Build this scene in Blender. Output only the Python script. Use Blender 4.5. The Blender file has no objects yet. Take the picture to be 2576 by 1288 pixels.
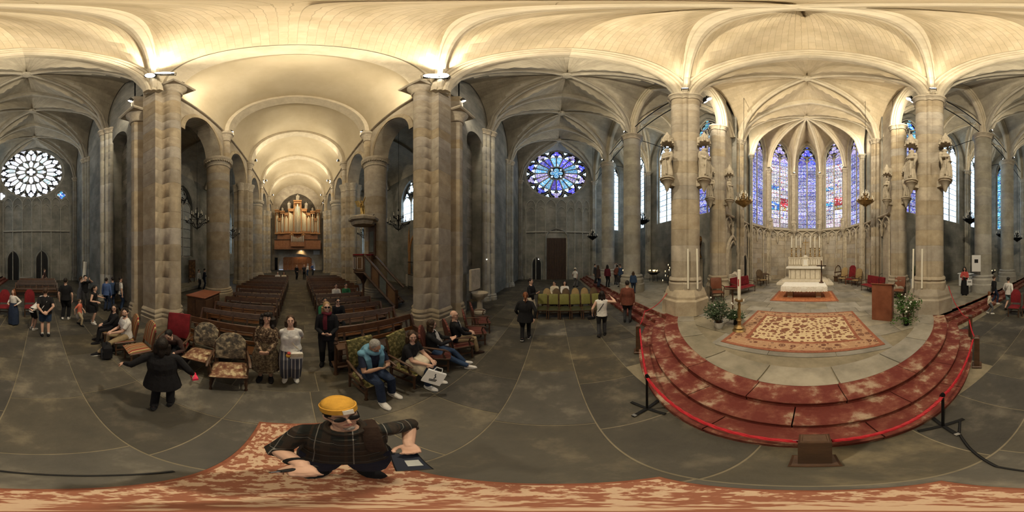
import bpy, math, random
from mathutils import Vector, Matrix
sc = bpy.context.scene
COL = sc.collection
PI = math.pi
R = math.radians
rnd = random.Random(11)
sin, cos = math.sin, math.cos
V = Vector
H = 2.7                                   # height of the camera over the transept floor
NORTH = 1391.0                            # image column that faces north (+Y); east is +X

# ---------------------------------------------------------------- camera, world, exposure
cam_d = bpy.data.cameras.new('camera')
cam_d.type = 'PANO'
cam_d.panorama_type = 'EQUIRECTANGULAR'
cam_d.clip_start = 0.02
cam_d.clip_end = 200
cam = bpy.data.objects.new('camera', cam_d)
COL.objects.link(cam)
cam.location = (0, 0, H)
cam.rotation_euler = (R(90), 0, R((NORTH - 1288) / 2576 * 360))
sc.camera = cam
W = bpy.data.worlds.new('world')
W.use_nodes = True
W.node_tree.nodes['Background'].inputs[0].default_value = (.62, .75, 1, 1)
W.node_tree.nodes['Background'].inputs[1].default_value = 1.0
sc.world = W
vs = sc.view_settings
sc.display_settings.display_device = 'sRGB'
vs.view_transform = 'Standard'
vs.look = 'None'
vs.exposure = -0.28
vs.gamma = 1
vs.use_curve_mapping = False
cy = sc.cycles
cy.use_adaptive_sampling = True
cy.adaptive_threshold = .05
cy.max_bounces = 5
cy.diffuse_bounces = 4
cy.glossy_bounces = 2
cy.transmission_bounces = 4
cy.transparent_max_bounces = 6
cy.sample_clamp_indirect = 4
cy.use_denoising = True
cy.caustics_reflective = False
cy.caustics_refractive = False

# ---------------------------------------------------------------- helpers
def gp(px, py, z=0.0):
    """point at height z that the photograph shows at this column and row"""
    e = R((py - 644) / 7.15556)
    d = (H - z) / math.tan(e)
    a = R((px - NORTH) / 7.15556)
    return V((d * sin(a), d * cos(a), z))
def pol(px, d, z=0.0):
    a = R((px - NORTH) / 7.15556)
    return V((d * sin(a), d * cos(a), z))
def T(x=0, y=0, z=0): return Matrix.Translation((x, y, z))
def RZ(a): return Matrix.Rotation(a, 4, 'Z')
def RX(a): return Matrix.Rotation(a, 4, 'X')
def RY(a): return Matrix.Rotation(a, 4, 'Y')
def SC(x, y, z): return Matrix.Diagonal((x, y, z, 1))
def lerp(a, b, t): return a + (b - a) * t

class MB:
    """collects shapes into one mesh"""
    def __init__(s):
        s.v, s.f, s.m, s.s, s.uv = [], [], [], [], {}
        s.M = None
    def add(s, vs, fs, mi=0, sm=False, uvs=None):
        b = len(s.v)
        if s.M is not None:
            vs = [s.M @ V(p) for p in vs]
        s.v.extend([tuple(p) for p in vs])
        for f in fs:
            s.f.append(tuple(i + b for i in f)); s.m.append(mi); s.s.append(sm)
        if uvs:
            for i, u in enumerate(uvs): s.uv[b + i] = u
        return s
    def box(s, c, d, mi=0, rz=0, b=0.0, M=None):
        x, y, z = d[0] / 2, d[1] / 2, d[2] / 2
        if b <= 0:
            vs = [(-x,-y,-z),(x,-y,-z),(x,y,-z),(-x,y,-z),(-x,-y,z),(x,-y,z),(x,y,z),(-x,y,z)]
            fs = [(0,3,2,1),(4,5,6,7),(0,1,5,4),(1,2,6,5),(2,3,7,6),(3,0,4,7)]
        else:
            b = min(b, x * .9, y * .9, z * .9)
            vs = []
            for zz, i in ((-z, b), (-z + b, 0), (z - b, 0), (z, b)):
                vs += [(-x + i, -y + i, zz), (x - i, -y + i, zz), (x - i, y - i, zz), (-x + i, y - i, zz)]
            fs = [(3, 2, 1, 0), (12, 13, 14, 15)]
            for k in range(3):
                for j in range(4):
                    a, q = k * 4 + j, k * 4 + (j + 1) % 4
                    fs.append((a, q, q + 4, a + 4))
        mm = T(*c) @ (M if M is not None else RZ(rz))
        return s.add([mm @ V(p) for p in vs], fs, mi)
    def prism(s, poly, z0, z1, mi=0, sm=False):
        n = len(poly)
        vs = [(p[0], p[1], z0) for p in poly] + [(p[0], p[1], z1) for p in poly]
        fs = [(i, (i + 1) % n, n + (i + 1) % n, n + i) for i in range(n)]
        s.add(vs, fs, mi, sm)
        s.add(vs[:n], [tuple(range(n))[::-1]], mi)
        return s.add(vs[n:], [tuple(range(n))], mi)
    def rings(s, rs, mi=0, sm=True, caps=True, close=True):
        n = len(rs[0]); vs = [p for r in rs for p in r]; fs = []
        for k in range(len(rs) - 1):
            for j in range(n if close else n - 1):
                a, b = k * n + j, k * n + (j + 1) % n
                fs.append((a, b, b + n, a + n))
        if caps and close:
            fs.append(tuple(range(n))[::-1]); fs.append(tuple(range((len(rs) - 1) * n, len(rs) * n)))
        return s.add(vs, fs, mi, sm)
    def lathe(s, prof, n=16, c=(0, 0, 0), mi=0, sm=True, sx=1, sy=1, a0=0):
        rs = [[(c[0] + r * cos(a0 + 2 * PI * j / n) * sx, c[1] + r * sin(a0 + 2 * PI * j / n) * sy, c[2] + z) for j in range(n)] for r, z in prof]
        return s.rings(rs, mi, sm)
    def tube(s, pts, rad, n=8, mi=0, sm=True, flat=1.0, up=None, close=False):
        pts = [V(p) for p in pts]
        if not isinstance(rad, (list, tuple)): rad = [rad] * len(pts)
        rs = []; N = None
        m = len(pts)
        for i, p in enumerate(pts):
            if close: t = pts[(i + 1) % m] - pts[i - 1]
            else: t = pts[min(i + 1, m - 1)] - pts[max(i - 1, 0)]
            if t.length < 1e-9: t = V((0, 0, 1))
            t.normalize()
            if up is not None:
                N = V(up).cross(t)
                if N.length < 1e-4: N = V((1, 0, 0)).cross(t)
            elif N is None:
                N = t.cross(V((0, 0, 1)))
                if N.length < 1e-3: N = t.cross(V((0, 1, 0)))
            else:
                N = N - t * N.dot(t)
                if N.length < 1e-6: N = t.orthogonal()
            N.normalize(); B = t.cross(N)
            r = rad[i]
            rs.append([p + N * (r * cos(2 * PI * j / n)) + B * (r * flat * sin(2 * PI * j / n)) for j in range(n)])
        if close: rs.append(rs[0])
        return s.rings(rs, mi, sm, caps=not close)
    def sweep(s, pts, prof, mi=0, sm=False, up=None, caps=True):
        """moulding: prof is (lateral, outward) pairs; up None = path in a vertical plane"""
        pts = [V(p) for p in pts]; rs = []; m = len(pts)
        for i, p in enumerate(pts):
            t = pts[min(i + 1, m - 1)] - pts[max(i - 1, 0)]; t.normalize()
            if up is None:
                L = t.cross(V((0, 0, 1)))
                if L.length < 1e-4: L = rs_L
                L.normalize(); rs_L = L
            else:
                L = V(up)
            U = L.cross(t)
            rs.append([p + L * a + U * b for a, b in prof])
        return s.rings(rs, mi, sm, caps=caps)
    def ball(s, c, r, n=10, m=7, mi=0, M=None):
        if not isinstance(r, (list, tuple)): r = (r, r, r)
        rs = []
        for k in range(m + 1):
            t = PI * k / m; q = max(sin(t), .02)
            ring = [V((r[0] * q * cos(2 * PI * j / n), r[1] * q * sin(2 * PI * j / n), -r[2] * cos(t))) for j in range(n)]
            if M is not None: ring = [M @ p for p in ring]
            rs.append([p + V(c) for p in ring])
        return s.rings(rs, mi, True)
    def grid(s, P, mi=0, sm=True, uvf=None):
        a, b = len(P), len(P[0])
        vs = [p for r in P for p in r]
        fs = [(i * b + j, i * b + j + 1, (i + 1) * b + j + 1, (i + 1) * b + j) for i in range(a - 1) for j in range(b - 1)]
        return s.add(vs, fs, mi, sm, [q for r in uvf for q in r] if uvf else None)
    def mesh(s, name, mats):
        me = bpy.data.meshes.new(name)
        me.from_pydata(s.v, [], s.f)
        me.polygons.foreach_set('material_index', s.m)
        me.polygons.foreach_set('use_smooth', s.s)
        if s.uv:
            u = me.uv_layers.new(name='UVMap')
            co = [0.0] * (2 * len(me.loops))
            for l in me.loops:
                q = s.uv.get(l.vertex_index, (0, 0)); co[2 * l.index] = q[0]; co[2 * l.index + 1] = q[1]
            u.data.foreach_set('uv', co)
        for m in (mats if isinstance(mats, (list, tuple)) else [mats]): me.materials.append(m)
        if True in s.s: me.set_sharp_from_angle(angle=R(38))
        return me
    def build(s, name, mats, parent=None, M=None):
        o = bpy.data.objects.new(name, s.mesh(name, mats))
        COL.objects.link(o)
        if parent is not None: o.parent = parent
        if M is not None: o.matrix_local = M
        return o
def inst(name, me, parent=None, M=None):
    o = bpy.data.objects.new(name, me); COL.objects.link(o)
    if parent is not None: o.parent = parent
    if M is not None: o.matrix_local = M
    return o
def tag(o, label=None, cat=None, group=None, kind=None):
    if label: o['label'] = label
    if cat: o['category'] = cat
    if group: o['group'] = group
    if kind: o['kind'] = kind
    return o
def empty(name, loc=(0, 0, 0), rz=0, label=None, cat=None, group=None, kind=None):
    o = bpy.data.objects.new(name, None); COL.objects.link(o)
    o.empty_display_size = .2
    o.location = loc; o.rotation_euler = (0, 0, rz)
    return tag(o, label, cat, group, kind)
def copy_tree(o, parent=None):
    c = o.copy(); COL.objects.link(c)
    if parent is not None: c.parent = parent
    for ch in KIDS.get(o.name, None) or [x for x in COL.objects if x.parent == o]: copy_tree(ch, c)
    return c
KIDS = {}

# ---------------------------------------------------------------- materials
def nt(name):
    m = bpy.data.materials.new(name); m.use_nodes = True
    t = m.node_tree
    return m, t, t.nodes['Principled BSDF']
def rgba(c): return (c[0], c[1], c[2], 1)
def s2l(r, g, b):
    f = lambda c: (c / 255 / 12.92) if c <= 10 else ((c / 255 + .055) / 1.055) ** 2.4
    return (f(r), f(g), f(b))
def pmat(name, c1, c2=None, c3=None, scale=3.0, rough=.8, bump=0.0, bscale=30.0, metal=0.0, var=0.0, brick=None, coord='Object', spec=.3, pos=(.35, .65), det=6, world=False, hsv=None):
    """noise-mixed colour, optional masonry courses from position or UV, optional variation per object"""
    m, t, P = nt(name)
    N, L = t.nodes, t.links
    P.inputs['Roughness'].default_value = rough
    P.inputs['Metallic'].default_value = metal
    P.inputs['Specular IOR Level'].default_value = spec
    if coord == 'World':
        g = N.new('ShaderNodeNewGeometry'); co = g.outputs['Position']
    elif coord == 'UV':
        g = N.new('ShaderNodeTexCoord'); co = g.outputs['UV']
    else:
        g = N.new('ShaderNodeTexCoord'); co = g.outputs[coord]
    if c2 is None and not brick and not var:
        P.inputs['Base Color'].default_value = rgba(c1)
        col = None
    else:
        n = N.new('ShaderNodeTexNoise'); n.inputs['Scale'].default_value = scale; n.inputs['Detail'].default_value = det
        n.inputs['Roughness'].default_value = .62
        L.new(co, n.inputs['Vector'])
        r = N.new('ShaderNodeValToRGB'); cr = r.color_ramp
        cr.elements[0].position, cr.elements[1].position = pos
        cr.elements[0].color = rgba(c1); cr.elements[1].color = rgba(c2 or c1)
        if c3:
            e = cr.elements.new((pos[0] + pos[1]) / 2); e.color = rgba(c3)
        L.new(n.outputs['Fac'], r.inputs[0]); col = r.outputs[0]
    bh = None
    if brick:
        b = N.new('ShaderNodeTexBrick')
        bw, bhh, mort, amt = brick
        b.inputs['Scale'].default_value = 1; b.inputs['Brick Width'].default_value = bw; b.inputs['Row Height'].default_value = bhh
        b.inputs['Mortar Size'].default_value = mort; b.inputs['Mortar Smooth'].default_value = .3
        b.inputs['Color1'].default_value = (1, 1, 1, 1); b.inputs['Color2'].default_value = (.86, .86, .86, 1); b.inputs['Mortar'].default_value = (1 - amt,) * 3 + (1,)
        if coord == 'UV': L.new(co, b.inputs['Vector'])
        else:
            sx = N.new('ShaderNodeSeparateXYZ'); L.new(co, sx.inputs[0])
            ad = N.new('ShaderNodeMath'); L.new(sx.outputs[0], ad.inputs[0]); L.new(sx.outputs[1], ad.inputs[1])
            cx = N.new('ShaderNodeCombineXYZ'); L.new(ad.outputs[0], cx.inputs[0]); L.new(sx.outputs[2], cx.inputs[1])
            L.new(cx.outputs[0], b.inputs['Vector'])
        mx = N.new('ShaderNodeMix'); mx.data_type = 'RGBA'; mx.blend_type = 'MULTIPLY'; mx.inputs[0].default_value = 1
        L.new(col, mx.inputs[6]); L.new(b.outputs['Color'], mx.inputs[7]); col = mx.outputs[2]; bh = b.outputs['Fac']
    if var:
        oi = N.new('ShaderNodeObjectInfo')
        mr = N.new('ShaderNodeMapRange'); mr.inputs['To Min'].default_value = 1 - var; mr.inputs['To Max'].default_value = 1 + var
        L.new(oi.outputs['Random'], mr.inputs[0])
        hs = N.new('ShaderNodeHueSaturation'); L.new(col, hs.inputs['Color']); L.new(mr.outputs[0], hs.inputs['Value'])
        m2 = N.new('ShaderNodeMath'); m2.operation = 'FRACT'
        m3 = N.new('ShaderNodeMath'); m3.operation = 'MULTIPLY'; m3.inputs[1].default_value = 7.3
        L.new(oi.outputs['Random'], m3.inputs[0]); L.new(m3.outputs[0], m2.inputs[0])
        m4 = N.new('ShaderNodeMapRange'); m4.inputs['To Min'].default_value = .65; m4.inputs['To Max'].default_value = 1.25
        L.new(m2.outputs[0], m4.inputs[0]); L.new(m4.outputs[0], hs.inputs['Saturation'])
        col = hs.outputs[0]
    if col is not None: L.new(col, P.inputs['Base Color'])
    if bump:
        n2 = N.new('ShaderNodeTexNoise'); n2.inputs['Scale'].default_value = bscale; n2.inputs['Detail'].default_value = 4
        L.new(co, n2.inputs['Vector'])
        bp = N.new('ShaderNodeBump'); bp.inputs['Strength'].default_value = bump; bp.inputs['Distance'].default_value = .02
        L.new(n2.outputs['Fac'], bp.inputs['Height']); hh = bp
        if bh is not None:
            b2 = N.new('ShaderNodeBump'); b2.inputs['Strength'].default_value = .8; b2.inputs['Distance'].default_value = .01; b2.invert = True
            L.new(bh, b2.inputs['Height']); L.new(bp.outputs[0], b2.inputs['Normal']); hh = b2
        L.new(hh.outputs[0], P.inputs['Normal'])
    return m
def emit(name, c, st):
    m, t, P = nt(name)
    P.inputs['Base Color'].default_value = rgba(c)
    P.inputs['Emission Color'].default_value = rgba(c); P.inputs['Emission Strength'].default_value = st
    return m
def glass_mat(name, cols, scale, st, lead=.03, dark=.02, seed=0, pale=None):
    """leaded coloured glass lit by the day outside: cells of colour between dark leads"""
    m, t, P = nt(name); N, L = t.nodes, t.links
    g = N.new('ShaderNodeNewGeometry')
    mp = N.new('ShaderNodeMapping'); mp.inputs['Location'].default_value = (seed, seed * 1.7, 0)
    L.new(g.outputs['Position'], mp.inputs[0])
    v = N.new('ShaderNodeTexVoronoi'); v.inputs['Scale'].default_value = scale
    L.new(mp.outputs[0], v.inputs['Vector'])
    sx = N.new('ShaderNodeSeparateColor'); L.new(v.outputs['Color'], sx.inputs[0])
    r = N.new('ShaderNodeValToRGB'); cr = r.color_ramp; cr.interpolation = 'CONSTANT'
    k = len(cols)
    cr.elements[0].position = 0; cr.elements[0].color = rgba(cols[0])
    cr.elements[1].position = 1 / k; cr.elements[1].color = rgba(cols[1])
    for i in range(2, k):
        e = cr.elements.new(i / k); e.color = rgba(cols[i])
    L.new(sx.outputs[0], r.inputs[0])
    d = N.new('ShaderNodeTexVoronoi'); d.feature = 'DISTANCE_TO_EDGE'; d.inputs['Scale'].default_value = scale
    L.new(mp.outputs[0], d.inputs['Vector'])
    ma = N.new('ShaderNodeMapRange'); ma.inputs['From Min'].default_value = lead * .5; ma.inputs['From Max'].default_value = lead * 1.6
    ma.inputs['To Min'].default_value = dark; ma.inputs['To Max'].default_value = 1
    L.new(d.outputs['Distance'], ma.inputs[0])
    oi = N.new('ShaderNodeObjectInfo')
    mr = N.new('ShaderNodeMapRange'); mr.inputs['To Min'].default_value = .55; mr.inputs['To Max'].default_value = 1.35
    L.new(oi.outputs['Random'], mr.inputs[0])
    mu = N.new('ShaderNodeMath'); mu.operation = 'MULTIPLY'; L.new(ma.outputs[0], mu.inputs[0]); L.new(mr.outputs[0], mu.inputs[1])
    m2 = N.new('ShaderNodeMath'); m2.operation = 'MULTIPLY'; m2.inputs[1].default_value = st; L.new(mu.outputs[0], m2.inputs[0])
    L.new(r.outputs[0], P.inputs['Emission Color']); L.new(m2.outputs[0], P.inputs['Emission Strength'])
    P.inputs['Base Color'].default_value = (.03, .03, .04, 1); P.inputs['Roughness'].default_value = .25
    return m

M = {}
M['pier'] = pmat('pier_stone', (.32, .265, .19), (.45, .385, .285), (.37, .315, .235), scale=2.2, rough=.9, bump=.35, bscale=14, var=.12, coord='World')
M['pier_grey'] = pmat('grey_pier_stone', (.27, .255, .215), (.40, .38, .32), scale=1.6, rough=.9, bump=.35, bscale=14, var=.12, coord='World')
M['carved'] = pmat('carved_stone', (.38, .33, .25), (.52, .46, .36), scale=5, rough=.9, bump=.3, bscale=25, coord='World')
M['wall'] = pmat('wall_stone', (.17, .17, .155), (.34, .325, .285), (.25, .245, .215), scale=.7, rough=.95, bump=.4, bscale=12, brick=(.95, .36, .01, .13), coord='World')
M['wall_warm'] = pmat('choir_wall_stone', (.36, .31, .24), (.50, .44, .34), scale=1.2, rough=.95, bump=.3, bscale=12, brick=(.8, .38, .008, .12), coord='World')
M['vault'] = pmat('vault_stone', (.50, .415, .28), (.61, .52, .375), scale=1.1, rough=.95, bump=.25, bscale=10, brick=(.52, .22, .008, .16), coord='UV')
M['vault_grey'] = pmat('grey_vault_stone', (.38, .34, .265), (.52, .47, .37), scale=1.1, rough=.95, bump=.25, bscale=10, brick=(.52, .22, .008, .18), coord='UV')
M['plaster'] = pmat('barrel_vault_plaster', (.48, .405, .275), (.56, .485, .345), scale=.5, rough=.95, bump=.15, bscale=6, coord='World')
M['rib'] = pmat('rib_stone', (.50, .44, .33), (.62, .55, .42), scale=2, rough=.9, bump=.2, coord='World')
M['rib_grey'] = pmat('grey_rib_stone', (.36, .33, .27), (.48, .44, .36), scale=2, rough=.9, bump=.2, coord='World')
M['mortar'] = pmat('floor_bed', (.17, .145, .10), (.25, .215, .15), scale=3, rough=1, coord='World')
M['flag'] = pmat('flagstone', (.048, .044, .035), (.20, .168, .115), (.072, .064, .048), scale=1.5, rough=.6, bump=.45, bscale=9, var=.28, coord='World', spec=.35, pos=(.30, .74), det=9)
M['flag_choir'] = pmat('choir_flagstone', (.17, .155, .12), (.31, .28, .22), scale=1.4, rough=.7, bump=.3, bscale=9, var=.14, coord='World')
M['red_step'] = pmat('worn_red_paint', (.125, .024, .017), (.36, .26, .18), (.18, .055, .036), scale=3.2, rough=.75, bump=.5, bscale=22, coord='World', pos=(.43, .64), det=12)
M['wall_block'] = pmat('rough_wall_block', (.15, .15, .135), (.32, .305, .265), (.23, .225, .195), scale=1.3, rough=.95, bump=.5, bscale=12, var=.22, coord='World')
M['wall_block_warm'] = pmat('choir_wall_block', (.35, .30, .235), (.49, .43, .335), scale=1.6, rough=.95, bump=.3, bscale=12, var=.05, coord='World')
M['niche'] = pmat('painted_niche_shade', (.05, .042, .032), (.10, .085, .065), scale=1.2, rough=.95, coord='World')  # shade of the organ recess put into the stone colour
M['screen'] = pmat('dark_screen', (.008, .012, .025), rough=.5, spec=.1)
M['oak'] = pmat('dark_oak', (.055, .028, .016), (.10, .052, .028), scale=5, rough=.45, bump=.15, bscale=40, spec=.4)
M['oak_var'] = pmat('pew_oak', (.052, .024, .012), (.105, .05, .026), scale=6, rough=.4, bump=.12, bscale=40, var=.2, spec=.45)
M['walnut'] = pmat('organ_walnut', (.26, .105, .045), (.36, .16, .07), scale=4, rough=.5, bump=.1)
M['door'] = pmat('door_wood', (.035, .02, .014), (.06, .034, .022), scale=4, rough=.7, bump=.2)
M['iron'] = pmat('wrought_iron', (.015, .015, .016), rough=.55, metal=.6)
M['steel'] = pmat('steel', (.5, .5, .5), rough=.3, metal=1)
M['black'] = pmat('black', (.008, .008, .009), rough=.6)
M['gold'] = pmat('gilding', (.62, .42, .14), (.75, .55, .22), scale=8, rough=.35, metal=.9)
M['brass'] = pmat('old_brass', (.30, .20, .08), (.42, .29, .13), scale=9, rough=.4, metal=.9)
M['wax'] = pmat('candle_wax', (.80, .76, .64), rough=.5)
M['linen'] = pmat('white_linen', (.74, .71, .64), (.82, .8, .74), scale=9, rough=.9, bump=.2)
M['marble'] = pmat('pale_marble', (.62, .56, .45), (.74, .68, .56), scale=5, rough=.5, bump=.2)
M['red_velvet'] = pmat('red_velvet', (.12, .007, .011), (.20, .013, .018), scale=6, rough=.85, bump=.15)
M['white'] = pmat('white_board', (.75, .75, .74), rough=.6)
M['leaf'] = pmat('leaf_green', (.03, .075, .02), (.08, .15, .045), scale=5, rough=.5, var=.3)
M['lead'] = pmat('window_lead', (.02, .022, .026), rough=.7)
M['tracery'] = pmat('window_tracery_stone', (.30, .285, .25), (.42, .40, .34), scale=3, rough=.9, coord='World')
M['rope'] = pmat('red_rope', (.33, .012, .02), (.45, .02, .03), scale=30, rough=.6)
bl, pu, cyn, wh = (.03, .06, .75), (.17, .06, .62), (.05, .50, .85), (.85, .9, 1)
M['glass_clear'] = glass_mat('clear_leaded_glass', [(.52, .76, 1), (.62, .82, 1), (.48, .72, 1), (.7, .86, 1)], 9, 5.5, lead=.05, dark=.15)
M['glass_blue'] = glass_mat('blue_medallion_glass', [(.06, .10, .75), (.42, .42, .85), (.28, .18, .68), (.70, .78, 1), (.12, .30, .85), wh, (.12, .10, .6), (.40, .38, .60), (.7, .65, .9)], 15, 1.6, lead=.05)
M['glass_fig'] = glass_mat('white_figure_glass', [wh, (1, .93, .88), (.9, .86, .95), (.55, .45, .75), wh, (.10, .12, .75), wh, wh, (1, .95, .9), (.72, .12, .12), wh, (.8, .8, .9), (.42, .34, .36), (.7, .7, .85)], 13, 1.75, lead=.06, seed=3)
M['glass_pink'] = glass_mat('rose_white_glass', [(1, .86, .86), (.9, .75, .78), wh, (.6, .4, .6)], 13, 1.5, lead=.06, seed=5)
M['glass_teal'] = glass_mat('teal_glass', [(.05, .5, .7), (.15, .65, .8), bl, (.3, .8, .85), (.75, .9, 1)], 10, 1.5, lead=.05, seed=7)
M['glass_rn_v'] = glass_mat('violet_rose_glass', [bl, (.08, .08, .72), (.20, .16, .85), pu, (.06, .2, .85), (.6, .6, 1)], 11, 1.6, lead=.05, seed=2)
M['glass_rn_c'] = glass_mat('cyan_rose_glass', [(.12, .45, .85), (.2, .6, .9), (.35, .75, .95), (.06, .3, .8), (.75, .85, 1)], 11, 1.5, lead=.05, seed=4)
M['glass_lilac'] = glass_mat('lilac_rose_glass', [(.5, .42, .9), (.75, .7, .95), (.25, .18, .8), (.9, .85, .95)], 11, 1.5, lead=.05, seed=6)
M['glass_pale'] = glass_mat('pale_rose_glass', [wh, (1, 1, 1), (.92, .95, 1), (.85, .82, .95), (.8, .95, .97)], 5, 2.4, lead=.03, dark=.25, seed=8)
M['glass_pale_t'] = glass_mat('pale_teal_rose_glass', [(.5, .85, .88), (.75, .95, .97), wh, (.9, 1, 1)], 5, 2.0, lead=.03, dark=.25, seed=9)
M['glass_dim'] = pmat('stone_infill', (.30, .32, .31), (.45, .46, .44), scale=2, rough=.9)
M['glass_red'] = glass_mat('red_glass', [(.8, .03, .06), wh, (.7, .04, .08), (.9, .1, .1), (.85, .7, .75), (.6, .03, .05)], 7, 1.4, lead=.05, seed=12)
M['glass_azure'] = glass_mat('azure_glass', [(.04, .25, .85), wh, (.05, .5, .85), (.03, .12, .7), (.8, .85, 1)], 7, 1.4, lead=.05, seed=13)
M['glass_amber'] = glass_mat('amber_glass', [(.95, .6, .04), wh, (.8, .1, .05), (.95, .75, .2), (.9, .88, .8)], 7, 1.4, lead=.05, seed=14)
M['glow'] = emit('lamp_glass', (1, .93, .78), 25)
M['flame'] = emit('candle_flame', (1, .62, .25), 14)
# ================================================================ THE BUILDING
XW, XE, YN, YS = -3.9, 4.9, 18.6, -17.9
NB = [4.65, 9.3, 13.95, 18.6]
SB = [-4.65, -9.1, -13.5, -17.9]
ZS, ZC = 12.0, 16.8                       # springing and crown of the Gothic vaults
PZ = .45                                  # choir and chapel floor
APC = V((12.2, .2)); APR = 4.45           # apse
APX = [(APC.x + APR * cos(R(a)), APC.y + APR * sin(R(a))) for a in (90, 54, 18, -18, -54, -90)]
def struct(o, label=None): return tag(o, label, None, None, 'structure')
def P_(s, c=.42):
    s = min(1, abs(s))
    return math.sqrt(max(0, (1 + c) ** 2 - (s + c) ** 2)) / math.sqrt(1 + 2 * c)
def SS(n): return [sin(PI / 2 * (2 * i / n - 1)) for i in range(n + 1)]

# ---- floor
floor = MB().box((-11, 0, -.047), (41, 38, .08)).build('floor', M['mortar'])
struct(floor, 'old flagstone floor of the crossing, transept and nave')
slab_me = MB().box((0, 0, 0), (1, 1, 1), b=.012).mesh('flagstone', M['flag'])
CX0, CY0 = 7.5, .15
RS = [6.4, 6.08, 5.72, 5.31]
def on_steps(x, y, m=0): return (x - CX0) ** 2 + (y - CY0) ** 2 < (RS[0] - m) ** 2 or (x > 3.15 + (0 if y > 0 else .5) and abs(y) > 4.5)
far = MB()
def slabs(x0, x1, y0, y1, wx, ly, near, alongx=False):
    x = x0
    while x < x1 - .2:
        w = rnd.uniform(*wx); w = min(w, x1 - x)
        y = y0 - rnd.uniform(0, .6)
        while y < y1:
            l = rnd.uniform(*ly)
            ya, yb = max(y, y0), min(y + l, y1)
            if yb - ya > .15:
                cx_, cy_ = x + w / 2, (ya + yb) / 2
                if not on_steps(cx_, cy_, .15):
                    dz = rnd.uniform(-.004, .004)
                    g = .016
                    if near:
                        inst('flagstone', slab_me, floor, T(cx_, cy_, -.03 + dz) @ SC(w - g, yb - ya - g, .06) @ T(0, 0, 0))
                    else: far.box((cx_, cy_, -.03 + dz), (w - g, yb - ya - g, .06))
            y += l
        x += w
slabs(-9.3, 3.4, -8.4, 8.4, (.6, 1.05), (.8, 1.6), True)
slabs(-4, 4, 8.4, 18.4, (.7, 1.1), (.9, 1.6), False)
slabs(-4, 4, -17.7, -8.4, (.7, 1.1), (.9, 1.6), False)
slabs(-31, -9.3, -9.4, 9.4, (.7, 1.1), (.9, 1.6), False)
tag(far.build('distant_flagstones', M['flag'], floor), kind='stuff')

# ---- choir platform and red steps
arc = lambda r, a0, a1, n: [(CX0 - r * cos(a), CY0 + r * sin(a)) for a in [a0 + (a1 - a0) * i / n for i in range(n + 1)]]
pf = arc(RS[3], R(58), R(-58), 30)[::-1]
plat = MB()
poly = arc(RS[3] - .02, R(-58), R(58), 40)
plat.prism(poly[::-1] if False else poly + [(17.2, 4.66), (17.2, -4.36)], 0, PZ - .02)
for s, xx in ((1, 3.78), (-1, 4.25)):
    plat.box(((xx + 9.6) / 2, s * 11.5, (PZ - .02) / 2), (9.6 - xx, 14, PZ - .02))
plat = plat.build('floor_choir', M['mortar']); struct(plat, 'raised stone floor of the choir and side chapels')
cslab = MB().box((0, 0, 0), (1, 1, 1), b=.01).mesh('flagstone', M['flag_choir'])
farc = MB()
x = 2.25
while x < 16.6:
    w = rnd.uniform(.55, .95)
    y = -4.3 - rnd.uniform(0, .7)
    while y < 4.6:
        l = rnd.uniform(.8, 1.7); ya, yb = max(y, -4.3), min(y + l, 4.6)
        cx_, cy_ = x + w / 2, (ya + yb) / 2
        if yb - ya > .2:
            inside = all((q[0] - CX0) ** 2 + (q[1] - CY0) ** 2 < (RS[3] + .02) ** 2 or q[0] > 5 for q in ((x, ya), (x, yb)))
            if inside:
                inst('flagstone', cslab, plat, T(cx_, cy_, PZ - .03 + rnd.uniform(-.003, .003)) @ SC(w - .014, yb - ya - .014, .06))
        y += l
    x += w
# curved edge stones that follow the rim of the choir floor
for i in range(9):
    a0, a1 = R(-56 + i * 112 / 9 + .15), R(-56 + (i + 1) * 112 / 9 - .15)
    MB().prism(arc(RS[3], a0, a1, 6) + arc(RS[3] - .55, a1, a0, 6), PZ - .05, PZ + .006).build('rim_stone', M['flag_choir'], plat)
for s in (1, -1):
    y = 4.7
    while y < 17.8:
        x0 = 3.8 if s > 0 else 4.27
        for k in range(6):
            farc.box((x0 + .45 + k * .92, s * (y + .6), PZ - .02), (.9, 1.18, .05))
        y += 1.2
tag(farc.build('chapel_flagstones', M['flag_choir'], plat), kind='stuff')

steps = empty('floor_steps', (0, 0, 0)); struct(steps, 'three worn red painted steps curving out in front of the choir')
for k in range(3):
    ro, ri = RS[k], RS[k + 1]
    lim = math.asin(4.55 / ro) if k < 3 else R(58)
    st = empty('step', (0, 0, 0)); st.parent = steps
    n = 7 + k
    for i in range(n):
        a0 = -lim + 2 * lim * i / n + .0012; a1 = -lim + 2 * lim * (i + 1) / n - .0012
        m = MB(); z0, z1 = .15 * k + .002, .15 * (k + 1)
        rr = [(ro - .015, z0), (ro - .015, z1 - .05), (ro + .005, z1 - .04), (ro + .005, z1 - .012), (ro - .012, z1), (ri - .03, z1), (ri - .03, z0)]
        mm = 8
        rings = []
        for j in range(mm + 1):
            a = a0 + (a1 - a0) * j / mm
            rings.append([(CX0 - r * cos(a), CY0 + r * sin(a), z) for r, z in rr])
        m.rings(rings, sm=False)
        m.build('step_stone', M['red_step'], st)
    for s in (1, -1):
        e = empty('step', (0, 0, 0)); e.parent = steps
        xs = [3.1, 3.42, 3.76] if s > 0 else [3.6, 3.92, 4.25]
        y = 4.5; yend = 18.5 if s > 0 else 17.8
        while y < yend:
            l = min(1.5, yend - y)
            MB().box(((xs[k] + 4.3 + .1) / 2 + (-.0), s * (y + l / 2), .15 * k + .075), (4.4 - xs[k], l - .008, .148), b=.012).build('step_stone', M['red_step'], e)
            y += 1.5

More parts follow.
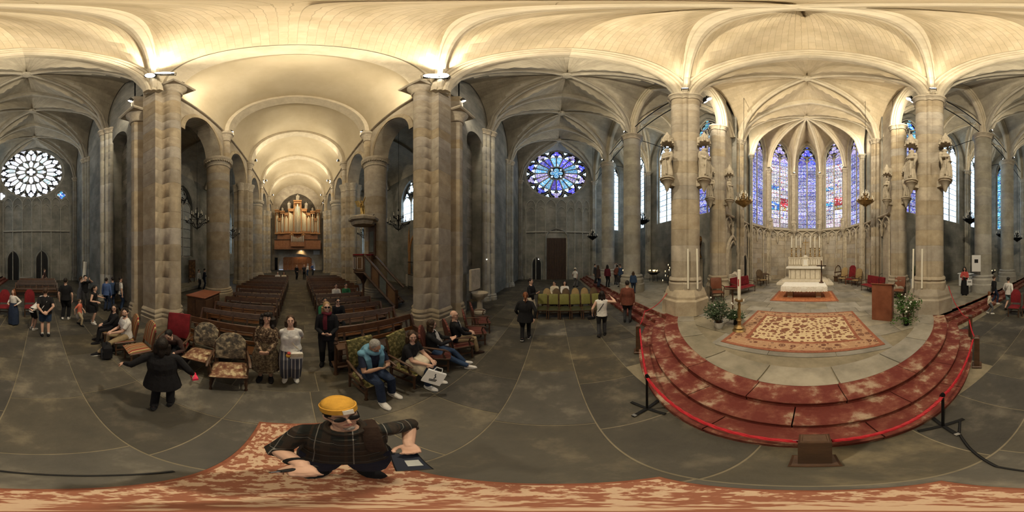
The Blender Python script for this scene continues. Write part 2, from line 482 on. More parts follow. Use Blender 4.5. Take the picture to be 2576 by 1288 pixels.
# ---- piers
def outline(shapes, n=60):
    an = [2 * PI * i / n for i in range(n)]
    for s in shapes:
        if s[0] == 'r':
            for x in (s[1], s[2]):
                for y in (s[3], s[4]):
                    an.append(math.atan2(y, x) % (2 * PI))
    an = sorted(set(round(a, 4) for a in an))
    out = []
    for a in an:
        dx, dy = cos(a), sin(a); r = .05
        for s in shapes:
            if s[0] == 'c':
                _, cx_, cy_, q = s
                b = dx * cx_ + dy * cy_; h = q * q - (dx * cy_ - dy * cx_) ** 2
                if h > 0: r = max(r, b + math.sqrt(h))
            else:
                tx = (s[2] if dx > 0 else s[1]) / dx if abs(dx) > 1e-9 else 1e9
                ty = (s[4] if dy > 0 else s[3]) / dy if abs(dy) > 1e-9 else 1e9
                r = max(r, min(tx, ty))
        out.append((a, r))
    return out
def oring(ol, off, z): return [((r + off) * cos(a), (r + off) * sin(a), z) for a, r in ol]
n_pier = [0]
def pier(x, y, shapes, z0, z1, label, mat='pier', h=.62, base=None, cap=None, n=60, rz=0, name='pillar', var=0):
    ol = outline(shapes, n)
    e = empty(name, (x, y, z0), rz, label, 'pillar', None, 'structure')
    zb = 0
    if base == 'oct':
        m = MB(); q8 = PI / 8
        m.lathe([(.98, 0), (.98, .56), (.93, .62), (.90, .62), (.90, .72), (.80, .96)], 8, sm=False, a0=q8)
        for k in range(8):
            a = PI / 4 * k; m.add([(.80 * cos(a - .33), .80 * sin(a - .33), .74), (.80 * cos(a + .33), .80 * sin(a + .33), .74), (.5 * cos(a), .5 * sin(a), .74), (.62 * cos(a), .62 * sin(a), 1.12)], [(0, 1, 3), (1, 2, 3), (2, 0, 3)])
        m.build('plinth', M[mat], e)
        MB().rings([oring(ol, o, z) for o, z in ((.10, .9), (.10, 1.2), (.04, 1.26), (.09, 1.32), (.07, 1.38), (0, 1.44))]).build('base', M[mat], e); zb = 1.44
    elif base:
        MB().rings([oring(ol, o, z) for o, z in base]).build('base', M[mat], e); zb = base[-1][1]
    zt = z1 - z0
    if cap:
        hc = cap[-1][1] - cap[0][1]; zt -= hc
        MB().rings([oring(ol, o, z + zt) for o, z in cap]).build('capital', M['carved'], e)
    k = max(1, round((zt - zb) / h)); hh = (zt - zb) / k
    me = MB().rings([oring(ol, -.006, 0), oring(ol, -.006, .004), oring(ol, 0, .009), oring(ol, 0, hh - .007), oring(ol, -.006, hh - .002), oring(ol, -.006, hh)], caps=False).mesh('stone_course', M[mat])
    for i in range(k):
        inst('stone_course', me, e, T(0, 0, zb + i * hh))
    return e
B_ATT = [(.13, 0), (.13, .28), (.08, .32), (.11, .38), (.11, .44), (.05, .50), (.08, .56), (.06, .62), (0, .68)]
B_LOW = [(.12, 0), (.12, .2), (.06, .26), (.09, .32), (0, .38)]
B_TALL = [(.34, 0), (.34, .72), (.30, .76), (.20, .95), (.20, 1.02), (.24, 1.08), (.24, 1.14), (.12, 1.24), (.15, 1.32), (.13, 1.38), (0, 1.44)]
C_RING = [(0, 0), (.05, .03), (.05, .08), (0, .11), (.03, .2), (.10, .34), (.14, .36), (.14, .5), (.10, .5)]
C_LEAF = [(0, 0), (.06, .04), (.05, .09), (.01, .12), (.02, .3), (.10, .5), (.17, .62), (.17, .66), (.12, .7), (.24, .78), (.26, .98), (.2, 1.0)]

clus = lambda r, o, t, to: [('c', o, 0, r), ('c', -o, 0, r), ('c', 0, o, r), ('c', 0, -o, r)] + [('c', to * cos(R(a)), to * sin(R(a)), t) for a in (45, 135, 225, 315)]
EP = {1: V((4.85, 4.6)), -1: V((5.05, -4.62))}
for s in (1, -1):
    pier(EP[s].x, EP[s].y, clus(.31, .36, .085, .5), PZ, ZS + .1, ('clustered choir pier carrying statues, behind the white flowerpot' if s > 0 else 'clustered choir pier carrying statues, behind the wooden ambo'), base='oct', cap=C_RING, n=96)
    pier(8.05, s * 5.0 + .05, clus(.24, .27, .06, .38), PZ, ZS + .1, ('slimmer clustered choir pier with two statues beside the carved tomb' if s > 0 else 'slimmer clustered choir pier with two statues behind the red settee'), base=[(o * .7, z * .8) for o, z in B_TALL], cap=C_RING, n=80)
    b = NB if s > 0 else SB
    for k in (1, 2):
        pier(XE + (.1 if s < 0 else 0), b[k], [('c', 0, 0, .55), ('c', .5, 0, .12), ('c', -.5, 0, .1)], PZ, ZS, ['', 'thick round column on the step edge, nearest the choir on the %s' % ('north' if s > 0 else 'south'), 'thick round column on the step edge, nearer the %s rose' % ('blue' if s > 0 else 'pale')][k], mat='pier_grey', base=[(.26, 0), (.26, .5), (.2, .55), (.2, .8), (.12, .9), (.15, 1.0), (0, 1.1)], cap=[(0, 0), (.05, .04), (.04, .1), (.02, .18), (.10, .34), (.16, .38), (.16, .48), (.1, .5)])
        pier(9.3, b[k], [('c', 0, 0, .22), ('c', -.2, .16, .12), ('c', -.2, -.16, .12), ('c', -.1, .34, .1), ('c', -.1, -.34, .1)], PZ, ZS, 'slender clustered shaft between the chapel windows', mat='pier_grey', base=B_LOW, cap=C_RING, n=48)
    # west crossing pier
    pier(-4.75, s * 5.25, [('r', -.28, .58, -.9, .92), ('c', .27, -s * .97, .31), ('c', .78, s * .62, .30), ('r', .2, .95, -s * .45 - .3, -s * .45 + .3)], 0, 12.9, 'massive pier where the nave meets the transept, behind the %s' % ('seated man in the blue hoodie' if s > 0 else 'striped chairs'), mat='pier', base=B_ATT, n=72)
    for k in (1, 2):
        pier(XW - .05, b[k], [('c', 0, 0, .3), ('c', .16, .32, .16), ('c', .16, -.32, .16), ('c', .3, 0, .2), ('c', .02, .55, .14), ('c', .02, -.55, .14)], 0, ZS, 'clustered wall shafts on the west side of the %s transept, %s' % ('north' if s > 0 else 'south', 'nearer the crossing' if k == 1 else 'nearer the rose window'), mat='pier_grey', base=B_LOW, cap=C_RING, n=72)
    for xx in (XW + .1, XE - .1):
        pier(xx, b[3] - s * .15, [('c', 0, 0, .22), ('c', .2 * (1 if xx < 0 else -1), -s * .1, .12)], 0 if xx < 0 else PZ, ZS, 'corner shaft beside the %s rose wall' % ('blue' if s > 0 else 'pale'), mat='pier_grey', base=B_LOW, cap=C_RING, n=40)
NX = [-10.0, -15.3, -20.6, -25.9]
for s in (1, -1):
    for k, xx in enumerate(NX):
        sd = 'north' if s > 0 else 'south'
        od = ['first', 'second', 'third', 'fourth'][k]
        if k % 2 == 0:
            bl_ = MB()
            for q in range(36): bl_.box((xx + .93 * cos(q * PI / 18), s * 5.25 + .93 * sin(q * PI / 18), 9.66), (.14, .09, .12), rz=q * PI / 18, b=.02)
            struct(bl_.build('trim_billet_ring', M['carved']), 'ring of carved billets round a nave column capital')
            pier(xx, s * 5.25, [('c', 0, 0, .80)], 0, 10.0, 'huge round nave column, %s from the crossing on the %s side' % (od, sd), base=[(.22, 0), (.22, .25), (.15, .3), (.18, .38), (.1, .45), (.12, .52), (0, .58)], cap=[(0, 0), (.06, .05), (.05, .1), (.02, .15), (.08, .4), (.2, .55), (.22, .6), (.22, .75), (.15, .75)])
        else:
            pier(xx, s * 5.25, [('r', -.7, .7, -.7, .7), ('c', 0, -s * .72, .3), ('c', .7, 0, .3), ('c', -.7, 0, .3), ('c', 0, s * .7, .3)], 0, 10.0, 'square nave pier with half shafts, %s from the crossing on the %s side' % (od, sd), base=B_LOW, cap=[(0, 0), (.05, .04), (.0, .1), (.06, .5), (.16, .62), (.18, .8), (.1, .8)])
        # wall shaft above, to the barrel vault
        pier(xx, s * 4.62, [('c', 0, 0, .26)], 10.0, 12.9, 'half shaft with a carved capital above the %s nave column, %s side' % (od, sd), cap=C_LEAF, n=24, name='wall_shaft')
    # capital and abacus of the shafts on the west crossing piers
    for px_, py_, zc_ in ((-4.53, s * 4.3, 12.1), (-3.97, s * 5.87, 10.1)):
        e = MB()
        e.lathe([(.34, 0), (.38, .06), (.34, .12), (.40, .5), (.55, .75)], 20)
        e.box((0, 0, .86), (1.25, 1.25, .24), b=.06)
        o = e.build('carved_capital', M['carved']); o.location = (px_, py_, zc_)
        tag(o, 'carved capital with a heavy square slab, %s shaft of the %s crossing pier' % ('taller' if zc_ > 12 else 'shorter', 'north west' if s > 0 else 'south west'), 'capital')

# ---- walls with openings
def wall(name, p0, p1, z0, z1, ops=(), t=.5, mat='wall', inward=None, label=None, foot=None):
    p0, p1 = V((p0[0], p0[1])), V((p1[0], p1[1]))
    d = p1 - p0; L = d.length; d /= L
    nrm = V((-d.y, d.x))
    if inward is not None and nrm.dot(V(inward) - p0) < 0: nrm = -nrm
    m = MB()
    def pt(u, z, back): q = p0 + d * u - nrm * (t if back else 0); return (q.x, q.y, z)
    def quad(u0, u1, a0, a1, b0, b1):
        for bk in (0, 1):
            m.add([pt(u0, a0, bk), pt(u1, a1, bk), pt(u1, b1, bk), pt(u0, b0, bk)], [(0, 1, 2, 3)])
    u = 0
    for (ua, ub, lo, up) in sorted(ops, key=lambda q: q[0]):
        quad(u, ua, *((z0, z0) if foot is None else (foot, foot)), z1, z1)
        if foot is not None: m.add([pt(u, foot, 0), pt(ua, foot, 0), pt(ua, foot, 1), pt(u, foot, 1)], [(0, 1, 2, 3)])
        n = 28
        us = [(ua + ub) / 2 + (ub - ua) / 2 * s for s in SS(n)]
        for i in range(n):
            a, b = us[i], us[i + 1]
            la, lb, ta, tb = lo(a), lo(b), up(a), up(b)
            if la > z0 + 1e-3 or lb > z0 + 1e-3:
                quad(a, b, z0, z0, la, lb)
                m.add([pt(a, la, 0), pt(b, lb, 0), pt(b, lb, 1), pt(a, la, 1)], [(0, 1, 2, 3)])
            quad(a, b, ta, tb, z1, z1)
            m.add([pt(a, ta, 0), pt(b, tb, 0), pt(b, tb, 1), pt(a, ta, 1)], [(0, 1, 2, 3)])
        for q in (ua, ub):
            lq = lo(q) if foot is None else foot
            if up(q) > lq + .01: m.add([pt(q, lq, 0), pt(q, up(q), 0), pt(q, up(q), 1), pt(q, lq, 1)], [(0, 1, 2, 3)])
        u = ub
    quad(u, L, z0, z0, z1, z1)
    m.add([pt(0, z1, 0), pt(L, z1, 0), pt(L, z1, 1), pt(0, z1, 1)], [(0, 1, 2, 3)])
    return struct(m.build(name, M[mat]), label)
def o_arch(uc, hw, zb, zs, rise, c=.42): return (uc - hw, uc + hw, lambda u: zb, lambda u: zs + rise * P_((u - uc) / hw, c))
def o_round(uc, zc, r): return (uc - r, uc + r, lambda u: zc - math.sqrt(max(0, r * r - (u - uc) ** 2)), lambda u: zc + math.sqrt(max(0, r * r - (u - uc) ** 2)))

stone_mes = {}
def stones(w_obj, p0, p1, z0, z1, inward, mat, h=.4, ln=(.55, 1.0)):
    """coursed blocks set proud of a wall, each one a part of it"""
    if mat not in stone_mes: stone_mes[mat] = MB().box((0, 0, 0), (1, 1, 1), b=.012).mesh('stone', M[mat])
    p0, p1 = V((p0[0], p0[1])), V((p1[0], p1[1])); d = p1 - p0; L = d.length; d /= L
    n_ = V((-d.y, d.x))
    if n_.dot(V((inward[0], inward[1])) - p0) < 0: n_ = -n_
    k = max(1, round((z1 - z0) / h)); hh = (z1 - z0) / k; an = math.atan2(d.y, d.x)
    for r in range(k):
        u = 0.0
        while u < L - .02:
            l = min(rnd.uniform(*ln), L - u)
            if L - u - l < .25: l = L - u
            q = p0 + d * (u + l / 2) + n_ * rnd.uniform(.004, .012)
            inst('stone', stone_mes[mat], w_obj, T(q.x, q.y, z0 + (r + .5) * hh) @ RZ(an) @ SC(l - .012, .05, hh - .012))
            u += l
RN, RSX = V((.4, 13.2)), V((1.1, 13.0))
ROSE_R = 3.72
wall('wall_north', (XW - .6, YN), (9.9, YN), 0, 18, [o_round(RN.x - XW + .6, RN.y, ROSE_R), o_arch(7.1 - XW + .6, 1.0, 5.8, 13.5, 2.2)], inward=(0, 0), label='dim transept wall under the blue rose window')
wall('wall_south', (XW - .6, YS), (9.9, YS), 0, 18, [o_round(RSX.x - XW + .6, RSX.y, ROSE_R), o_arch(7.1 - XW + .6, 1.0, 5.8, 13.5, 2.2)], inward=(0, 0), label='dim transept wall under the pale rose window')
CHW = {1: [7.0, 11.6, 16.3], -1: [-6.9, -11.3, -15.7]}
for s, nm in ((1, 'north'), (-1, 'south')):
    b = NB if s > 0 else SB
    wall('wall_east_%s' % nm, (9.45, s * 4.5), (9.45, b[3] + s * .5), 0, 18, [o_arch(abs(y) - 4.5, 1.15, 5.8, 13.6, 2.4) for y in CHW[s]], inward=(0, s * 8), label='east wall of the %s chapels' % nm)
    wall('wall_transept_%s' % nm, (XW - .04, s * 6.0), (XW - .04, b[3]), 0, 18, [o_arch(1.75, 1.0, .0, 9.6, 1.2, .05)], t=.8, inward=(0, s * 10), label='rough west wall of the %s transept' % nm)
    nw_ = wall('wall_niche_%s' % nm, (XW - .9, s * 6.5), (XW - .9, s * 9.2), 0, 11.5, [], t=.2, inward=(0, s * 8), label='rough stone back of the blind arch beside the %s west pier' % nm)
    stones(nw_, (XW - .9, s * 6.5), (XW - .9, s * 9.2), .0, 11.4, (0, s * 8), 'wall_block', .42, (.5, .95))
    struct(MB().box((XW - .44, s * 5.4, 15.5), (.8, 1.4, 5.0)).build('wall_spandrel_%s' % nm, M['wall']))
    # nave arcade
    xs = [-4.9] + NX + [-31]
    ops = []
    for i in range(5):
        a, c_ = xs[i], xs[i + 1]
        hw = (a - c_) / 2 - .78; uc = -4.9 - (a + c_) / 2
        ops.append(o_arch(uc, hw, 0, 9.9, 2.3, .1))
    w_ = wall('wall_nave_%s' % nm, (-4.9, s * 4.72), (-31, s * 4.72), 0, 13.2, ops, t=1.05, mat='wall_warm', inward=(-10, 0), foot=9.9, label='arcade wall along the %s side of the nave' % nm)
    m = MB()
    for i in range(5):
        a, c_ = xs[i], xs[i + 1]; hw = (a - c_) / 2 - .78; uc = (a + c_) / 2
        for yy in (s * 4.7,):
            m.sweep([(uc + hw * q, yy, 9.9 + 2.3 * P_(q, .1)) for q in SS(20)], [(-.06, .02), (.06, .02), (.06, .3), (-.06, .3)])
    m.build('arch_moulding', M['pier'], w_)
    MB().box((-18, s * 4.68, 12.95), (26, .25, .16), b=.04).build('cornice', M['pier'], w_)
    # aisle wall and its vault
    aw = [o_arch(11.9 - 4.6 - .2, 1.4, 2.6 if s < 0 else 6.0, 7.4 if s < 0 else 8.0, 2.2, .3), o_arch(12.6, .75, 3.0, 8.0, 1.2, .3), o_arch(17.5, .75, 3.0, 8.0, 1.2, .3), o_arch(23, .75, 3.0, 8.0, 1.2, .3)]
    wall('wall_aisle_%s' % nm, (-4.4, s * 9.6), (-31, s * 9.6), 0, 13, aw, inward=(-10, 0), label='outer wall of the %s aisle' % nm)
    m = MB()
    pts = [[(xx, s * (5.7 + 3.95 * (q + 1) / 2), 10.4 + 2.5 * P_((q + 1) / 2, .08)) for q in SS(14)] for xx in (-4.0, -10, -15.3, -20.6, -25.9, -31)]
    m.grid(pts, uvf=[[(p[0], p[1] * 1.3) for p in r] for r in pts])
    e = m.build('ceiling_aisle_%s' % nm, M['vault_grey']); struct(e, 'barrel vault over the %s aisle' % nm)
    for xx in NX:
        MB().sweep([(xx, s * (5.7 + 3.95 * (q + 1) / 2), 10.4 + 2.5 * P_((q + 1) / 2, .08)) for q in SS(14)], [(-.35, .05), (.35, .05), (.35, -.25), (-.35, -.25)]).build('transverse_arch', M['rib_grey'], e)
    # choir side wall with blind arcade
    cw_ = wall('wall_choir_%s' % nm, (8.3, s * 4.75 + .1), (12.25, s * 4.66 + .2), 0, 18, [o_arch(2.75, .95, 5.4, 13.3, 2.5)], mat='wall_warm', inward=(10, 0), label='choir wall with blind arcade on the %s side' % nm)
    stones(cw_, (9.9, s * 4.74 + .1), (12.2, s * 4.66 + .2), PZ, 5.0, (10, 0), 'wall_block_warm')
for i in range(5):
    p, q = V(APX[i]), V(APX[i + 1])
    L = (q - p).length
    aw_ = wall(['wall_apse_north', 'wall_apse_northeast', 'wall_apse_east', 'wall_apse_southeast', 'wall_apse_south'][i], p, q, 0, 18, [o_arch(L / 2, 1.02, 5.4, 13.5, 2.6)], mat='wall_warm', inward=APC, label='facet of the apse wall under a tall stained window')
    stones(aw_, p.lerp(q, .04), p.lerp(q, .96), PZ, 5.0, APC, 'wall_block_warm')
wall('wall_west', (-31, 10), (-31, -10), 0, 18, [o_arch(10.0, 3.5, 0, .9, 2.2, .02)], mat='wall_warm', inward=(0, 0), label='west wall behind the organ')
MB().add([(-30.97, .1 + 3.5 * q, 5.6) for q in (-1, 1)] + [(-30.97, .1 + 3.5 * q, 11.2 + 4.0 * P_(q, .3)) for q in SS(20)[::-1]], [tuple(range(23))]).build('wall_organ_shade', M['niche'])['kind'] = 'structure'  # flat panel behind the organ, painted dark for a shaded recess
MB().box((-32.6, 0, 2), (.2, 8, 4)).build('wall_porch', M['wall_warm'])['kind'] = 'structure'

# ---- vaults
def cell(A, B, C, zs, zc, zb, mat, parent, n=14):
    A, B, C = V(A), V(B), V(C)
    P = []; U = []
    L = (B - A).length; D = ((A + B) / 2 - C).length
    for i in range(n + 1):
        v = 1 - sin(PI / 2 * i / n)      # 1 at the wall, 0 at the boss
        if i == n: v = 0.0
        row = []; ur = []
        for s in SS(2 * n):
            q = A.lerp(B, (s + 1) / 2).lerp(C, 1 - v)
            z = zs + (zc - zs) * max(P_(s), P_(v)) + (zb - zc) * (1 - v)
            row.append((q.x, q.y, z)); ur.append(((1 - v) * D, s * L / 2))
        P.append(row); U.append(ur)
    return MB().grid(P, uvf=U).build('web', mat, parent)
def rib_pts(A, C, zs, zc, zb, n=16):
    A, C = V(A), V(C); o = []
    for i in range(n + 1):
        v = 1 - sin(PI / 2 * i / n)
        q = A.lerp(C, 1 - v); o.append((q.x, q.y, zs + (zc - zs) * P_(v) + (zb - zc) * (1 - v)))
    return o
def arch_pts(A, B, zs, zc, n=28):
    A, B = V(A), V(B)
    return [(*(A.lerp(B, (s + 1) / 2)), zs + (zc - zs) * P_(s)) for s in SS(n)]
def ribprof(w, d):
    h = [(w / 2, .04), (w / 2, -d * .22), (w * .30, -d * .34), (w * .22, -d * .5), (w * .32, -d * .6), (w * .27, -d * .84), (w * .09, -d)]
    return [(-a, b) for a, b in h[:1]] + h + [(-a, b) for a, b in h[::-1][:-1]]
def bigprof(w, d): return [(-w / 2, .05), (w / 2, .05), (w / 2, -d * .3), (w * .42, -d * .38), (w * .36, -d * .34), (w * .34, -d * .62), (w * .27, -d * .7), (w * .22, -d * .66), (w * .2, -d * .92), (w * .1, -d), (-w * .1, -d), (-w * .2, -d * .92), (-w * .22, -d * .66), (-w * .27, -d * .7), (-w * .34, -d * .62), (-w * .36, -d * .34), (-w * .42, -d * .38), (-w / 2, -d * .3)]
def vault(name, corners, C, zs, zc, zb, mat, rib, label, w=.30, d=.34, boss=.3, skip=()):
    e = empty(name); struct(e, label)
    n = len(corners)
    for i in range(n):
        if i not in skip: cell(corners[i], corners[(i + 1) % n], C, zs, zc, zb, M[mat], e)
        MB().sweep(rib_pts(corners[i], C, zs, zc, zb), ribprof(w, d)).build('rib', M[rib], e)
    if boss:
        b = MB().lathe([(.02, -.12), (boss * .6, -.12), (boss * .75, -.04), (boss, .02), (boss, .12), (boss * .8, .2), (boss * .4, .3)], 16, (C[0], C[1], zb - .3))
        for k in range(8): b.ball((C[0] + boss * .72 * cos(k * PI / 4), C[1] + boss * .72 * sin(k * PI / 4), zb - .34), boss * .22, 8, 5)
        b.build('boss', M[rib], e)
    return e
def transverse(name, A, B, zs, zc, w, d, rib, label):
    o = MB().sweep(arch_pts(A, B, zs, zc), bigprof(w, d)).build(name, M[rib]); return struct(o, label)
vault('ceiling_crossing', [(XW, -4.65), (XE, -4.65), (XE, 4.65), (XW, 4.65)], (.7, .05), 12.4, ZC, 17.7, 'vault', 'rib', 'bright ribbed vault over the crossing', w=.40, d=.42)
for s, nm in ((1, 'north'), (-1, 'south')):
    b = NB if s > 0 else SB
    for k in range(3):
        y0, y1 = b[k], b[k + 1]
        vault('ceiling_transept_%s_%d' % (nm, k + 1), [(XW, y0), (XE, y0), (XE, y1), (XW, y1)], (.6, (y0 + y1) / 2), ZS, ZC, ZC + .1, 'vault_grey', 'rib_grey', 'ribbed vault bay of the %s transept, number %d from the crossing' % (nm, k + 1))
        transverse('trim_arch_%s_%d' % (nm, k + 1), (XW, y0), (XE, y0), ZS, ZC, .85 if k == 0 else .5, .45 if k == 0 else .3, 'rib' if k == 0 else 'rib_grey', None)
        x1 = 9.4
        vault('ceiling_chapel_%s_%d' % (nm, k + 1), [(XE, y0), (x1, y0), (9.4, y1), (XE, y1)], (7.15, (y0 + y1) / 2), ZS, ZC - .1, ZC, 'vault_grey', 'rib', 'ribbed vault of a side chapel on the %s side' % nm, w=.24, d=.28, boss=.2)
        transverse('trim_chapel_arch_%s_%d' % (nm, k + 1), (XE, y0), (XE, y1), ZS, ZC - .05, .6, .38, 'rib', None)
        if k: transverse('trim_chapel_rib_%s_%d' % (nm, k), (XE, y0), (9.4, y0), ZS, ZC - .05, .4, .3, 'rib', None)
    transverse('trim_choir_arch_%s' % nm, (XE, s * 4.65), (8.1, s * 4.7), ZS, ZC - .9, .6, .35, 'rib', None)
    wall('wall_choir_upper_%s' % nm, (4.9, s * 4.68), (8.4, s * 4.68), 12, 18, [o_arch(1.6, 1.5, 12, 12, ZC - .9 - 12)], t=.4, mat='wall_warm', inward=(6, 0))
    pier(10.15, s * 4.55 + .1, [('c', 0, 0, .2), ('c', -.26, 0, .12), ('c', .26, 0, .12), ('c', -.12, -s * .2, .1), ('c', .12, -s * .2, .1), ('c', 0, -s * .3, .09)], PZ, 12.1, 'fluted wall shafts carrying the arch before the apse, %s side' % nm, mat='pier', base=B_LOW, cap=C_RING, n=64, name='wall_shaft')
    # strip of wall that closes the vault edges
vault('ceiling_choir', [(XE, -4.65), (10.1, -4.65), (10.1, 4.65), (XE, 4.65)], (7.4, .1), ZS, ZC, 17.1, 'vault', 'rib', 'ribbed vault over the front of the choir', w=.34, d=.38)
vault('ceiling_apse', [(10.1, -4.65)] + [APX[i] for i in (5, 4, 3, 2, 1, 0)] + [(10.1, 4.65)], (12.4, .2), ZS - .1, ZC - .1, 17.0, 'vault', 'rib', 'star of ribs over the apse', w=.30, d=.36)
transverse('trim_arch_east', (XE, -4.65), (XE, 4.65), ZS, ZC, .95, .5, 'rib', 'moulded arch between the crossing and the choir')
transverse('trim_arch_choir', (10.1, -4.65), (10.1, 4.65), ZS, ZC, .55, .32, 'rib', 'moulded arch in front of the apse')
# nave barrel vault
NZ, NR = 12.9, 4.3
e = empty('ceiling_nave'); struct(e, 'long plastered barrel vault over the nave')
def nprof(x, f=1.0, dz=0): return [(x, 4.55 * q * f, NZ + dz + NR * P_(q, .06) * f) for q in SS(32)]
xs_ = [-3.7] + NX + [-31]
for i in range(5):
    P = [nprof(lerp(xs_[i], xs_[i + 1], t / 4)) for t in range(5)]
    MB().grid(P).build('vault_bay', M['plaster'], e)
for x in NX:
    MB().sweep(nprof(x), [(-.42, .05), (.42, .05), (.42, -.3), (-.42, -.3)]).build('transverse_arch', M['rib'], e)
MB().sweep(nprof(-4.3), [(-.55, .05), (.55, .05), (.55, -.22), (.3, -.22), (.3, -.4), (-.55, -.4)]).build('transverse_arch', M['rib'], e)
a_ = arch_pts((XW, -4.65), (XW, 4.65), 12.4, ZC + .6, 32)
MB().grid([[(XW, p[1], p[2]) for p in nprof(XW)], [(XW, p[1] * 1.02, p[2] + .1) for p in a_]]).build('spandrel', M['plaster'], e)
struct(MB().box((-7.5, 0, 18.6), (51, 40, .2)).build('ceiling_sky_block', M['wall']), 'unseen roof slab over the vaults, added to keep sky light out')  # unseen slab added to stop sky light leaking past the vault edges
# tie rods between the capitals
for s in (1, -1):
    b = NB if s > 0 else SB
    for k in range(3):
        for zz in (12.0, 13.0):
            o = MB().tube([(XE, b[k], zz), (XE, b[k + 1], zz)], .035, 6).build('tie_rod', M['iron'])
            tag(o, '%s iron tie rod, %s side, %s' % ('lower' if zz < 12.5 else 'upper', 'north' if s > 0 else 'south', ['next to the choir pier', 'between the two round columns', 'next to the rose wall'][k]), 'tie rod')
        if k:
            o = MB().tube([(XE, b[k], 12.0), (9.3, b[k], 12.0)], .03, 6).build('tie_rod', M['iron'])
            tag(o, 'iron tie rod from the %s round column to the %s chapel wall' % (['', 'nearer', 'farther'][k], 'north' if s > 0 else 'south'), 'tie rod')
# ================================================================ WINDOWS
PANES = {}
def quad_me(w, h, mat):
    k = ('q', round(w, 3), round(h, 3), mat)
    if k not in PANES: PANES[k] = MB().add([(-w/2, 0, -h/2), (w/2, 0, -h/2), (w/2, 0, h/2), (-w/2, 0, h/2)], [(0, 1, 2, 3)]).mesh('pane', M[mat])
    return PANES[k]
def foil_me(n, r, d, mat, a0=PI / 2, mid=0):
    k = ('f', n, round(r, 3), round(d, 3), mat, round(a0, 3), mid)
    if k not in PANES:
        m = MB()
        cs = [(d * cos(a0 + 2 * PI * i / n), d * sin(a0 + 2 * PI * i / n), r) for i in range(n)]
        if mid: cs.append((0, 0, mid))
        for i, (x, z, q) in enumerate(cs):
            m.add([(x + q * cos(2 * PI * j / 12), .002 * i, z + q * sin(2 * PI * j / 12)) for j in range(12)], [tuple(range(12))])
        PANES[k] = m.mesh('foil_pane', M[mat])
    return PANES[k]
def poly_me(key, pts, mat):
    k = (key, mat)
    if k not in PANES: PANES[k] = MB().add([(x, 0, z) for x, z in pts], [tuple(range(len(pts)))]).mesh('pane', M[mat])
    return PANES[k]
nwin = [0]
def win_root(loc, rz, label):
    nwin[0] += 1
    e = empty('window_%d' % nwin[0], loc, rz); struct(e, label); return e
def lancet(x, y, rz, hw, z0, zs, rise, c, lights, rows, mat, label, special=None, head=None, inset=.28, lead='lead', zhead=None):
    """tall traceried window; local x across, z up, the room on the -y side"""
    e = win_root((x, y, 0), rz, label)
    yy = inset
    up = lambda u: zs + rise * P_(u / hw, c)
    us = [hw * s for s in SS(24)]
    MB().add([(u, yy + .07, up(u)) for u in us] + [(hw, yy + .07, z0), (-hw, yy + .07, z0)], [tuple(range(27))]).build('dark_backing', M['lead'], e)
    tr = MB()
    path = [(-hw + .03, yy, z0)] + [(u * .97, yy, up(u) - .04) for u in us] + [(hw - .03, yy, z0)]
    tr.tube(path, .085, 6, sm=False)
    tr.box((0, yy - .05, z0), (2 * hw, .22, .14), b=.03)
    wl = 2 * hw / lights
    zh = zhead or zs - .35
    for i in range(1, lights): tr.tube([(-hw + i * wl, yy, z0), (-hw + i * wl, yy, up(-hw + i * wl) - .1 if lights > 2 else zh + 1.0)], .06, 6, sm=False)
    hp = lambda q: zh + wl * .75 * P_(q, .35)
    for i in range(lights):
        cx_ = -hw + (i + .5) * wl
        tr.tube([(cx_ + wl / 2 * q, yy, hp(q)) for q in SS(10)], .05, 6, sm=False)
    # circles of the head
    heads = []
    top = zs + rise
    if lights == 2:
        heads = [(0, zh + wl * .75 + (top - zh - wl * .75) * .42, (top - zh - wl * .75) * .30)]
        zc2 = zh + wl * .55
    for (hx, hz, hr) in heads:
        tr.tube([(hx + hr * cos(2 * PI * j / 20), yy, hz + hr * sin(2 * PI * j / 20)) for j in range(20)], .05, 6, close=True, sm=False)
    tr.build('tracery', M['tracery'], e)
    h = (zh - z0 - .1) / rows
    pw = wl - .14
    lb = MB()
    for i in range(lights):
        cx_ = -hw + (i + .5) * wl
        for j in range(rows):
            mt = mat(i, j) if callable(mat) else mat
            inst('pane', quad_me(pw, h - .045, mt), e, T(cx_, yy + .02, z0 + .1 + (j + .5) * h))
        if rows and h > .5:
            for j in range(1, rows): lb.box((cx_, yy, z0 + .1 + j * h), (pw, .03, .03))
        if rows == 17:
            for q in (-.17, .17): lb.box((cx_ + pw * q, yy + .012, (z0 + zh) / 2), (.018, .012, zh - z0))
        mt = mat(i, rows) if callable(mat) else mat
        hpts = [(pw / 2 * q, wl * .75 * P_(q, .35) * .88) for q in SS(10)]
        inst('pane', poly_me(('h', round(wl, 3)), hpts, head or mt), e, T(cx_, yy + .02, zh + .02))
    if lb.v: lb.build('saddle_bar', M[lead], e)
    hm = head or (mat if isinstance(mat, str) else mat(0, 0))
    for (hx, hz, hr) in heads:
        inst('foil_pane', foil_me(3, hr * .42, hr * .48, hm), e, T(hx, yy + .015, hz))
        for sx in (-1, 1): inst('foil_pane', foil_me(3, hr * .26, hr * .3, hm), e, T(hx + sx * hw * .48, yy + .015, zh + wl * .75 + hr * .15))
        inst('foil_pane', foil_me(1, hr * .22, 0, hm), e, T(hx, yy + .015, hz + hr * 1.45))
    return e
def face(nx, ny): return math.atan2(nx, -ny)      # rotation that turns local -y to the direction (nx, ny)
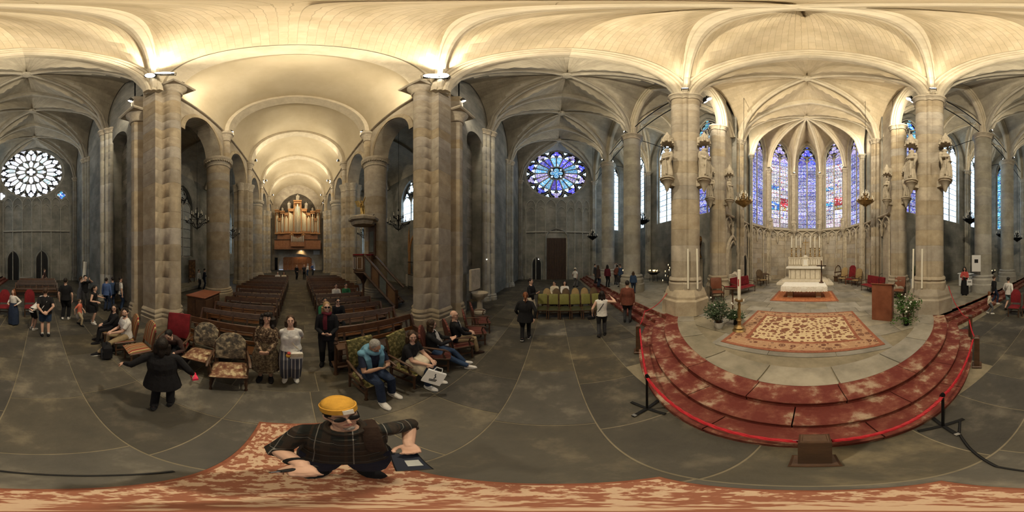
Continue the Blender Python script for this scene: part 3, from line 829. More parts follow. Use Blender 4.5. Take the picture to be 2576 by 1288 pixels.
# apse
for i in range(5):
    p, q = V(APX[i]), V(APX[i + 1]); c = (p + q) / 2; n = (APC - c).normalized()
    lab = ['blue violet stained window of the apse, leftmost of the five in front of the altar', 'white stained window with a red figure, left of the central window', 'central blue medallion window behind the altar candles', 'white stained window with red and blue patches, right of the central window', 'blue violet stained window, rightmost of the five in the apse'][i]
    if i in (1, 3):
        k = i
        def mt(l, r, k=k):
            if r < 2: return 'glass_pink'
            if k == 1 and l == 1 and r in (4, 5, 6): return 'glass_red' if r > 4 else 'glass_amber'
            if r in (9, 13): return 'glass_azure' if (l + r) % 3 == 0 else 'glass_fig'
            if k == 1 and l == 0 and r in (4, 5): return 'glass_azure'
            if k == 3 and r in (4, 5, 6): return {(0, 5): 'glass_azure', (1, 5): 'glass_red', (1, 6): 'glass_red', (1, 4): 'glass_amber'}.get((l, r), 'glass_fig')
            if r > 15: return 'glass_blue'
            return 'glass_fig'
        lancet(c.x, c.y, face(n.x, n.y), 1.0, 5.45, 13.5, 2.55, .42, 2, 17, mt, lab, head='glass_lilac')
    else:
        lancet(c.x, c.y, face(n.x, n.y), 1.0, 5.45, 13.5, 2.55, .42, 2, 17, 'glass_blue', lab, head='glass_rn_v' if i == 2 else 'glass_lilac')
for s in (1, -1):
    lancet(8.3 + 2.75, s * 4.72 + .15, face(0, -s), .93, 5.45, 13.3, 2.45, .42, 2, 17, 'glass_teal', 'narrow teal window in the choir wall, %s side' % ('north' if s > 0 else 'south'))
    nm = 'north' if s > 0 else 'south'
    for k, y in enumerate(CHW[s]):
        lancet(9.45, y, face(-1, 0), 1.13, 5.85, 13.6, 2.35, .42, 2, 13, 'glass_blue' if k == 0 else 'glass_clear', ['coloured', 'clear', 'clear'][k] + ' lancet window of the %s chapels, %s from the choir' % (nm, ['first', 'second', 'third'][k]), head='glass_teal' if k == 0 else None)
    lancet(7.1, YN if s > 0 else YS, face(0, -s), .98, 5.85, 13.5, 2.15, .42, 2, 13, 'glass_clear' if s > 0 else 'glass_teal', 'lancet window in the end wall beside the %s rose' % ('blue' if s > 0 else 'pale'))
    lancet(-11.9 + .2, s * 9.6, face(0, -s), 1.38, 2.6 if s < 0 else 6.0, 7.4 if s < 0 else 8.0, 2.2, .3, 2, 5 if s < 0 else 2, 'glass_dim' if s < 0 else 'glass_clear', 'traceried aisle window of the %s nave aisle, nearest the transept' % nm, head='glass_clear' if s > 0 else 'glass_dim')
    for k, ux in enumerate((12.6, 17.5, 23)):
        lancet(-4.4 - ux, s * 9.6, face(0, -s), .73, 3.05, 8.0, 1.15, .3, 1, 8, 'glass_clear', 'narrow aisle window of the %s nave aisle, %s from the transept' % (nm, ['second', 'third', 'fourth'][k]))

def rose(loc, rz, label, north):
    e = win_root(loc, rz, label)
    yy = .25; Rr = ROSE_R
    MB().add([(Rr * cos(2 * PI * j / 48), yy + .08, Rr * sin(2 * PI * j / 48)) for j in range(48)], [tuple(range(48))]).build('dark_backing', M['lead'], e)
    tr = MB()
    circ = lambda r, w, cx_=0, cz=0, n=48: tr.tube([(cx_ + r * cos(2 * PI * j / n), yy, cz + r * sin(2 * PI * j / n)) for j in range(n)], w, 6, close=True, sm=False)
    circ(Rr - .05, .12); circ(Rr - .22, .05)
    P3 = lambda a, r: (r * sin(a), yy, r * cos(a))
    def put(name, me, a, r, roll=None): inst(name, me, e, T(r * sin(a), yy + .02, r * cos(a)) @ RY(a if roll is None else roll))
    def wedge(r0, r1, w0, w1, mat):
        return poly_me(('w', r0, r1, w0, w1), [(-w0, r0), (w0, r0), (w1, r1), (-w1, r1)], mat)
    if north:
        circ(.93, .07)
        put('foil_pane', foil_me(4, .30, .44, 'glass_rn_c', PI / 2, .3), 0, 0)
        for k in range(4): put('foil_pane', foil_me(1, .11, 0, 'glass_clear'), R(45 + 90 * k), .72)
        for k in range(20):
            a = R(9 + 18 * k); pet = (k // 1 + 1) // 2
            mt = 'glass_rn_c' if ((k + 1) // 2) % 2 == 0 else 'glass_rn_v'
            if (k + 1) // 2 in (3, 7): mt = 'glass_lilac'
            inst('pane', wedge(1.05, 2.42, .10, .30, mt), e, T(0, yy + .02, 0) @ RY(a))
            put('foil_pane', foil_me(3, .13, .13, 'glass_clear'), a, 2.66)
            tr.tube([P3(R(18 * k), .95), P3(R(18 * k), 2.5 if k % 2 else 2.9)], .05 if k % 2 == 0 else .075, 6, sm=False)
        for k in range(10):
            a = R(36 * k)
            put('foil_pane', foil_me(3, .21, .23, 'glass_lilac' if k % 2 else 'glass_rn_v'), a, 3.12)
            put('foil_pane', foil_me(3, .12, .14, 'glass_clear', -PI / 2), a + R(18), 3.40)
            for s in (-1, 1):
                tr.tube([P3(a + s * R(18), 2.45), P3(a + s * R(17.2), 2.85), P3(a + s * R(13), 3.2), P3(a + s * R(7), 3.48), P3(a, 3.66)], .045, 6, sm=False)
                put('foil_pane', poly_me(('sl',), [(-.04, -.16), (.05, -.12), (.05, .14), (-.03, .18)], 'glass_rn_v'), a + s * R(9.5), 2.98, a - s * R(25))
            tr.tube([P3(a - R(17), 2.48), P3(a - R(9), 2.56), P3(a, 2.48), P3(a + R(9), 2.56), P3(a + R(17), 2.48)], .04, 6, sm=False)
    else:
        circ(.62, .07)
        put('foil_pane', foil_me(4, .2, .3, 'glass_pale', PI / 2, .2), 0, 0)
        for k in range(12):
            a = R(30 * k)
            mt = 'glass_pale_t' if k in (2, 3, 7, 11) else 'glass_pale'
            inst('pane', wedge(.72, 1.30, .13, .26, mt), e, T(0, yy + .02, 0) @ RY(a))
            put('foil_pane', foil_me(3, .12, .13, mt), a, 1.44)
            tr.tube([P3(a + R(15), .66), P3(a + R(15), 2.75)], .06, 6, sm=False)
            tr.tube([P3(a - R(15), 1.45), P3(a - R(9), 1.60), P3(a, 1.72), P3(a + R(9), 1.60), P3(a + R(15), 1.45)], .045, 6, sm=False)
            tr.tube([P3(a, 1.72), P3(a, 2.6)], .045, 6, sm=False)
            for s in (-1, 1):
                m2 = 'glass_pale_t' if k in (3, 4, 9, 1) and s > 0 else 'glass_pale'
                inst('pane', wedge(1.78, 2.5, .17, .27, m2), e, T(0, yy + .02, 0) @ RY(a + s * R(7.5)))
                put('foil_pane', foil_me(3, .12, .12, m2), a + s * R(7.5), 2.68)
                tr.tube([P3(a + s * R(15), 2.7), P3(a + s * R(14), 3.0), P3(a + s * R(9), 3.32), P3(a, 3.56)], .04, 6, sm=False)
            put('foil_pane', foil_me(4, .16, .18, 'glass_pale'), a, 3.12)
            put('foil_pane', foil_me(3, .15, .17, 'glass_pale', -PI / 2), a + R(15), 3.36)
            for s in (-1, 1): put('foil_pane', foil_me(1, .06, 0, 'glass_pale'), a + s * R(6), 2.9)
    tr.build('tracery', M['tracery'], e)
    return e
rose((RN.x, YN, RN.y), face(0, -1), 'blue rose window of the north transept with twenty violet and cyan rays', True)
rose((RSX.x, YS, RSX.y), face(0, 1), 'pale white rose window of the south transept', False)
for sx, mt in ((-1, 'glass_azure'), (1, 'glass_pale')):
    e = win_root((RSX.x + sx * 3.35, YS + .02, 9.75), face(0, 1), ('small blue' if sx < 0 else 'small white') + ' quatrefoil light under the pale rose')
    MB().tube([(.62 * cos(2 * PI * j / 24), 0, .62 * sin(2 * PI * j / 24)) for j in range(24)], .07, 6, close=True).build('tracery', M['tracery'], e)
    inst('foil_pane', foil_me(4, .2, .26, mt, PI / 2, .12), e, T(0, -.03, 0))

# ---- blind tracery and doors of the transept ends, string courses
def blind(y, s, xs, z1, zs_, label, skip=()):
    m = MB(); t = -s * .12
    for x in xs:
        zb = 0 if x not in skip else 5.4
        m.tube([(x, y + t, zb), (x, y + t, z1)], .05, 6, sm=False)
    for a, b in zip(xs, xs[1:]):
        hw = (b - a) / 2
        m.tube([((a + b) / 2 + hw * q, y + t, z1 + zs_ * P_(q, .4)) for q in SS(12)], .045, 6, sm=False)
        m.tube([((a + b) / 2 + hw * q * .8, y + t * .6, z1 - .5 + zs_ * .6 * P_(q, .4)) for q in SS(10)], .035, 6, sm=False)
    m.box(((xs[0] + xs[-1]) / 2, y + t * .6, 5.45), (xs[-1] - xs[0], .24, .16), b=.05)
    o = m.build('trim_%s' % ('1' if s > 0 else '2'), M['tracery']); struct(o, label)
blind(YN, 1, [-3.1, -1.95, -.85, .35, 1.55, 2.5, 3.4, 4.2], 8.4, .95, 'blind tracery of slim mullions under the blue rose', skip=(.35,))
blind(YS, -1, [-3.2, -2.15, -1.1, -.05, 1.0, 2.05, 3.1, 4.2], 8.5, .9, 'blind tracery of slim mullions under the pale rose')
def door(n, x, y, s, w, h, mat, pointed, label, planks=6, tymp=False):
    e = empty('door_%d' % n, (x, y - s * .06, 0), 0 if s < 0 else PI); struct(e, label)
    hw = w / 2
    zt = lambda u: h + (w * .8 * P_(u / hw, .4) if pointed else 0)
    pw = w / planks
    for i in range(planks):
        u0, u1 = -hw + i * pw + .008, -hw + (i + 1) * pw - .008
        us = [lerp(u0, u1, t / 4) for t in range(5)]
        m = MB()
        poly = [(u0, 0.02), (u1, .02)] + [(u, zt(u)) for u in us[::-1]]
        vs = [(a, .03, b) for a, b in poly] + [(a, -.04, b) for a, b in poly]
        k = len(poly)
        m.add(vs, [tuple(range(k))[::-1], tuple(range(k, 2 * k))] + [(j, (j + 1) % k, k + (j + 1) % k, k + j) for j in range(k)])
        m.build('plank', M[mat], e)
    fr = MB()
    pts = [(-hw - .1, .06, 0)] + [((hw + .1) * q, .06, h + (w * (.42 if tymp else .8) + .1) * P_(q, .05 if tymp else .4)) for q in SS(14)] + [(hw + .1, .06, 0)] if pointed or tymp else [(-hw - .1, .06, 0), (-hw - .1, .06, h + .1), (hw + .1, .06, h + .1), (hw + .1, .06, 0)]
    fr.tube(pts, .11, 6, sm=False)
    fr.build('frame', M['wall'], e)
    if tymp:
        pts = [(hw * q, -.02, h + w * .42 * P_(q, .05)) for q in SS(16)]
        MB().add(pts, [tuple(range(len(pts)))]).build('tympanum', M['wall'], e)
    MB().ball((hw * .7, .07, 1.1), .05, 8, 5).build('handle', M['iron'], e)
door(1, .43, YN, 1, 2.3, 4.75, 'door', False, 'tall dark double door under the blue rose', 8, True)
door(2, -1.85, YN, 1, .95, 1.75, 'black', True, 'small dark pointed door left of the tall north door', 4)
door(3, 3.05, YS, -1, 1.25, 2.2, 'black', True, 'dark pointed door under the pale rose, nearer the choir', 5)
door(4, -.12, YS, -1, 1.25, 2.2, 'black', True, 'dark pointed door under the pale rose, behind the walker in white shorts', 5)
# bench along the south wall
tag(MB().box((1.5, YS + .35, .2), (1.6, .5, .4), b=.03).build('stone_bench', M['wall']), 'low stone bench between the two pointed doors of the pale rose wall', 'bench')

# ================================================================ LAMPS
def lamp(x, y, z, aim, watts, label, cone=120, size=.16, col=(1, .86, .63), group=None, glow='glow', blend=.8, radius=.12):
    d = V(aim).normalized()
    e = empty('floodlight', (x, y, z), 0, label, 'lamp', group)
    rot = d.to_track_quat('Z', 'Y').to_matrix().to_4x4()
    m = MB(); m.M = rot
    m.box((0, 0, -.06), (size * 1.7, size * 1.3, .1), b=.02)
    m.box((size * .95, 0, -.1), (.02, .05, .22)); m.box((-size * .95, 0, -.1), (.02, .05, .22)); m.box((0, 0, -.2), (size * 1.9, .06, .03))
    m.build('housing', M['iron'], e)
    g = MB(); g.M = rot
    g.lathe([(size * .3, .02), (size * .82, .0), (size * .82, -.02)], 18); g.build('lens', M[glow], e)
    L = bpy.data.lights.new('lamp_light', 'SPOT'); L.energy = watts; L.color = col; L.spot_size = R(cone); L.spot_blend = blend; L.shadow_soft_size = radius
    o = bpy.data.objects.new('lamp_light', L); COL.objects.link(o); o.parent = e
    o.matrix_local = T(*(d * .1)) @ (-d).to_track_quat('Z', 'Y').to_matrix().to_4x4()
    return e
lamp(-3.5, 4.0, 13.3, (.75, -.75, .1), 2000, 'glaring floodlight on the north west crossing pier', 176, .5, blend=.3)
lamp(-3.5, -3.7, 13.35, (.75, .75, .3), 1700, 'glaring floodlight on the south west crossing pier', 172, .38, blend=.4)
lamp(-4.6, 4.1, 13.25, (-.9, -.5, .1), 800, 'floodlight on the north west pier aimed into the nave', 165, .2)
lamp(-4.6, -3.9, 13.25, (-.9, .5, .1), 800, 'floodlight on the south west pier aimed into the nave', 165, .2)
for s in (1, -1):
    sd = 'left' if s > 0 else 'right'
    lamp(5.55, s * 4.1, 12.45, (.95, -s * .25, .3), 1150, 'floodlight at the top of the %s statue pier, aimed over the choir' % sd, 150, .24)
    lamp(4.25, s * 4.05, 12.5, (-.6, -s * .5, .5), 800, 'small floodlight at the top of the %s statue pier, aimed at the crossing' % sd, 165, .14)
    lamp(10.35, s * 4.45, 12.35, (.5, -s * .75, .3), 720, 'floodlight on the %s choir wall, aimed at the apse vault' % sd, 165, .2)
    for k, x in enumerate((-15.2, -20.5, -26.2)):
        lamp(x, s * 3.85, 13.15, (-.25, -s * .8, .35), 900, 'floodlight on the %s capital of the %s side of the nave' % (['second', 'third', 'fourth'][k], 'north' if s > 0 else 'south'), 165, .16)
    b = NB if s > 0 else SB
    for k in (1, 2):
        lamp(5.35, b[k], ZS + .55, (.8, 0, .7), 330, 'small floodlight over the round column capital, %s from the choir, %s side' % (['', 'first', 'second'][k], 'north' if s > 0 else 'south'), 150, .1)
        lamp(4.35, b[k], ZS + .55, (-.8, 0, .5), 230, 'small floodlight over the round column capital facing the transept, %s, %s side' % (['', 'first', 'second'][k], 'north' if s > 0 else 'south'), 150, .08)
for k, i in enumerate((1, 2, 3, 4)):
    p = V(APX[i]); q = p.lerp(APC, .1)
    lamp(q.x, q.y, 11.75, (APC.x - p.x, APC.y - p.y, 4.6), 110, 'small lamp at the foot of the apse ribs, %s from the left' % ['first', 'second', 'third', 'fourth'][k], 140, .08)
    pier(p.lerp(APC, .03).x, p.lerp(APC, .03).y, [('c', 0, 0, .13), ('c', .12, .12, .06), ('c', -.12, .12, .06), ('c', .12, -.12, .06), ('c', -.12, -.12, .06)], PZ, 11.6, 'slim shaft between the apse windows', mat='carved', base=B_LOW, cap=C_RING, n=40, name='wall_shaft')
for i in (0, 5):
    p = V(APX[i]); pier(p.lerp(APC, .03).x, p.lerp(APC, .03).y, [('c', 0, 0, .13), ('c', .12, .12, .06), ('c', -.12, -.12, .06)], PZ, 11.9, 'slim shaft at the start of the apse curve', mat='carved', base=B_LOW, cap=C_RING, n=40, name='wall_shaft')
lamp(-25.9, 4.15, 11.6, (-.8, -.9, -.42), 420, 'lamp near the organ lighting its pipes', 70, .1, (1, .72, .42))

for s in (1, -1):  # extra down-aimed floods, added to brighten the floors below
    sd = 'north' if s > 0 else 'south'
    lamp(-3.2, s * 4.05, 13.05, (.6, -s * .6, -.75), 3600 if s > 0 else 2000, 'added floodlight on the %s west pier aimed down to brighten the crossing floor' % sd, 125, .2, blend=1, radius=.2)
    lamp(-3.6, s * 5.9, 12.35, (.25, s * .6, -.8), 700, 'added floodlight on the %s west pier aimed down to brighten the transept' % sd, 120, .14, blend=1, radius=.2)
    lamp(5.5, s * 3.85, 12.35, (.5, -s * .5, -.8), 1300, 'added floodlight on the %s statue pier aimed down to brighten the altar' % sd, 120, .16, blend=1, radius=.2)
    lamp(-10.0, s * 4.2, 13.0, (-.3, -s * .5, -.85), 1100, 'added floodlight above the first %s nave column aimed down to brighten the pews' % sd, 125, .12, blend=1, radius=.2)
    lamp(-20.3, s * 4.2, 13.0, (-.3, -s * .5, -.85), 900, 'added floodlight above the third %s nave column aimed down to brighten the aisle' % sd, 125, .12, blend=1, radius=.2)
# ================================================================ FURNITURE AND FITTINGS
def stripes(name, cols, period, axis=0, rough=.85):
    m, t, P = nt(name); N, L = t.nodes, t.links
    g = N.new('ShaderNodeTexCoord'); sx = N.new('ShaderNodeSeparateXYZ'); L.new(g.outputs['Object'], sx.inputs[0])
    a = N.new('ShaderNodeMath'); a.operation = 'MULTIPLY'; a.inputs[1].default_value = 1 / period; L.new(sx.outputs[axis], a.inputs[0])
    f = N.new('ShaderNodeMath'); f.operation = 'FRACT'; L.new(a.outputs[0], f.inputs[0])
    r = N.new('ShaderNodeValToRGB'); cr = r.color_ramp; cr.interpolation = 'CONSTANT'
    cr.elements[0].position = 0; cr.elements[0].color = rgba(cols[0][1]); cr.elements[1].position = cols[1][0]; cr.elements[1].color = rgba(cols[1][1])
    for p, c in cols[2:]:
        e = cr.elements.new(p); e.color = rgba(c)
    L.new(f.outputs[0], r.inputs[0]); L.new(r.outputs[0], P.inputs['Base Color']); P.inputs['Roughness'].default_value = rough
    return m
def spots(name, bg, c1, c2, scale, rough=.95):
    """woven rosettes of two sizes and thin vines on a pale ground"""
    m, t, P = nt(name); N, L = t.nodes, t.links
    g = N.new('ShaderNodeNewGeometry'); col = None
    n = N.new('ShaderNodeTexNoise'); n.inputs['Scale'].default_value = 9; n.inputs['Detail'].default_value = 8; L.new(g.outputs['Position'], n.inputs['Vector'])
    base = N.new('ShaderNodeMix'); base.data_type = 'RGBA'; base.inputs[6].default_value = rgba(tuple(q * .8 for q in bg)); base.inputs[7].default_value = rgba(bg)
    L.new(n.outputs['Fac'], base.inputs[0]); col = base.outputs[2]
    e = N.new('ShaderNodeTexVoronoi'); e.feature = 'DISTANCE_TO_EDGE'; e.inputs['Scale'].default_value = scale * 1.6; L.new(g.outputs['Position'], e.inputs['Vector'])
    def layer(src, stops, col):
        r = N.new('ShaderNodeValToRGB'); cr = r.color_ramp; cr.interpolation = 'CONSTANT'
        cr.elements[0].position = 0; cr.elements[0].color = stops[0][1]; cr.elements[1].position = stops[1][0]; cr.elements[1].color = stops[1][1]
        for p, c in stops[2:]:
            q = cr.elements.new(p); q.color = c
        L.new(src, r.inputs[0])
        mx = N.new('ShaderNodeMix'); mx.data_type = 'RGBA'; L.new(r.outputs['Alpha'], mx.inputs[0]); L.new(col, mx.inputs[6]); L.new(r.outputs[0], mx.inputs[7])
        return mx.outputs[2]
    o = lambda c: (*c, 1); z = (0, 0, 0, 0)
    col = layer(e.outputs['Distance'], [(0, (*c2, .7)), (.018, z)], col)
    for k, (f, rr) in enumerate(((2.0, .33), (1.0, .37))):
        v = N.new('ShaderNodeTexVoronoi'); v.inputs['Scale'].default_value = scale * f; v.inputs['Randomness'].default_value = .62
        L.new(g.outputs['Position'], v.inputs['Vector'])
        col = layer(v.outputs['Distance'], [(0, o(c2)), (rr * .28, o(c1)), (rr * .62, o(tuple((a + b) / 2 for a, b in zip(c1, c2)))), (rr * .74, o(c1)), (rr, z)], col)
    L.new(col, P.inputs['Base Color']); P.inputs['Roughness'].default_value = rough
    return m
M['tapestry'] = pmat('floral_tapestry', (.055, .05, .045), (.46, .38, .25), (.16, .13, .09), scale=11, rough=.95, bump=.3, bscale=60, pos=(.38, .66), det=3)
M['tapestry_seat'] = pmat('worn_tapestry', (.13, .05, .03), (.50, .40, .24), (.22, .12, .07), scale=9, rough=.95, bump=.3, bscale=60, pos=(.36, .64), det=3)
M['tapestry_olive'] = pmat('olive_tapestry', (.06, .06, .02), (.36, .30, .12), (.15, .13, .05), scale=16, rough=.95, bump=.3, bscale=60, pos=(.38, .66), det=3)
M['striped'] = stripes('striped_upholstery', [(0, (.20, .025, .018)), (.22, (.42, .26, .09)), (.34, (.10, .07, .03)), (.5, (.55, .40, .22)), (.58, (.20, .025, .018)), (.72, (.16, .11, .045)), (.88, (.48, .33, .15))], .17)
M['red_stripe'] = stripes('red_striped_velvet', [(0, (.085, .016, .011)), (.40, (.12, .026, .016)), (.62, (.07, .012, .009)), (.86, (.20, .09, .055))], .11)
M['green_back'] = pmat('green_leather', (.15, .145, .04), (.22, .21, .06), scale=3, rough=.6)
M['green_seat'] = pmat('dark_green_leather', (.028, .03, .011), (.05, .05, .018), scale=3, rough=.6)
M['brown_back'] = pmat('brown_leather', (.07, .045, .025), (.13, .085, .045), scale=4, rough=.7)
M['tan_back'] = pmat('tan_leather', (.25, .17, .075), (.34, .24, .11), scale=4, rough=.7)
M['rug'] = spots('persian_rug', (.60, .46, .27), (.15, .055, .03), (.34, .17, .085), 3.5)
M['rug_band'] = spots('persian_rug_border', (.40, .23, .13), (.13, .045, .025), (.50, .36, .21), 4.2)
M['rug_edge'] = pmat('rug_edge', (.21, .07, .04), (.29, .115, .065), scale=12, rough=.95)
M['rug_old'] = pmat('worn_patterned_rug', (.31, .125, .075), (.62, .44, .30), (.38, .17, .10), scale=22, rough=.95, bump=.3, bscale=60, coord='World', pos=(.47, .53), det=3)
M['rug_orange'] = pmat('orange_rug', (.35, .09, .035), (.5, .22, .1), scale=9, rough=.95, coord='World')
M['ambo_wood'] = pmat('reddish_wood', (.16, .052, .026), (.23, .085, .045), scale=3, rough=.5)
M['pipe'] = pmat('organ_pipe_tin', (.72, .62, .42), rough=.35, metal=.75)
M['gilt_wood'] = pmat('honey_carved_wood', (.38, .17, .06), (.50, .27, .11), scale=7, rough=.5)
M['pot'] = pmat('white_pot', (.72, .72, .7), rough=.4)
M['lace'] = pmat('white_lace', (.62, .58, .5), (.82, .79, .72), scale=26, rough=.95, pos=(.45, .55))
M['panel_grey'] = pmat('painted_grey_panel', (.10, .115, .105), (.15, .16, .145), scale=3, rough=.6)
M['panel_brown'] = pmat('painted_brown_panel', (.13, .072, .035), (.18, .10, .05), scale=3, rough=.6)
M['paint'] = pmat('old_painting', (.04, .022, .012), (.30, .16, .05), (.12, .06, .025), scale=4, rough=.4, pos=(.4, .65))
M['bark'] = pmat('stem_brown', (.08, .05, .03), rough=.8)
M['blossom'] = pmat('white_blossom', (.75, .75, .68), rough=.7)

# ---- chairs; local front is +Y
def rz_to(fx, fy): return math.atan2(-fx, fy)
def chair(name, label, x, y, rz, fab, seatfab=None, wood='oak', back='arched', arms=True, group=None, w=.62, hb=1.12, z=0, seat_w=None):
    e = empty(name, (x, y, z), rz, label, 'chair', group)
    seatfab = seatfab or fab
    d = .54; sh = .45
    # seat cushion: domed
    rows = []
    m = MB(); m.box((0, 0, sh - .05), (w, d, .05), b=.012); m.build('seat_frame', M[wood], e)
    P = [[(lerp(-w/2 + .02, w/2 - .02, i / 6), lerp(-d/2 + .02, d/2 + .01, j / 6), sh - .03 + .065 * (1 - (2 * i / 6 - 1) ** 4) ** .5 * (1 - (2 * j / 6 - 1) ** 4) ** .5 + .004) for j in range(7)] for i in range(7)]
    MB().grid(P).build('seat', M[seatfab], e)
    # back: leaning slab with the outline of its kind
    hw = w / 2 - .03
    def top(u):
        if back == 'arched': return hb - .14 * abs(u / hw) ** 2.5 - (.03 if abs(u) > hw * .8 else 0)
        if back == 'oval': return hb - (1 - math.sqrt(max(0, 1 - (u / hw) ** 2))) * .28
        return hb - .01 * abs(u / hw)
    bz0 = sh + .10
    vs = []; n = 12
    for sgn in (1, -1):
        for i in range(n + 1):
            u = -hw + 2 * hw * i / n
            for k in range(5):
                zz = lerp(bz0, top(u), k / 4)
                bulge = .03 * (1 - (u / hw) ** 4) * (1 - (2 * k / 4 - 1) ** 4) if sgn > 0 else 0
                yy = -d / 2 + .04 - (zz - sh) * .20 + sgn * .022 + bulge
                vs.append((u, yy, zz))
    fs = []
    o = (n + 1) * 5
    for i in range(n):
        for k in range(4):
            a = i * 5 + k
            fs.append((a, a + 5, a + 6, a + 1)); fs.append((o + a, o + a + 1, o + a + 6, o + a + 5))
        a = i * 5
        fs.append((a, o + a, o + a + 5, a + 5)); fs.append((a + 4, a + 9, o + a + 9, o + a + 4))
    for k in range(4):
        fs.append((k, k + 1, o + k + 1, o + k)); a = n * 5 + k; fs.append((a, o + a, o + a + 1, a + 1))
    MB().add(vs, fs, 0, True).build('backrest', M[fab], e)
    for sx in (-1, 1):
        MB().tube([(sx * (w/2 - .03), -d/2 + .02, 0), (sx * (w/2 - .03), -d/2 + .03, sh), (sx * (w/2 - .02), -d/2 + .03 - (top(hw) - sh - .05) * .20, top(hw) - .05)], [.022, .026, .02], 8).build('rear_leg', M[wood], e)
        MB().lathe([(.026, 0), (.03, .03), (.018, .07), (.024, .14), (.028, .22), (.018, .27), (.03, .33), (.03, .42)], 10, (sx * (w/2 - .035), d/2 - .04, 0)).build('front_leg', M[wood], e)
        if arms:
            a = MB()
            a.tube([(sx * (w/2 - .01), -d/2 - .03, .72), (sx * (w/2 + .02), -.02, .71), (sx * (w/2 + .03), d/2 - .12, .69), (sx * (w/2 + .03), d/2 - .03, .65)], [.02, .024, .028, .02], 8, flat=.8)
            a.tube([(sx * (w/2 - .02), d/2 - .1, sh - .02), (sx * (w/2), d/2 - .14, .56), (sx * (w/2 + .02), d/2 - .1, .69)], [.022, .018, .02], 8)
            a.build('armrest', M[wood], e)
    s = MB()
    s.box((0, -.02, .17), (w - .09, .035, .035)); s.box((w/2 - .05, 0, .17), (.03, d - .06, .03)); s.box((-w/2 + .05, 0, .17), (.03, d - .06, .03))
    s.build('stretcher', M[wood], e)
    return e
def toward(x, y, off=0):
    return math.atan2(x, -y) + R(off)
chair('tapestry_armchair', 'empty floral tapestry armchair beside the woman in the brown patterned dress', -2.5, -1.1, rz_to(.93, .32), 'tapestry', 'tapestry_seat')
chair('tapestry_armchair', 'floral tapestry armchair between the empty one and the red chair', -2.75, -1.85, rz_to(.9, .15), 'tapestry', 'tapestry_seat')
chair('red_armchair', 'red velvet armchair with a high square back in front of the pier', -2.72, -2.55, rz_to(.85, .35), 'red_velvet', back='square', hb=1.2)
chair('striped_chair', 'empty striped chair with a dark frame beside the white shirted man', -2.02, -2.99, rz_to(.97, -.2), 'striped', arms=False, w=.5)
chair('striped_chair', 'striped chair on which the man in the white shirt sits', -2.0, -3.62, rz_to(.9, -.25), 'striped', arms=False, w=.5)
chair('striped_chair', 'striped chair on which the woman in black with glasses sits', -1.98, -4.26, rz_to(.9, -.25), 'striped', arms=False, w=.5)
chair('olive_armchair', 'olive tapestry armchair holding the man with the blue hoodie', -2.28, 1.12, rz_to(1, .15), 'tapestry_olive', back='square', hb=1.14, w=.56)
chair('olive_armchair', 'olive tapestry armchair holding the woman with the paper bag', -2.2, 1.86, rz_to(.95, .25), 'tapestry_olive', back='square', hb=1.14, w=.56)
chair('red_striped_armchair', 'red striped armchair holding the woman in the white blouse', -2.22, 2.58, rz_to(.8, .6), 'red_stripe', w=.56)
chair('red_striped_armchair', 'red striped armchair holding the bald man', -2.15, 3.3, rz_to(.6, .8), 'red_stripe')
chair('red_striped_armchair', 'empty red striped armchair next to the bald man', -2.15, 4.15, rz_to(.8, .6), 'red_stripe')
chair('red_striped_armchair', 'empty red striped armchair farthest along the row, by the holy water basin', -2.35, 4.95, rz_to(.8, .6), 'red_stripe')
for k in range(6):
    nth = ['leftmost', 'second from the left', 'third from the left', 'fourth from the left', 'fifth from the left', 'rightmost'][k]
    chair('green_chair', 'green leather chair with a square back, %s of the front row' % nth, -.45 + k * .47, 6.85 - k * .03, PI, 'green_back', 'green_seat', back='square', arms=False, group='green chairs in the north transept', w=.46, hb=1.0)
    chair('oval_chair', 'brown oval backed chair behind the green chairs, %s of its row' % nth, -.3 + k * .47, 7.75, PI, 'tan_back' if k in (0, 3, 4) else 'brown_back', 'brown_back', back='oval', arms=False, group='oval backed chairs behind the green ones', w=.46, hb=1.08)
for k, (px, lab) in enumerate(((10, 'red upholstered chair at the left edge of the south transept group'), (75, 'red upholstered chair just left of the man in the black shirt'), (2552, 'red upholstered chair nearest the choir in the south transept'))):
    p = pol(px, 7.1)
    chair('red_chair', lab, p.x, p.y, rz_to(-.1, 1), 'red_velvet', back='arched', arms=False, w=.5, hb=1.15)
chair('wooden_chair', 'wooden armchair beside the left statue pier in the choir', 6.9, 4.35, rz_to(-.7, -.7), 'ambo_wood', wood='oak', back='square', z=PZ)
chair('wooden_chair', 'wooden armchair behind the ambo near the right statue pier', 7.3, -4.5, rz_to(-.7, .7), 'ambo_wood', wood='oak', back='square', z=PZ)
chair('choir_armchair', 'red throne like armchair against the apse wall', 12.35, -3.2, rz_to(-.7, .7), 'red_velvet', wood='ambo_wood', back='arched', hb=1.5, z=PZ)
chair('choir_chair', 'pale backed chair left of the red throne', 12.95, -2.75, rz_to(-.8, .6), 'tan_back', back='arched', hb=1.3, z=PZ)
chair('choir_chair', 'pale backed chair right of the red throne', 11.65, -3.5, rz_to(-.6, .8), 'tan_back', back='arched', hb=1.3, z=PZ)
chair('choir_chair', 'dark armchair with a pink seat left of the high altar', 11.8, 3.5, rz_to(-.6, -.8), 'brown_back', 'tan_back', hb=1.2, z=PZ)

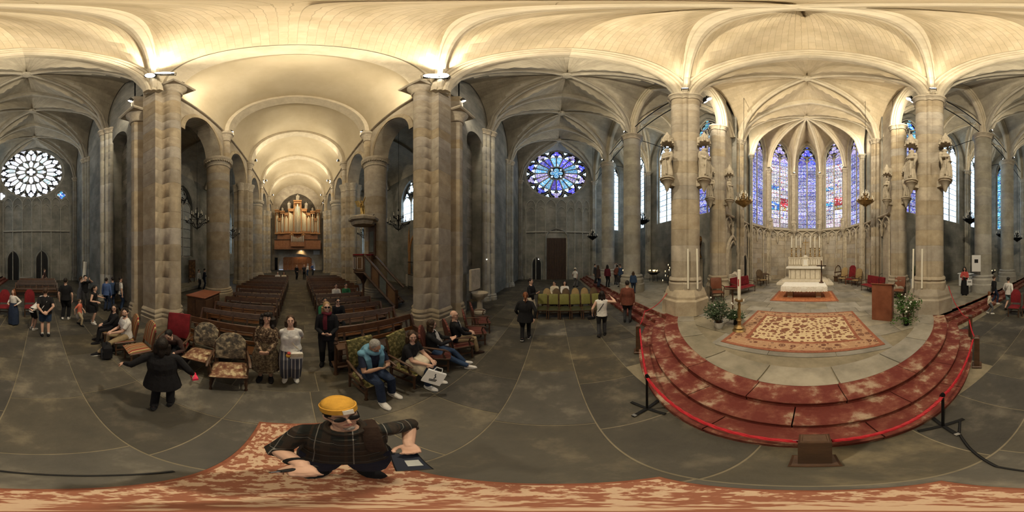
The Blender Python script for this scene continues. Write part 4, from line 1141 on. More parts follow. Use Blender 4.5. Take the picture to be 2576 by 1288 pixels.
def settee(label, x, y, rz, n=3):
    e = empty('settee', (x, y, PZ), rz, label, 'settee')
    w = 1.7
    for i in range(n):
        cx_ = -w/2 + (i + .5) * w / n
        P = [[(cx_ + (u / 6 - .5) * (w / n - .01), (v / 6 - .5) * .55, .40 + .07 * (1 - (u / 3 - 1) ** 4) ** .5 * (1 - (v / 3 - 1) ** 4) ** .5) for v in range(7)] for u in range(7)]
        MB().grid(P).build('seat_cushion', M['red_velvet'], e)
    pts = []
    MB().box((0, -.29, .72), (w, .08, .55), b=.03, M=RX(R(8))).build('backrest', M['red_velvet'], e)
    MB().box((0, 0, .36), (w + .04, .58, .08), b=.015).build('seat_frame', M['oak'], e)
    for sx in (-1, 1):
        MB().tube([(sx * (w/2 + .02), -.28, .68), (sx * (w/2 + .04), 0, .66), (sx * (w/2 + .04), .24, .6), (sx * (w/2 + .02), .25, .38)], .022, 8).build('armrest', M['oak'], e)
        for sy in (-.24, .24):
            MB().lathe([(.02, 0), (.028, .05), (.018, .12), (.028, .32)], 8, (sx * (w/2 - .03), sy, 0)).build('leg', M['oak'], e)
    return e
settee('red upholstered settee against the carved tomb in the choir', 8.9, 3.75, rz_to(-.25, -1))
settee('red upholstered settee behind the wooden ambo', 9.2, -3.75, rz_to(-.25, 1))

# ---- pews; they face east, local front is +Y, turned by -90 degrees
def make_pew(L, label):
    e = empty('pew', (0, 0, 0), -PI / 2, label, 'pew', 'pews of the nave')
    for sx in (-1, 1):
        m = MB(); x = sx * (L / 2 - .03)
        pts = [(-.34, 0), (.26, 0), (.26, .05), (.2, .08), (.2, .4), (.24, .44), (.22, .58), (.1, .62), (-.10, .64), (-.2, .95), (-.27, .96), (-.24, .6), (-.26, .08), (-.34, .05)]
        vs = [(x - .03, a, b) for a, b in pts] + [(x + .03, a, b) for a, b in pts]; k = len(pts)
        m.add(vs, [tuple(range(k)), tuple(range(k, 2 * k))[::-1]] + [(i, (i + 1) % k, k + (i + 1) % k, k + i) for i in range(k)])
        m.build('end_panel', M['oak_var'], e)
    MB().box((0, -.235, .89), (L - .1, .035, .16), b=.01, M=RX(R(12))).build('top_rail', M['oak_var'], e)
    MB().box((0, -.15, .55), (L - .1, .03, .10), b=.008, M=RX(R(12))).build('lower_rail', M['oak_var'], e)
    n = int(L / .38)
    for i in range(n):
        MB().box((-L/2 + L * (i + .5) / n, -.19, .70), (.05, .022, .24), M=RX(R(12))).build('back_slat', M['oak_var'], e)
    MB().box((0, .03, .44), (L - .1, .38, .035), b=.01).build('seat', M['oak_var'], e)
    MB().box((0, -.42, .82 - .1), (L - .1, .14, .025), b=.006, M=RX(R(-12))).build('book_shelf', M['oak_var'], e)
    MB().box((0, -.46, .2), (L - .1, .14, .04), b=.01).build('kneeler', M['oak_var'], e)
    MB().box((0, -.02, .1), (L - .08, .04, .06)).build('foot_rail', M['oak_var'], e)
    KIDS[e.name] = [x for x in COL.objects if x.parent == e]
    return e
protos = {}
ORD = ['first', 'second', 'third', 'fourth', 'fifth', 'sixth', 'seventh', 'eighth', 'ninth', 'tenth', 'eleventh', 'twelfth', 'thirteenth', 'fourteenth']
for s in (1, -1):
    for k in range(13):
        x = -3.35 - .9 * k
        y0 = .84 if s > 0 else .74
        L = (2.2 if k < 6 else 2.75)
        if L not in protos:
            o = make_pew(L, ''); protos[L] = o
        else:
            src = protos[L]
            o = src.copy(); COL.objects.link(o)
            for ch in KIDS[src.name]:
                c = ch.copy(); COL.objects.link(c); c.parent = o
        o.location = (x, s * (y0 + L / 2), 0)
        o['label'] = 'dark wooden pew, %s row from the crossing, %s of the nave aisle' % (ORD[k], 'right' if s > 0 else 'left')
# an extra front bench behind the olive armchairs, and benches of the south transept
for (x, y, rz, lab) in ((-2.95 + .15, 1.35, 0, None), (.3, -10.3, 1, 'front wooden bench of the south transept, behind the red chairs'), (.3, -11.3, 1, 'second wooden bench of the south transept'), (.3, -12.3, 1, 'third wooden bench of the south transept, nearest the pale rose')):
    if not rz: continue
    src = protos[2.75]
    o = src.copy(); COL.objects.link(o); o['group'] = 'benches of the south transept'
    for ch in KIDS[src.name]:
        c = ch.copy(); COL.objects.link(c); c.parent = o
    o.rotation_euler = (0, 0, 0); o.location = (x, y, 0); o['label'] = lab
# prie dieu in front of the right pews
e = empty('prie_dieu', (-2.86, 1.0, 0), -PI / 2, 'dark prayer desk with turned end posts behind the blue hooded man', 'prayer desk')
for sx in (-.28, .28):
    MB().lathe([(.05, 0), (.05, .06), (.03, .1), (.035, .5), (.03, .85), (.045, .9), (.02, .94), (.035, .99), (.01, 1.04)], 10, (sx, -.1, 0)).build('post', M['oak'], e)
MB().box((0, -.1, .8), (.56, .04, .14), b=.01).build('top_rail', M['oak'], e)
MB().box((0, .0, .86), (.6, .26, .03), b=.01).build('desk_board', M['oak'], e)
MB().box((0, -.1, .3), (.52, .03, .1), b=.01).build('lower_rail', M['oak'], e)
MB().box((0, -.28, .16), (.6, .3, .06), b=.02).build('kneeler', M['oak'], e)
# wooden cabinet
e = empty('wooden_cabinet', (-5.62, -3.6, 0), 0, 'big dark wooden cabinet beside the left pews', 'cabinet')
MB().box((0, 0, .08), (1.24, .84, .16), b=.02).build('plinth', M['oak'], e)
MB().box((0, 0, .62), (1.2, .8, .94), b=.015).build('body', M['oak'], e)
MB().box((0, 0, 1.12), (1.28, .88, .06), b=.02).build('top', M['ambo_wood'], e)
for yy in (-.2, .2): MB().box((.61, yy, .62), (.02, .36, .8), b=.008).build('door_panel', M['oak'], e)
for xx in (-.3, .3): MB().box((xx, .41, .62), (.52, .02, .8), b=.008).build('side_panel', M['oak'], e)

# ---- rugs
def rug(name, label, x0, x1, y0, y1, z, mats, bands):
    e = empty(name, ((x0 + x1) / 2, (y0 + y1) / 2, z), 0, label, 'rug')
    hx, hy = (x1 - x0) / 2, (y1 - y0) / 2
    ins = 0
    for i, (b, mt) in enumerate(zip(bands, mats)):
        a0x, a0y = hx - ins, hy - ins; ins += b; a1x, a1y = hx - ins, hy - ins
        m = MB(); zt = .012 + .0006 * i
        for (p, q) in (((-a0x, -a0y), (-a1x, -a1y)), ):
            o = [(-a0x, -a0y), (a0x, -a0y), (a0x, a0y), (-a0x, a0y)]; n_ = [(-a1x, -a1y), (a1x, -a1y), (a1x, a1y), (-a1x, a1y)]
            vs = [(*c, zt) for c in o] + [(*c, zt) for c in n_] + [(*c, 0) for c in o]
            m.add(vs, [(k, (k + 1) % 4, 4 + (k + 1) % 4, 4 + k) for k in range(4)] + ([(8 + k, 8 + (k + 1) % 4, (k + 1) % 4, k) for k in range(4)] if i == 0 else []))
        m.build('border', M[mt], e)
    MB().box((0, 0, .0065), (2 * (hx - ins), 2 * (hy - ins), .013)).build('field', M[mats[-1]], e)
    return e
rug('patterned_rug', 'large beige and red patterned rug in front of the altar', 3.32, 6.15, -1.68, 2.0, PZ + .002, ['rug_edge', 'rug_band', 'rug_edge', 'rug'], [.09, .34, .09])
rug('altar_rug', 'orange rug under the lace covered altar', 7.75, 10.2, -1.45, 1.9, PZ + .002, ['rug_edge', 'rug_orange'], [.12])
rug('worn_rug', 'worn red and beige rug under the man in the yellow cap', -1.62, .36, -.38, .47, .002, ['rug_edge', 'rug_old'], [.03])

# ---- altars
e = empty('altar', (8.95, .25, PZ), 0, 'front altar table under a white lace cloth', 'altar')
MB().box((0, 0, .62), (1.35, 2.3, .08), b=.015).build('table_slab', M['marble'], e)
for sy in (-.75, .75): MB().box((-.1, sy, .29), (.6, .28, .58), b=.03).build('support', M['carved'], e)
t_ = MB()
t_.box((0, 0, .672), (1.42, 2.36, .022), b=.008); t_.build('tablecloth', M['linen'], e)
sk = MB()
hem = lambda k: .40 + .03 * (k % 2)
n_ = 34
per = []
for k in range(n_ + 1): per.append((-.72, -1.19 + 2.38 * k / n_))
sk.grid([[(x, y, .68), (x - .015 * (k % 2), y, .53), (x - .01, y, hem(k))] for k, (x, y) in enumerate(per)][0:], 0, True)
for sy in (-1, 1): sk.grid([[(-.72 + 1.44 * k / 16, sy * 1.19, .68), (-.72 + 1.44 * k / 16, sy * (1.19 + .012 * (k % 2)), .5), (-.72 + 1.44 * k / 16, sy * 1.2, .36 + .03 * (k % 2))] for k in range(17)])
sk.build('lace_skirt', M['lace'], e)
for yy in (-.78, .0, .78): MB().lathe([(.0, 0), (.13, .002), (.16, .006), (.14, .012), (.0, .014)], 16).build('lace_medallion', M['linen'], e, T(-.735, yy, .56) @ RY(-PI / 2))
def candlestick(name, label, x, y, z, hs, hc, r, mat='brass', lit=False, cr=None, group=None, cat='candlestick'):
    e = empty(name, (x, y, z), 0, label, cat, group)
    k = hs
    MB().lathe([(r * 2.6, 0), (r * 2.7, k * .03), (r * 1.9, k * .08), (r * 1.1, k * .14), (r * .7, k * .22), (r * 1.4, k * .30), (r * .7, k * .38), (r * .55, k * .6), (r * 1.3, k * .72), (r * .6, k * .80), (r * .7, k * .93), (r * 2.1, k * .97), (r * 2.1, k)], 14).build('stick', M[mat], e)
    MB().lathe([(cr or r, k), (cr or r, k + hc), ((cr or r) * .5, k + hc + .004)], 12).build('candle', M['wax'], e)
    if lit: MB().lathe([(.002, k + hc), (.012, k + hc + .02), (.002, k + hc + .06)], 8).build('flame', M['flame'], e)
    return e
e = empty('crucifix', (9.4, -.72, PZ + .683), 0, 'dark standing cross on the right end of the lace covered altar', 'cross')
MB().lathe([(.14, 0), (.14, .03), (.09, .07), (.05, .1), (.07, .16), (.04, .2)], 14).build('foot', M['oak'], e)
m = MB(); m.box((0, 0, .74), (.06, .07, 1.14), b=.01); m.build('upright', M['oak'], e)
MB().box((0, 0, 1.0), (.058, .56, .065), b=.01).build('crossbar', M['oak'], e)
f_ = MB(); f_.tube([(-.05, 0, .62), (-.05, 0, .8), (-.05, 0, .95)], [.015, .025, .03], 8); f_.ball((-.055, 0, 1.03), .03, 8, 6)
for sy in (-1, 1): f_.tube([(-.05, sy * .03, .95), (-.045, sy * .13, 1.0), (-.04, sy * .22, 1.02)], .011, 6)
f_.build('figure', M['iron'], e)
e = empty('high_altar', (13.5, .3, PZ), 0, 'pale carved high altar with a white cloth and a retable', 'altar')
for k in range(2): MB().box((-.1 + .3 * k, 0, .1 + .18 * k), (2.6 - .6 * k, 4.3 - .7 * k, .18 + .02 * (1 - k)), b=.02).build('step', M['marble'], e)
MB().box((.2, 0, .82), (.95, 2.7, .9), b=.02).build('body', M['marble'], e)
for k in range(7): MB().lathe([(.05, 0), (.035, .08), (.035, .62), (.05, .7)], 10, (-.3, -1.2 + .4 * k, .42)).build('colonnette', M['carved'], e)
MB().box((.15, 0, 1.3), (1.15, 3.0, .1), b=.02).build('table_slab', M['marble'], e)
c_ = MB(); c_.box((.12, 0, 1.362), (1.12, 3.06, .02)); c_.grid([[(-.445 - .012 * (k % 2), -1.53 + 3.06 * k / 40, 1.37), (-.45 - .02 * (k % 2), -1.53 + 3.06 * k / 40, 1.22 + .02 * (k % 2))] for k in range(41)]); c_.build('altar_cloth', M['linen'], e)
MB().box((.75, 0, 1.75), (.4, 3.0, .85), b=.02).build('retable', M['carved'], e)
for k in range(14):
    if k not in (6, 7): MB().lathe([(.07, 0), (.075, .25), (.05, .36), (.045, .42), (.02, .5)], 8, (.53, -1.37 + .21 * k, 1.5)).build('relief_figure', M['marble'], e)
m = MB(); m.box((.45, 0, 1.72), (.36, .52, .68), b=.02); m.box((.45, 0, 2.1), (.42, .6, .06), b=.02); m.lathe([(.2, 0), (.22, .05), (.15, .16), (.03, .2)], 12, (.45, 0, 2.13)); m.build('tabernacle', M['marble'], e)
MB().box((.262, 0, 1.7), (.02, .3, .48), b=.005).build('tabernacle_door', M['linen'], e)
for k in range(6):
    y = .3 + [1.22, .82, .42, -.42, -.82, -1.22][k]
    candlestick('altar_candlestick', 'tall brass candlestick with a white candle on the high altar, %s from the left' % ORD[k], 14.25, y, PZ + 2.18, .78, 1.05, .05, cr=.042, group='candlesticks on the high altar')
e = empty('altar_cross', (14.33, .3, PZ + 2.18), 0, 'brass cross behind the tabernacle between the six tall candles', 'cross')
MB().lathe([(.12, 0), (.13, .04), (.06, .1), (.03, .2), (.06, .3), (.025, .38), (.025, .7)], 12).build('foot', M['brass'], e)
m = MB(); m.box((0, 0, 1.1), (.05, .06, .9), b=.01); m.box((0, 0, 1.25), (.05, .46, .06), b=.01); m.build('cross', M['brass'], e)
# paschal candle
e = empty('paschal_candle', (4.16, 1.9, PZ), 0, 'thick white paschal candle on a tall turned brass stand beside the rug', 'candle')
MB().lathe([(.19, 0), (.19, .03), (.12, .08), (.16, .13), (.06, .2), (.05, .3), (.085, .36), (.04, .44), (.055, .6), (.035, .75), (.05, .86), (.03, .92), (.12, .96), (.13, 1.0)], 16).build('stand', M['brass'], e)
MB().lathe([(.047, .98), (.047, 1.86), (.02, 1.87)], 16).build('candle', M['wax'], e)
MB().tube([(0, 0, 1.86), (0, .004, 1.9)], .004, 6).build('wick', M['black'], e)
for k, sy in enumerate((-1, 1)): MB().box((.0, sy * .14, .99), (.04, .03, .07), b=.008).build('handle', M['linen'], e)
MB().box((-.047, 0, 1.5), (.006, .03, .2)).build('painted_cross', M['rope'], e)
# standing desk
e = empty('reading_stand', (5.05, 2.55, PZ), rz_to(-.9, -.4), 'slim dark reading stand with a red desk top next to the paschal candle', 'lectern')
MB().lathe([(.2, 0), (.2, .03), (.05, .07), (.025, .12), (.025, 1.12)], 12).build('pole', M['oak'], e)
MB().box((0, 0, 1.16), (.52, .4, .035), b=.01, M=RX(R(14))).build('desk_top', M['red_velvet'], e)
MB().box((0, .2, 1.13), (.52, .03, .05), b=.008).build('ledge', M['oak'], e)
# ambo
e = empty('ambo', (5.0, -2.45, PZ), rz_to(-.75, .66), 'reddish wooden ambo with a sloping top and a microphone', 'lectern')
pts = [(-.34, .2), (.34, .2), (.3, -.3), (-.3, -.3)]
m = MB()
vs = [(x, y, 0) for x, y in pts] + [(x, y, 1.22 + (.08 if y > 0 else -.06)) for x, y in pts]
m.add(vs, [(0, 1, 5, 4), (1, 2, 6, 5), (3, 0, 4, 7), (0, 3, 2, 1)]); m.build('body', M['ambo_wood'], e)
for sx in (-1, 1): MB().box((sx * .325, -.05, .62), (.02, .4, 1.1), b=.006, M=RZ(-sx * .08)).build('side_panel', M['ambo_wood'], e)
MB().box((0, -.05, 1.245), (.74, .58, .03), b=.01, M=RX(R(15))).build('desk_top', M['ambo_wood'], e)
MB().box((0, -.3, .05), (.5, .03, .1)).build('kick_board', M['oak'], e)
MB().tube([(.12, .1, 1.28), (.12, .12, 1.5), (.1, .0, 1.62), (.06, -.12, 1.64)], .008, 6).build('microphone', M['black'], e)

# ---- plants: stems with leaves as parts past what can be picked apart
def plant(label, x, y, z, h, spread, pot, seed, blossoms=0, droop=0):
    r = random.Random(seed)
    e = empty('potted_shrub' if pot else 'leafy_bouquet', (x, y, z), 0, label, 'plant')
    z0 = .0
    if pot:
        MB().lathe([(.09, 0), (.13, .08), (.15, .2), (.16, .22), (.14, .22), (.12, .16)], 18).build('pot', M['pot'], e); z0 = .16
        MB().lathe([(.13, .17), (.02, .19)], 14).build('soil', M['bark'], e)
    else: MB().lathe([(.07, 0), (.09, .05), (.08, .22), (.10, .26), (.08, .26)], 16).build('vase', M['iron'], e); z0 = .2
    st = MB(); lf = MB(); big = []
    for i in range(34):
        a = r.uniform(0, 2 * PI); q = r.random() ** .6
        tip = V((cos(a) * spread * q, sin(a) * spread * q, z0 + h * (1 - .55 * q * q) * r.uniform(.6, 1)))
        if droop and r.random() < .25: tip.z = z0 * .5 + r.uniform(0, .15); tip.x *= 1.3; tip.y *= 1.3
        b = V((cos(a) * .05, sin(a) * .05, z0)); mid = b.lerp(tip, .5) + V((0, 0, h * .12))
        st.tube([b, mid, tip], [.006, .004, .002], 5)
        for k in range(26):
            t = r.uniform(.25, 1.02)
            p = (b.lerp(mid, t * 2) if t < .5 else mid.lerp(tip, t * 2 - 1)) + V((r.gauss(0, .035), r.gauss(0, .035), r.gauss(0, .03)))
            d = V((r.gauss(0, 1), r.gauss(0, 1), r.gauss(.1, .6))).normalized(); L = r.uniform(.05, .095); w = L * .24
            sdir = d.cross(V((r.gauss(0, 1), r.gauss(0, 1), r.gauss(0, 1)))).normalized(); up = sdir.cross(d)
            vs = [p, p + d * L * .45 + sdir * w - up * .006, p + d * L, p + d * L * .45 - sdir * w - up * .006, p + d * L * .45 + up * .008]
            if len(big) < 60 and k == 0: big.append(vs)
            else: lf.add(vs, [(0, 1, 4), (1, 2, 4), (2, 3, 4), (3, 0, 4)])
    st.build('stem', M['bark'], e)
    tag(lf.build('foliage', M['leaf'], e), kind='stuff')
    for vs in big: MB().add(vs, [(0, 1, 4), (1, 2, 4), (2, 3, 4), (3, 0, 4)]).build('leaf', M['leaf'], e)
    for k in range(blossoms):
        a = r.uniform(0, 2 * PI); q = spread * r.uniform(.2, .8)
        MB().ball((cos(a) * q, sin(a) * q, z0 + h * r.uniform(.3, .85)), r.uniform(.02, .035), 8, 5).build('blossom', M['blossom'], e)
    return e
plant('bushy green shrub in a white pot left of the paschal candle', 4.05, 2.5, PZ, 1.0, .52, True, 3, 5)
plant('small low green bouquet at the foot of the paschal candle', 4.5, 2.15, PZ, .3, .3, False, 9, 1)
plant('loose leafy bouquet with white blossoms standing before the ambo', 4.12, -2.8, PZ, 1.1, .52, False, 5, 16, 1)
plant('green bouquet on a white stand behind the right statue pier', 7.7, -5.9, PZ + .9, .6, .35, False, 6, 3)
tag(MB().box((7.7, -5.9, PZ + .44), (.4, .4, .88), b=.02).build('white_stand', M['white']), 'white flower stand behind the right statue pier', 'stand')
# ================================================================ ORGAN, PULPIT, STATUES, CHANDELIERS, BARRIER
def figure(m, h, seed=0, wide=1.0, mi=0, arm=1):
    """robed standing figure, front towards -y"""
    r = random.Random(seed); n = 18
    prof = [(0, .155, .12), (.08, .16, .125), (.3, .135, .11), (.5, .135, .105), (.62, .125, .095), (.72, .155, .10), (.80, .165, .095), (.835, .10, .07), (.85, .045, .045), (.875, .045, .045)]
    rs = []
    ph = r.uniform(0, 6)
    sway = lambda t: .03 * sin(t * 5 + ph)
    for (t, a, b) in prof:
        ring = []
        for j in range(n):
            q = 2 * PI * j / n
            f = 1 + (.10 * sin(5 * q + ph + t * 4) if t < .62 else 0)
            ring.append((h * (a * wide * f * cos(q) + sway(t)), h * b * f * sin(q), h * t))
        rs.append(ring)
    m.rings(rs, mi)
    hx = h * sway(.9)
    m.ball((hx, -h * .012, h * .93), (h * .052, h * .06, h * .072), 10, 8, mi)
    m.ball((hx, h * .012, h * .945), (h * .06, h * .062, h * .066), 10, 7, mi)
    m.tube([(hx, -h * .07, h * .935), (hx, -h * .082, h * .92), (hx, -h * .06, h * .912)], [h * .006, h * .012, h * .006], 6, mi)
    for s in (-1, 1):
        k = r.uniform(.50, .66)
        el_ = (s * h * .165 + hx, h * .01, h * .63)
        m.tube([(s * h * .125 + hx, 0, h * .80), (s * h * .155 + hx, 0, h * .72), el_, (s * h * .10 + hx, -h * .10, h * (.60 + k) / 2), (s * h * .03 + hx, -h * .14, h * k)], [h * .05, h * .052, h * .05, h * .042, h * .028], 8, mi)
        m.ball((s * h * .02 + hx, -h * .155, h * (k + .02)), (h * .022, h * .024, h * .03), 8, 6, mi)
        m.tube([el_, (s * h * .15 + hx, -h * .02, h * .5), (s * h * .14 + hx, -h * .03, h * .36)], [h * .045, h * .035, h * .012], 8, mi)
    for k in range(4):
        q = -.11 + .075 * k
        m.tube([(hx + h * (q * .6), -h * .105, h * (.66 - .03 * k)), (hx + h * q, -h * .125, h * .36), (hx + h * (q * 1.15), -h * .12, h * .03)], [h * .012, h * .02, h * .024], 6, mi)
def remesh_(o, vox):
    md = o.modifiers.new('stone_surface', 'REMESH'); md.mode = 'VOXEL'; md.voxel_size = vox; md.use_smooth_shade = True
    sm = o.modifiers.new('soften', 'SMOOTH'); sm.iterations = 2
    return o
def statue(x, y, z, rz, h, label, seed, canopy=True):
    e = empty('statue', (x, y, z), rz, label, 'statue', 'stone statues on the piers')
    m = MB(); figure(m, h, seed); remesh_(m.build('figure', M['carved'], e), .022)
    c = MB(); c.lathe([(.02, -.62), (.06, -.56), (.12, -.36), (.22, -.2), (.27, -.16), (.24, -.12), (.30, -.08), (.30, -.02), (.26, 0)], 12, sx=1, sy=.9); c.box((0, .25, -.2), (.28, .3, .3)); c.build('corbel', M['carved'], e)
    if canopy:
        c = MB(); t = h + .22
        c.lathe([(.10, t + .08), (.23, t + .10), (.24, t + .26), (.19, t + .3), (.16, t + .5), (.08, t + .66), (.03, t + .84), (.0, t + .86)], 8)
        for k in range(8):
            a = R(22.5 + 45 * k); c.tube([(.20 * cos(a), .20 * sin(a), t + .26), (.24 * cos(a), .24 * sin(a), t)], [.025, .045], 6)
            c.tube([(.21 * cos(a), .21 * sin(a), t + .26), (.19 * cos(a), .19 * sin(a), t + .46)], [.03, .004], 5)
        c.box((0, .2, t + .3), (.2, .3, .5)); c.build('canopy', M['carved'], e)
    return e
for s in (1, -1):
    sd = 'left' if s > 0 else 'right'
    c = EP[s]
    statue(c.x - .93, c.y + .05, 5.85, rz_to(1, 0), 1.55, 'robed stone statue on the west face of the front %s choir pier' % sd, 3 + s)
    statue(c.x + .05, c.y - s * .93, 5.85, rz_to(0, s), 1.6, 'robed stone statue on the inner face of the front %s choir pier' % sd, 6 + s)
    statue(8.05 - .78, s * 5.0 + .05, 6.0, rz_to(1, 0), 1.35, 'robed stone statue on the west face of the rear %s choir pier' % sd, 9 + s)
    statue(8.05, s * 5.0 + .05 - s * .78, 6.0, rz_to(0, s), 1.35, 'robed stone statue on the inner face of the rear %s choir pier' % sd, 12 + s)
for k, i in enumerate((1, 2, 3, 4)):
    p = V(APX[i]); q = p.lerp(APC, .09); d = APC - p
    statue(q.x, q.y, 5.2, rz_to(-d.x, -d.y), 1.25, 'small stone statue between the apse windows, %s from the left' % ORD[k], 20 + k, False)
# blind arcade round the choir
def arcade(p, q, n, z0, z1, label):
    p, q = V(p), V(q); L = (q - p).length
    e = empty('trim_arcade', (p.x, p.y, 0), math.atan2((q - p).y, (q - p).x)); struct(e, label)
    w = L / n; m = MB()
    nrm = -1 if (APC - p).dot(V((-(q - p).y, (q - p).x))) < 0 else 1
    t = nrm * .10
    m.box((L / 2, t * .7, z1 + .12), (L, .22, .16), b=.05)
    for i in range(n):
        m.tube([((i + .5) * w + w * .5 * u, t, z1 - w * .62 + w * .62 * P_(u, .4)) for u in SS(12)], .055, 6, sm=False)
        for sg in (-1, 1): m.tube([((i + .5) * w + sg * w * .24 + w * .22 * u, t, z1 - w * .75 + w * .35 * P_(u, .3)) for u in SS(8)], .03, 6, sm=False)
    m.build('arch_head', M['carved'], e)
    for i in range(n + 1):
        c = MB(); c.lathe([(.05, z1 - w * .75 - .5), (.10, z1 - w * .75 - .25), (.13, z1 - w * .75 - .1), (.1, z1 - w * .7), (.13, z1 - w * .62)], 10, (i * w, t, 0)); c.build('carved_capital', M['carved'], e)
        if i % 2 == 0:
            c = MB(); c.lathe([(.10, z0), (.10, z0 + .3), (.055, z0 + .36), (.055, z1 - w * .75 - .4)], 10, (i * w, t, 0)); c.build('shaft', M['carved'], e)
for i in range(5): arcade(APX[i], APX[i + 1], 3, PZ, 5.15, 'blind arcade under an apse window')
for s in (1, -1): arcade((8.4, s * 4.72 + .1), (12.1, s * 4.6 + .2), 4, PZ, 5.15, 'blind arcade along the choir side wall')
# tomb niche with effigy, and small choir doors
e = empty('tomb', (9.15, 4.62, PZ), 0, 'carved wall tomb with a pale reclining effigy under a pointed arch', 'tomb')
MB().box((0, -.02, .42), (1.55, .34, .84), b=.03).build('chest', M['carved'], e)
m = MB(); m.tube([(-.85, 0, .0), (-.85, 0, 2.0)] + [(.85 * u, 0, 2.0 + 1.5 * P_(u, .5)) for u in SS(16)] + [(.85, 0, 2.0), (.85, 0, 0)], .10, 8, sm=False)
m.tube([(-.68, -.04, .84), (-.68, -.04, 2.0)] + [(.68 * u, -.04, 2.0 + 1.2 * P_(u, .5)) for u in SS(16)] + [(.68, -.04, 2.0), (.68, -.04, .84)], .05, 6, sm=False); m.build('arch', M['carved'], e)
m = MB(); m.M = T(-.62, -.05, .98) @ RY(PI / 2); figure(m, 1.25, 4, 1.05); m.build('effigy', M['marble'], e)
for n, (x, y, s, lab) in enumerate(((11.1, 4.72, 1, 'small pointed door in the left choir wall'), (10.6, -4.45, -1, 'small pointed door in the right choir wall'))):
    e = empty('door_%d' % (5 + n), (x, y - s * .08, PZ), 0 if s < 0 else PI); struct(e, lab)
    pts = [(-.42, 0)] + [(.42 * u, 1.7 + .65 * P_(u, .5)) for u in SS(12)] + [(.42, 0)]
    MB().add([(a, 0, b) for a, b in pts], [tuple(range(len(pts)))]).build('leaf', M['black'], e)
    MB().tube([(a * 1.15, .02, b * 1.02) for a, b in pts], .08, 6, sm=False).build('frame', M['carved'], e)

# ---- organ on its gallery
OX = -29.4
e = empty('organ', (OX, .1, 3.9), 0, 'carved honey coloured pipe organ on the west gallery', 'organ')
MB().box((-.7, 0, .85), (2.0, 8.3, 1.7), b=.05).build('gallery_front', M['walnut'], e)
MB().box((-.5, 0, -.05), (2.7, 8.6, .14), b=.04).build('gallery_floor', M['oak'], e)
for k in range(12): MB().box((.32, -3.8 + 7.6 * k / 11, .85), (.03, .56, 1.2), b=.01).build('gallery_panel', M['walnut'], e)
m = MB(); m.box((.2, 0, 1.75), (.5, 8.5, .12), b=.03); m.build('gallery_rail', M['oak'], e)
MB().box((-.9, 0, 2.5), (1.2, 7.4, 1.6), b=.04).build('lower_case', M['walnut'], e)
def tower(y, w, z0, z1, depth=.5, n=5, up=1):
    c = MB()
    c.box((-.6 + depth / 2, y, z0 - .12), (1.0 + depth, w + .14, .24), b=.05)
    c.box((-.6 + depth / 2, y, z1 + .1), (1.0 + depth, w + .2, .26), b=.06)
    c.box((-.95, y, (z0 + z1) / 2), (.5, w, z1 - z0))
    for sy in (-1, 1): c.box((-.55 + depth / 2, y + sy * (w / 2 + .0), (z0 + z1) / 2), (.16, .12, z1 - z0), b=.03)
    c.box((-.1 + depth / 2, y, z1 - .16), (.06, w, .34), b=.02)
    c.build('case', M['gilt_wood'], e)
    for k in range(n):
        u = (k - (n - 1) / 2) / max(1, (n - 1) / 2) if n > 1 else 0
        hh = (z1 - z0) * (.93 - .14 * abs(u) * up - (.14 * (u + 1) / 2 if up == 0 else 0))
        r = w / n * .44
        MB().lathe([(r * .3, 0), (r, .45), (r, hh), (r * .9, hh)], 12).build('pipe', M['pipe'], e, T(-.45 + depth * (1 - abs(u)) * .6, y + u * (w / 2 - r - .05), z0))
Z0 = 3.0
tower(0, 1.3, Z0, 8.9, .7, 5)
for sy in (-1, 1):
    tower(sy * 1.2, .9, Z0 + .1, 7.4, .1, 5, 0); tower(sy * 2.05, .62, Z0 + .1, 6.6, .1, 4)
    tower(sy * 2.75, .72, Z0, 6.9, .5, 3); tower(sy * 3.25, .5, Z0 + .1, 5.6, .1, 4); tower(sy * 3.75, .62, Z0, 7.2, .4, 3)
for k, (y, z, h) in enumerate(((0, 9.15, 1.5), (-1.55, 7.65, 1.5), (1.55, 7.65, 1.4), (-2.75, 7.1, .9), (2.75, 7.1, .9), (3.75, 7.45, .8), (-3.75, 7.45, .8))):
    m = MB(); figure(m, h, 40 + k); m.build('carved_figure', M['carved'], e, T(-.4, y, z) @ RZ(PI / 2))
# positive case on the gallery front
MB().box((.55, 0, 1.3), (.55, 2.4, 1.7), b=.04).build('small_case', M['walnut'], e)
for k in range(9):
    u = (k - 4) / 4; r = .085
    MB().lathe([(r * .3, 0), (r, .25), (r, .75 + .45 * abs(u)), (r * .9, .76 + .45 * abs(u))], 10).build('pipe', M['pipe'], e, T(.86, u * 1.02, 1.2))
for sy in (-1, 1):
    MB().box((.6, sy * 1.05, 2.5), (.6, .75, .2), b=.05).build('small_cornice', M['gilt_wood'], e); m = MB(); m.lathe([(.1, 0), (.2, .15), (.12, .35), (.18, .5), (.02, .7)], 10); m.build('urn', M['gilt_wood'], e, T(.6, sy * 1.05, 2.6))
# west door under the gallery
e = empty('door_7', (-31.3, .1, 0), PI / 2); struct(e, 'wide panelled wooden door in the low arch under the organ')
for k in range(6):
    MB().box((-2.3 + .92 * k, 0, 1.25), (.9, .08, 2.5), b=.015).build('door_leaf', M['walnut'], e)
    for z_, hh in ((.65, .9), (1.75, 1.0)): MB().box((-2.3 + .92 * k, -.06, z_), (.62, .04, hh), b=.015).build('panel', M['walnut'], e)
lamp(-30.3, .8, 3.70, (-.8, 0, -.7), 90, 'warm lamp under the organ gallery', 120, .08, (1, .65, .3))
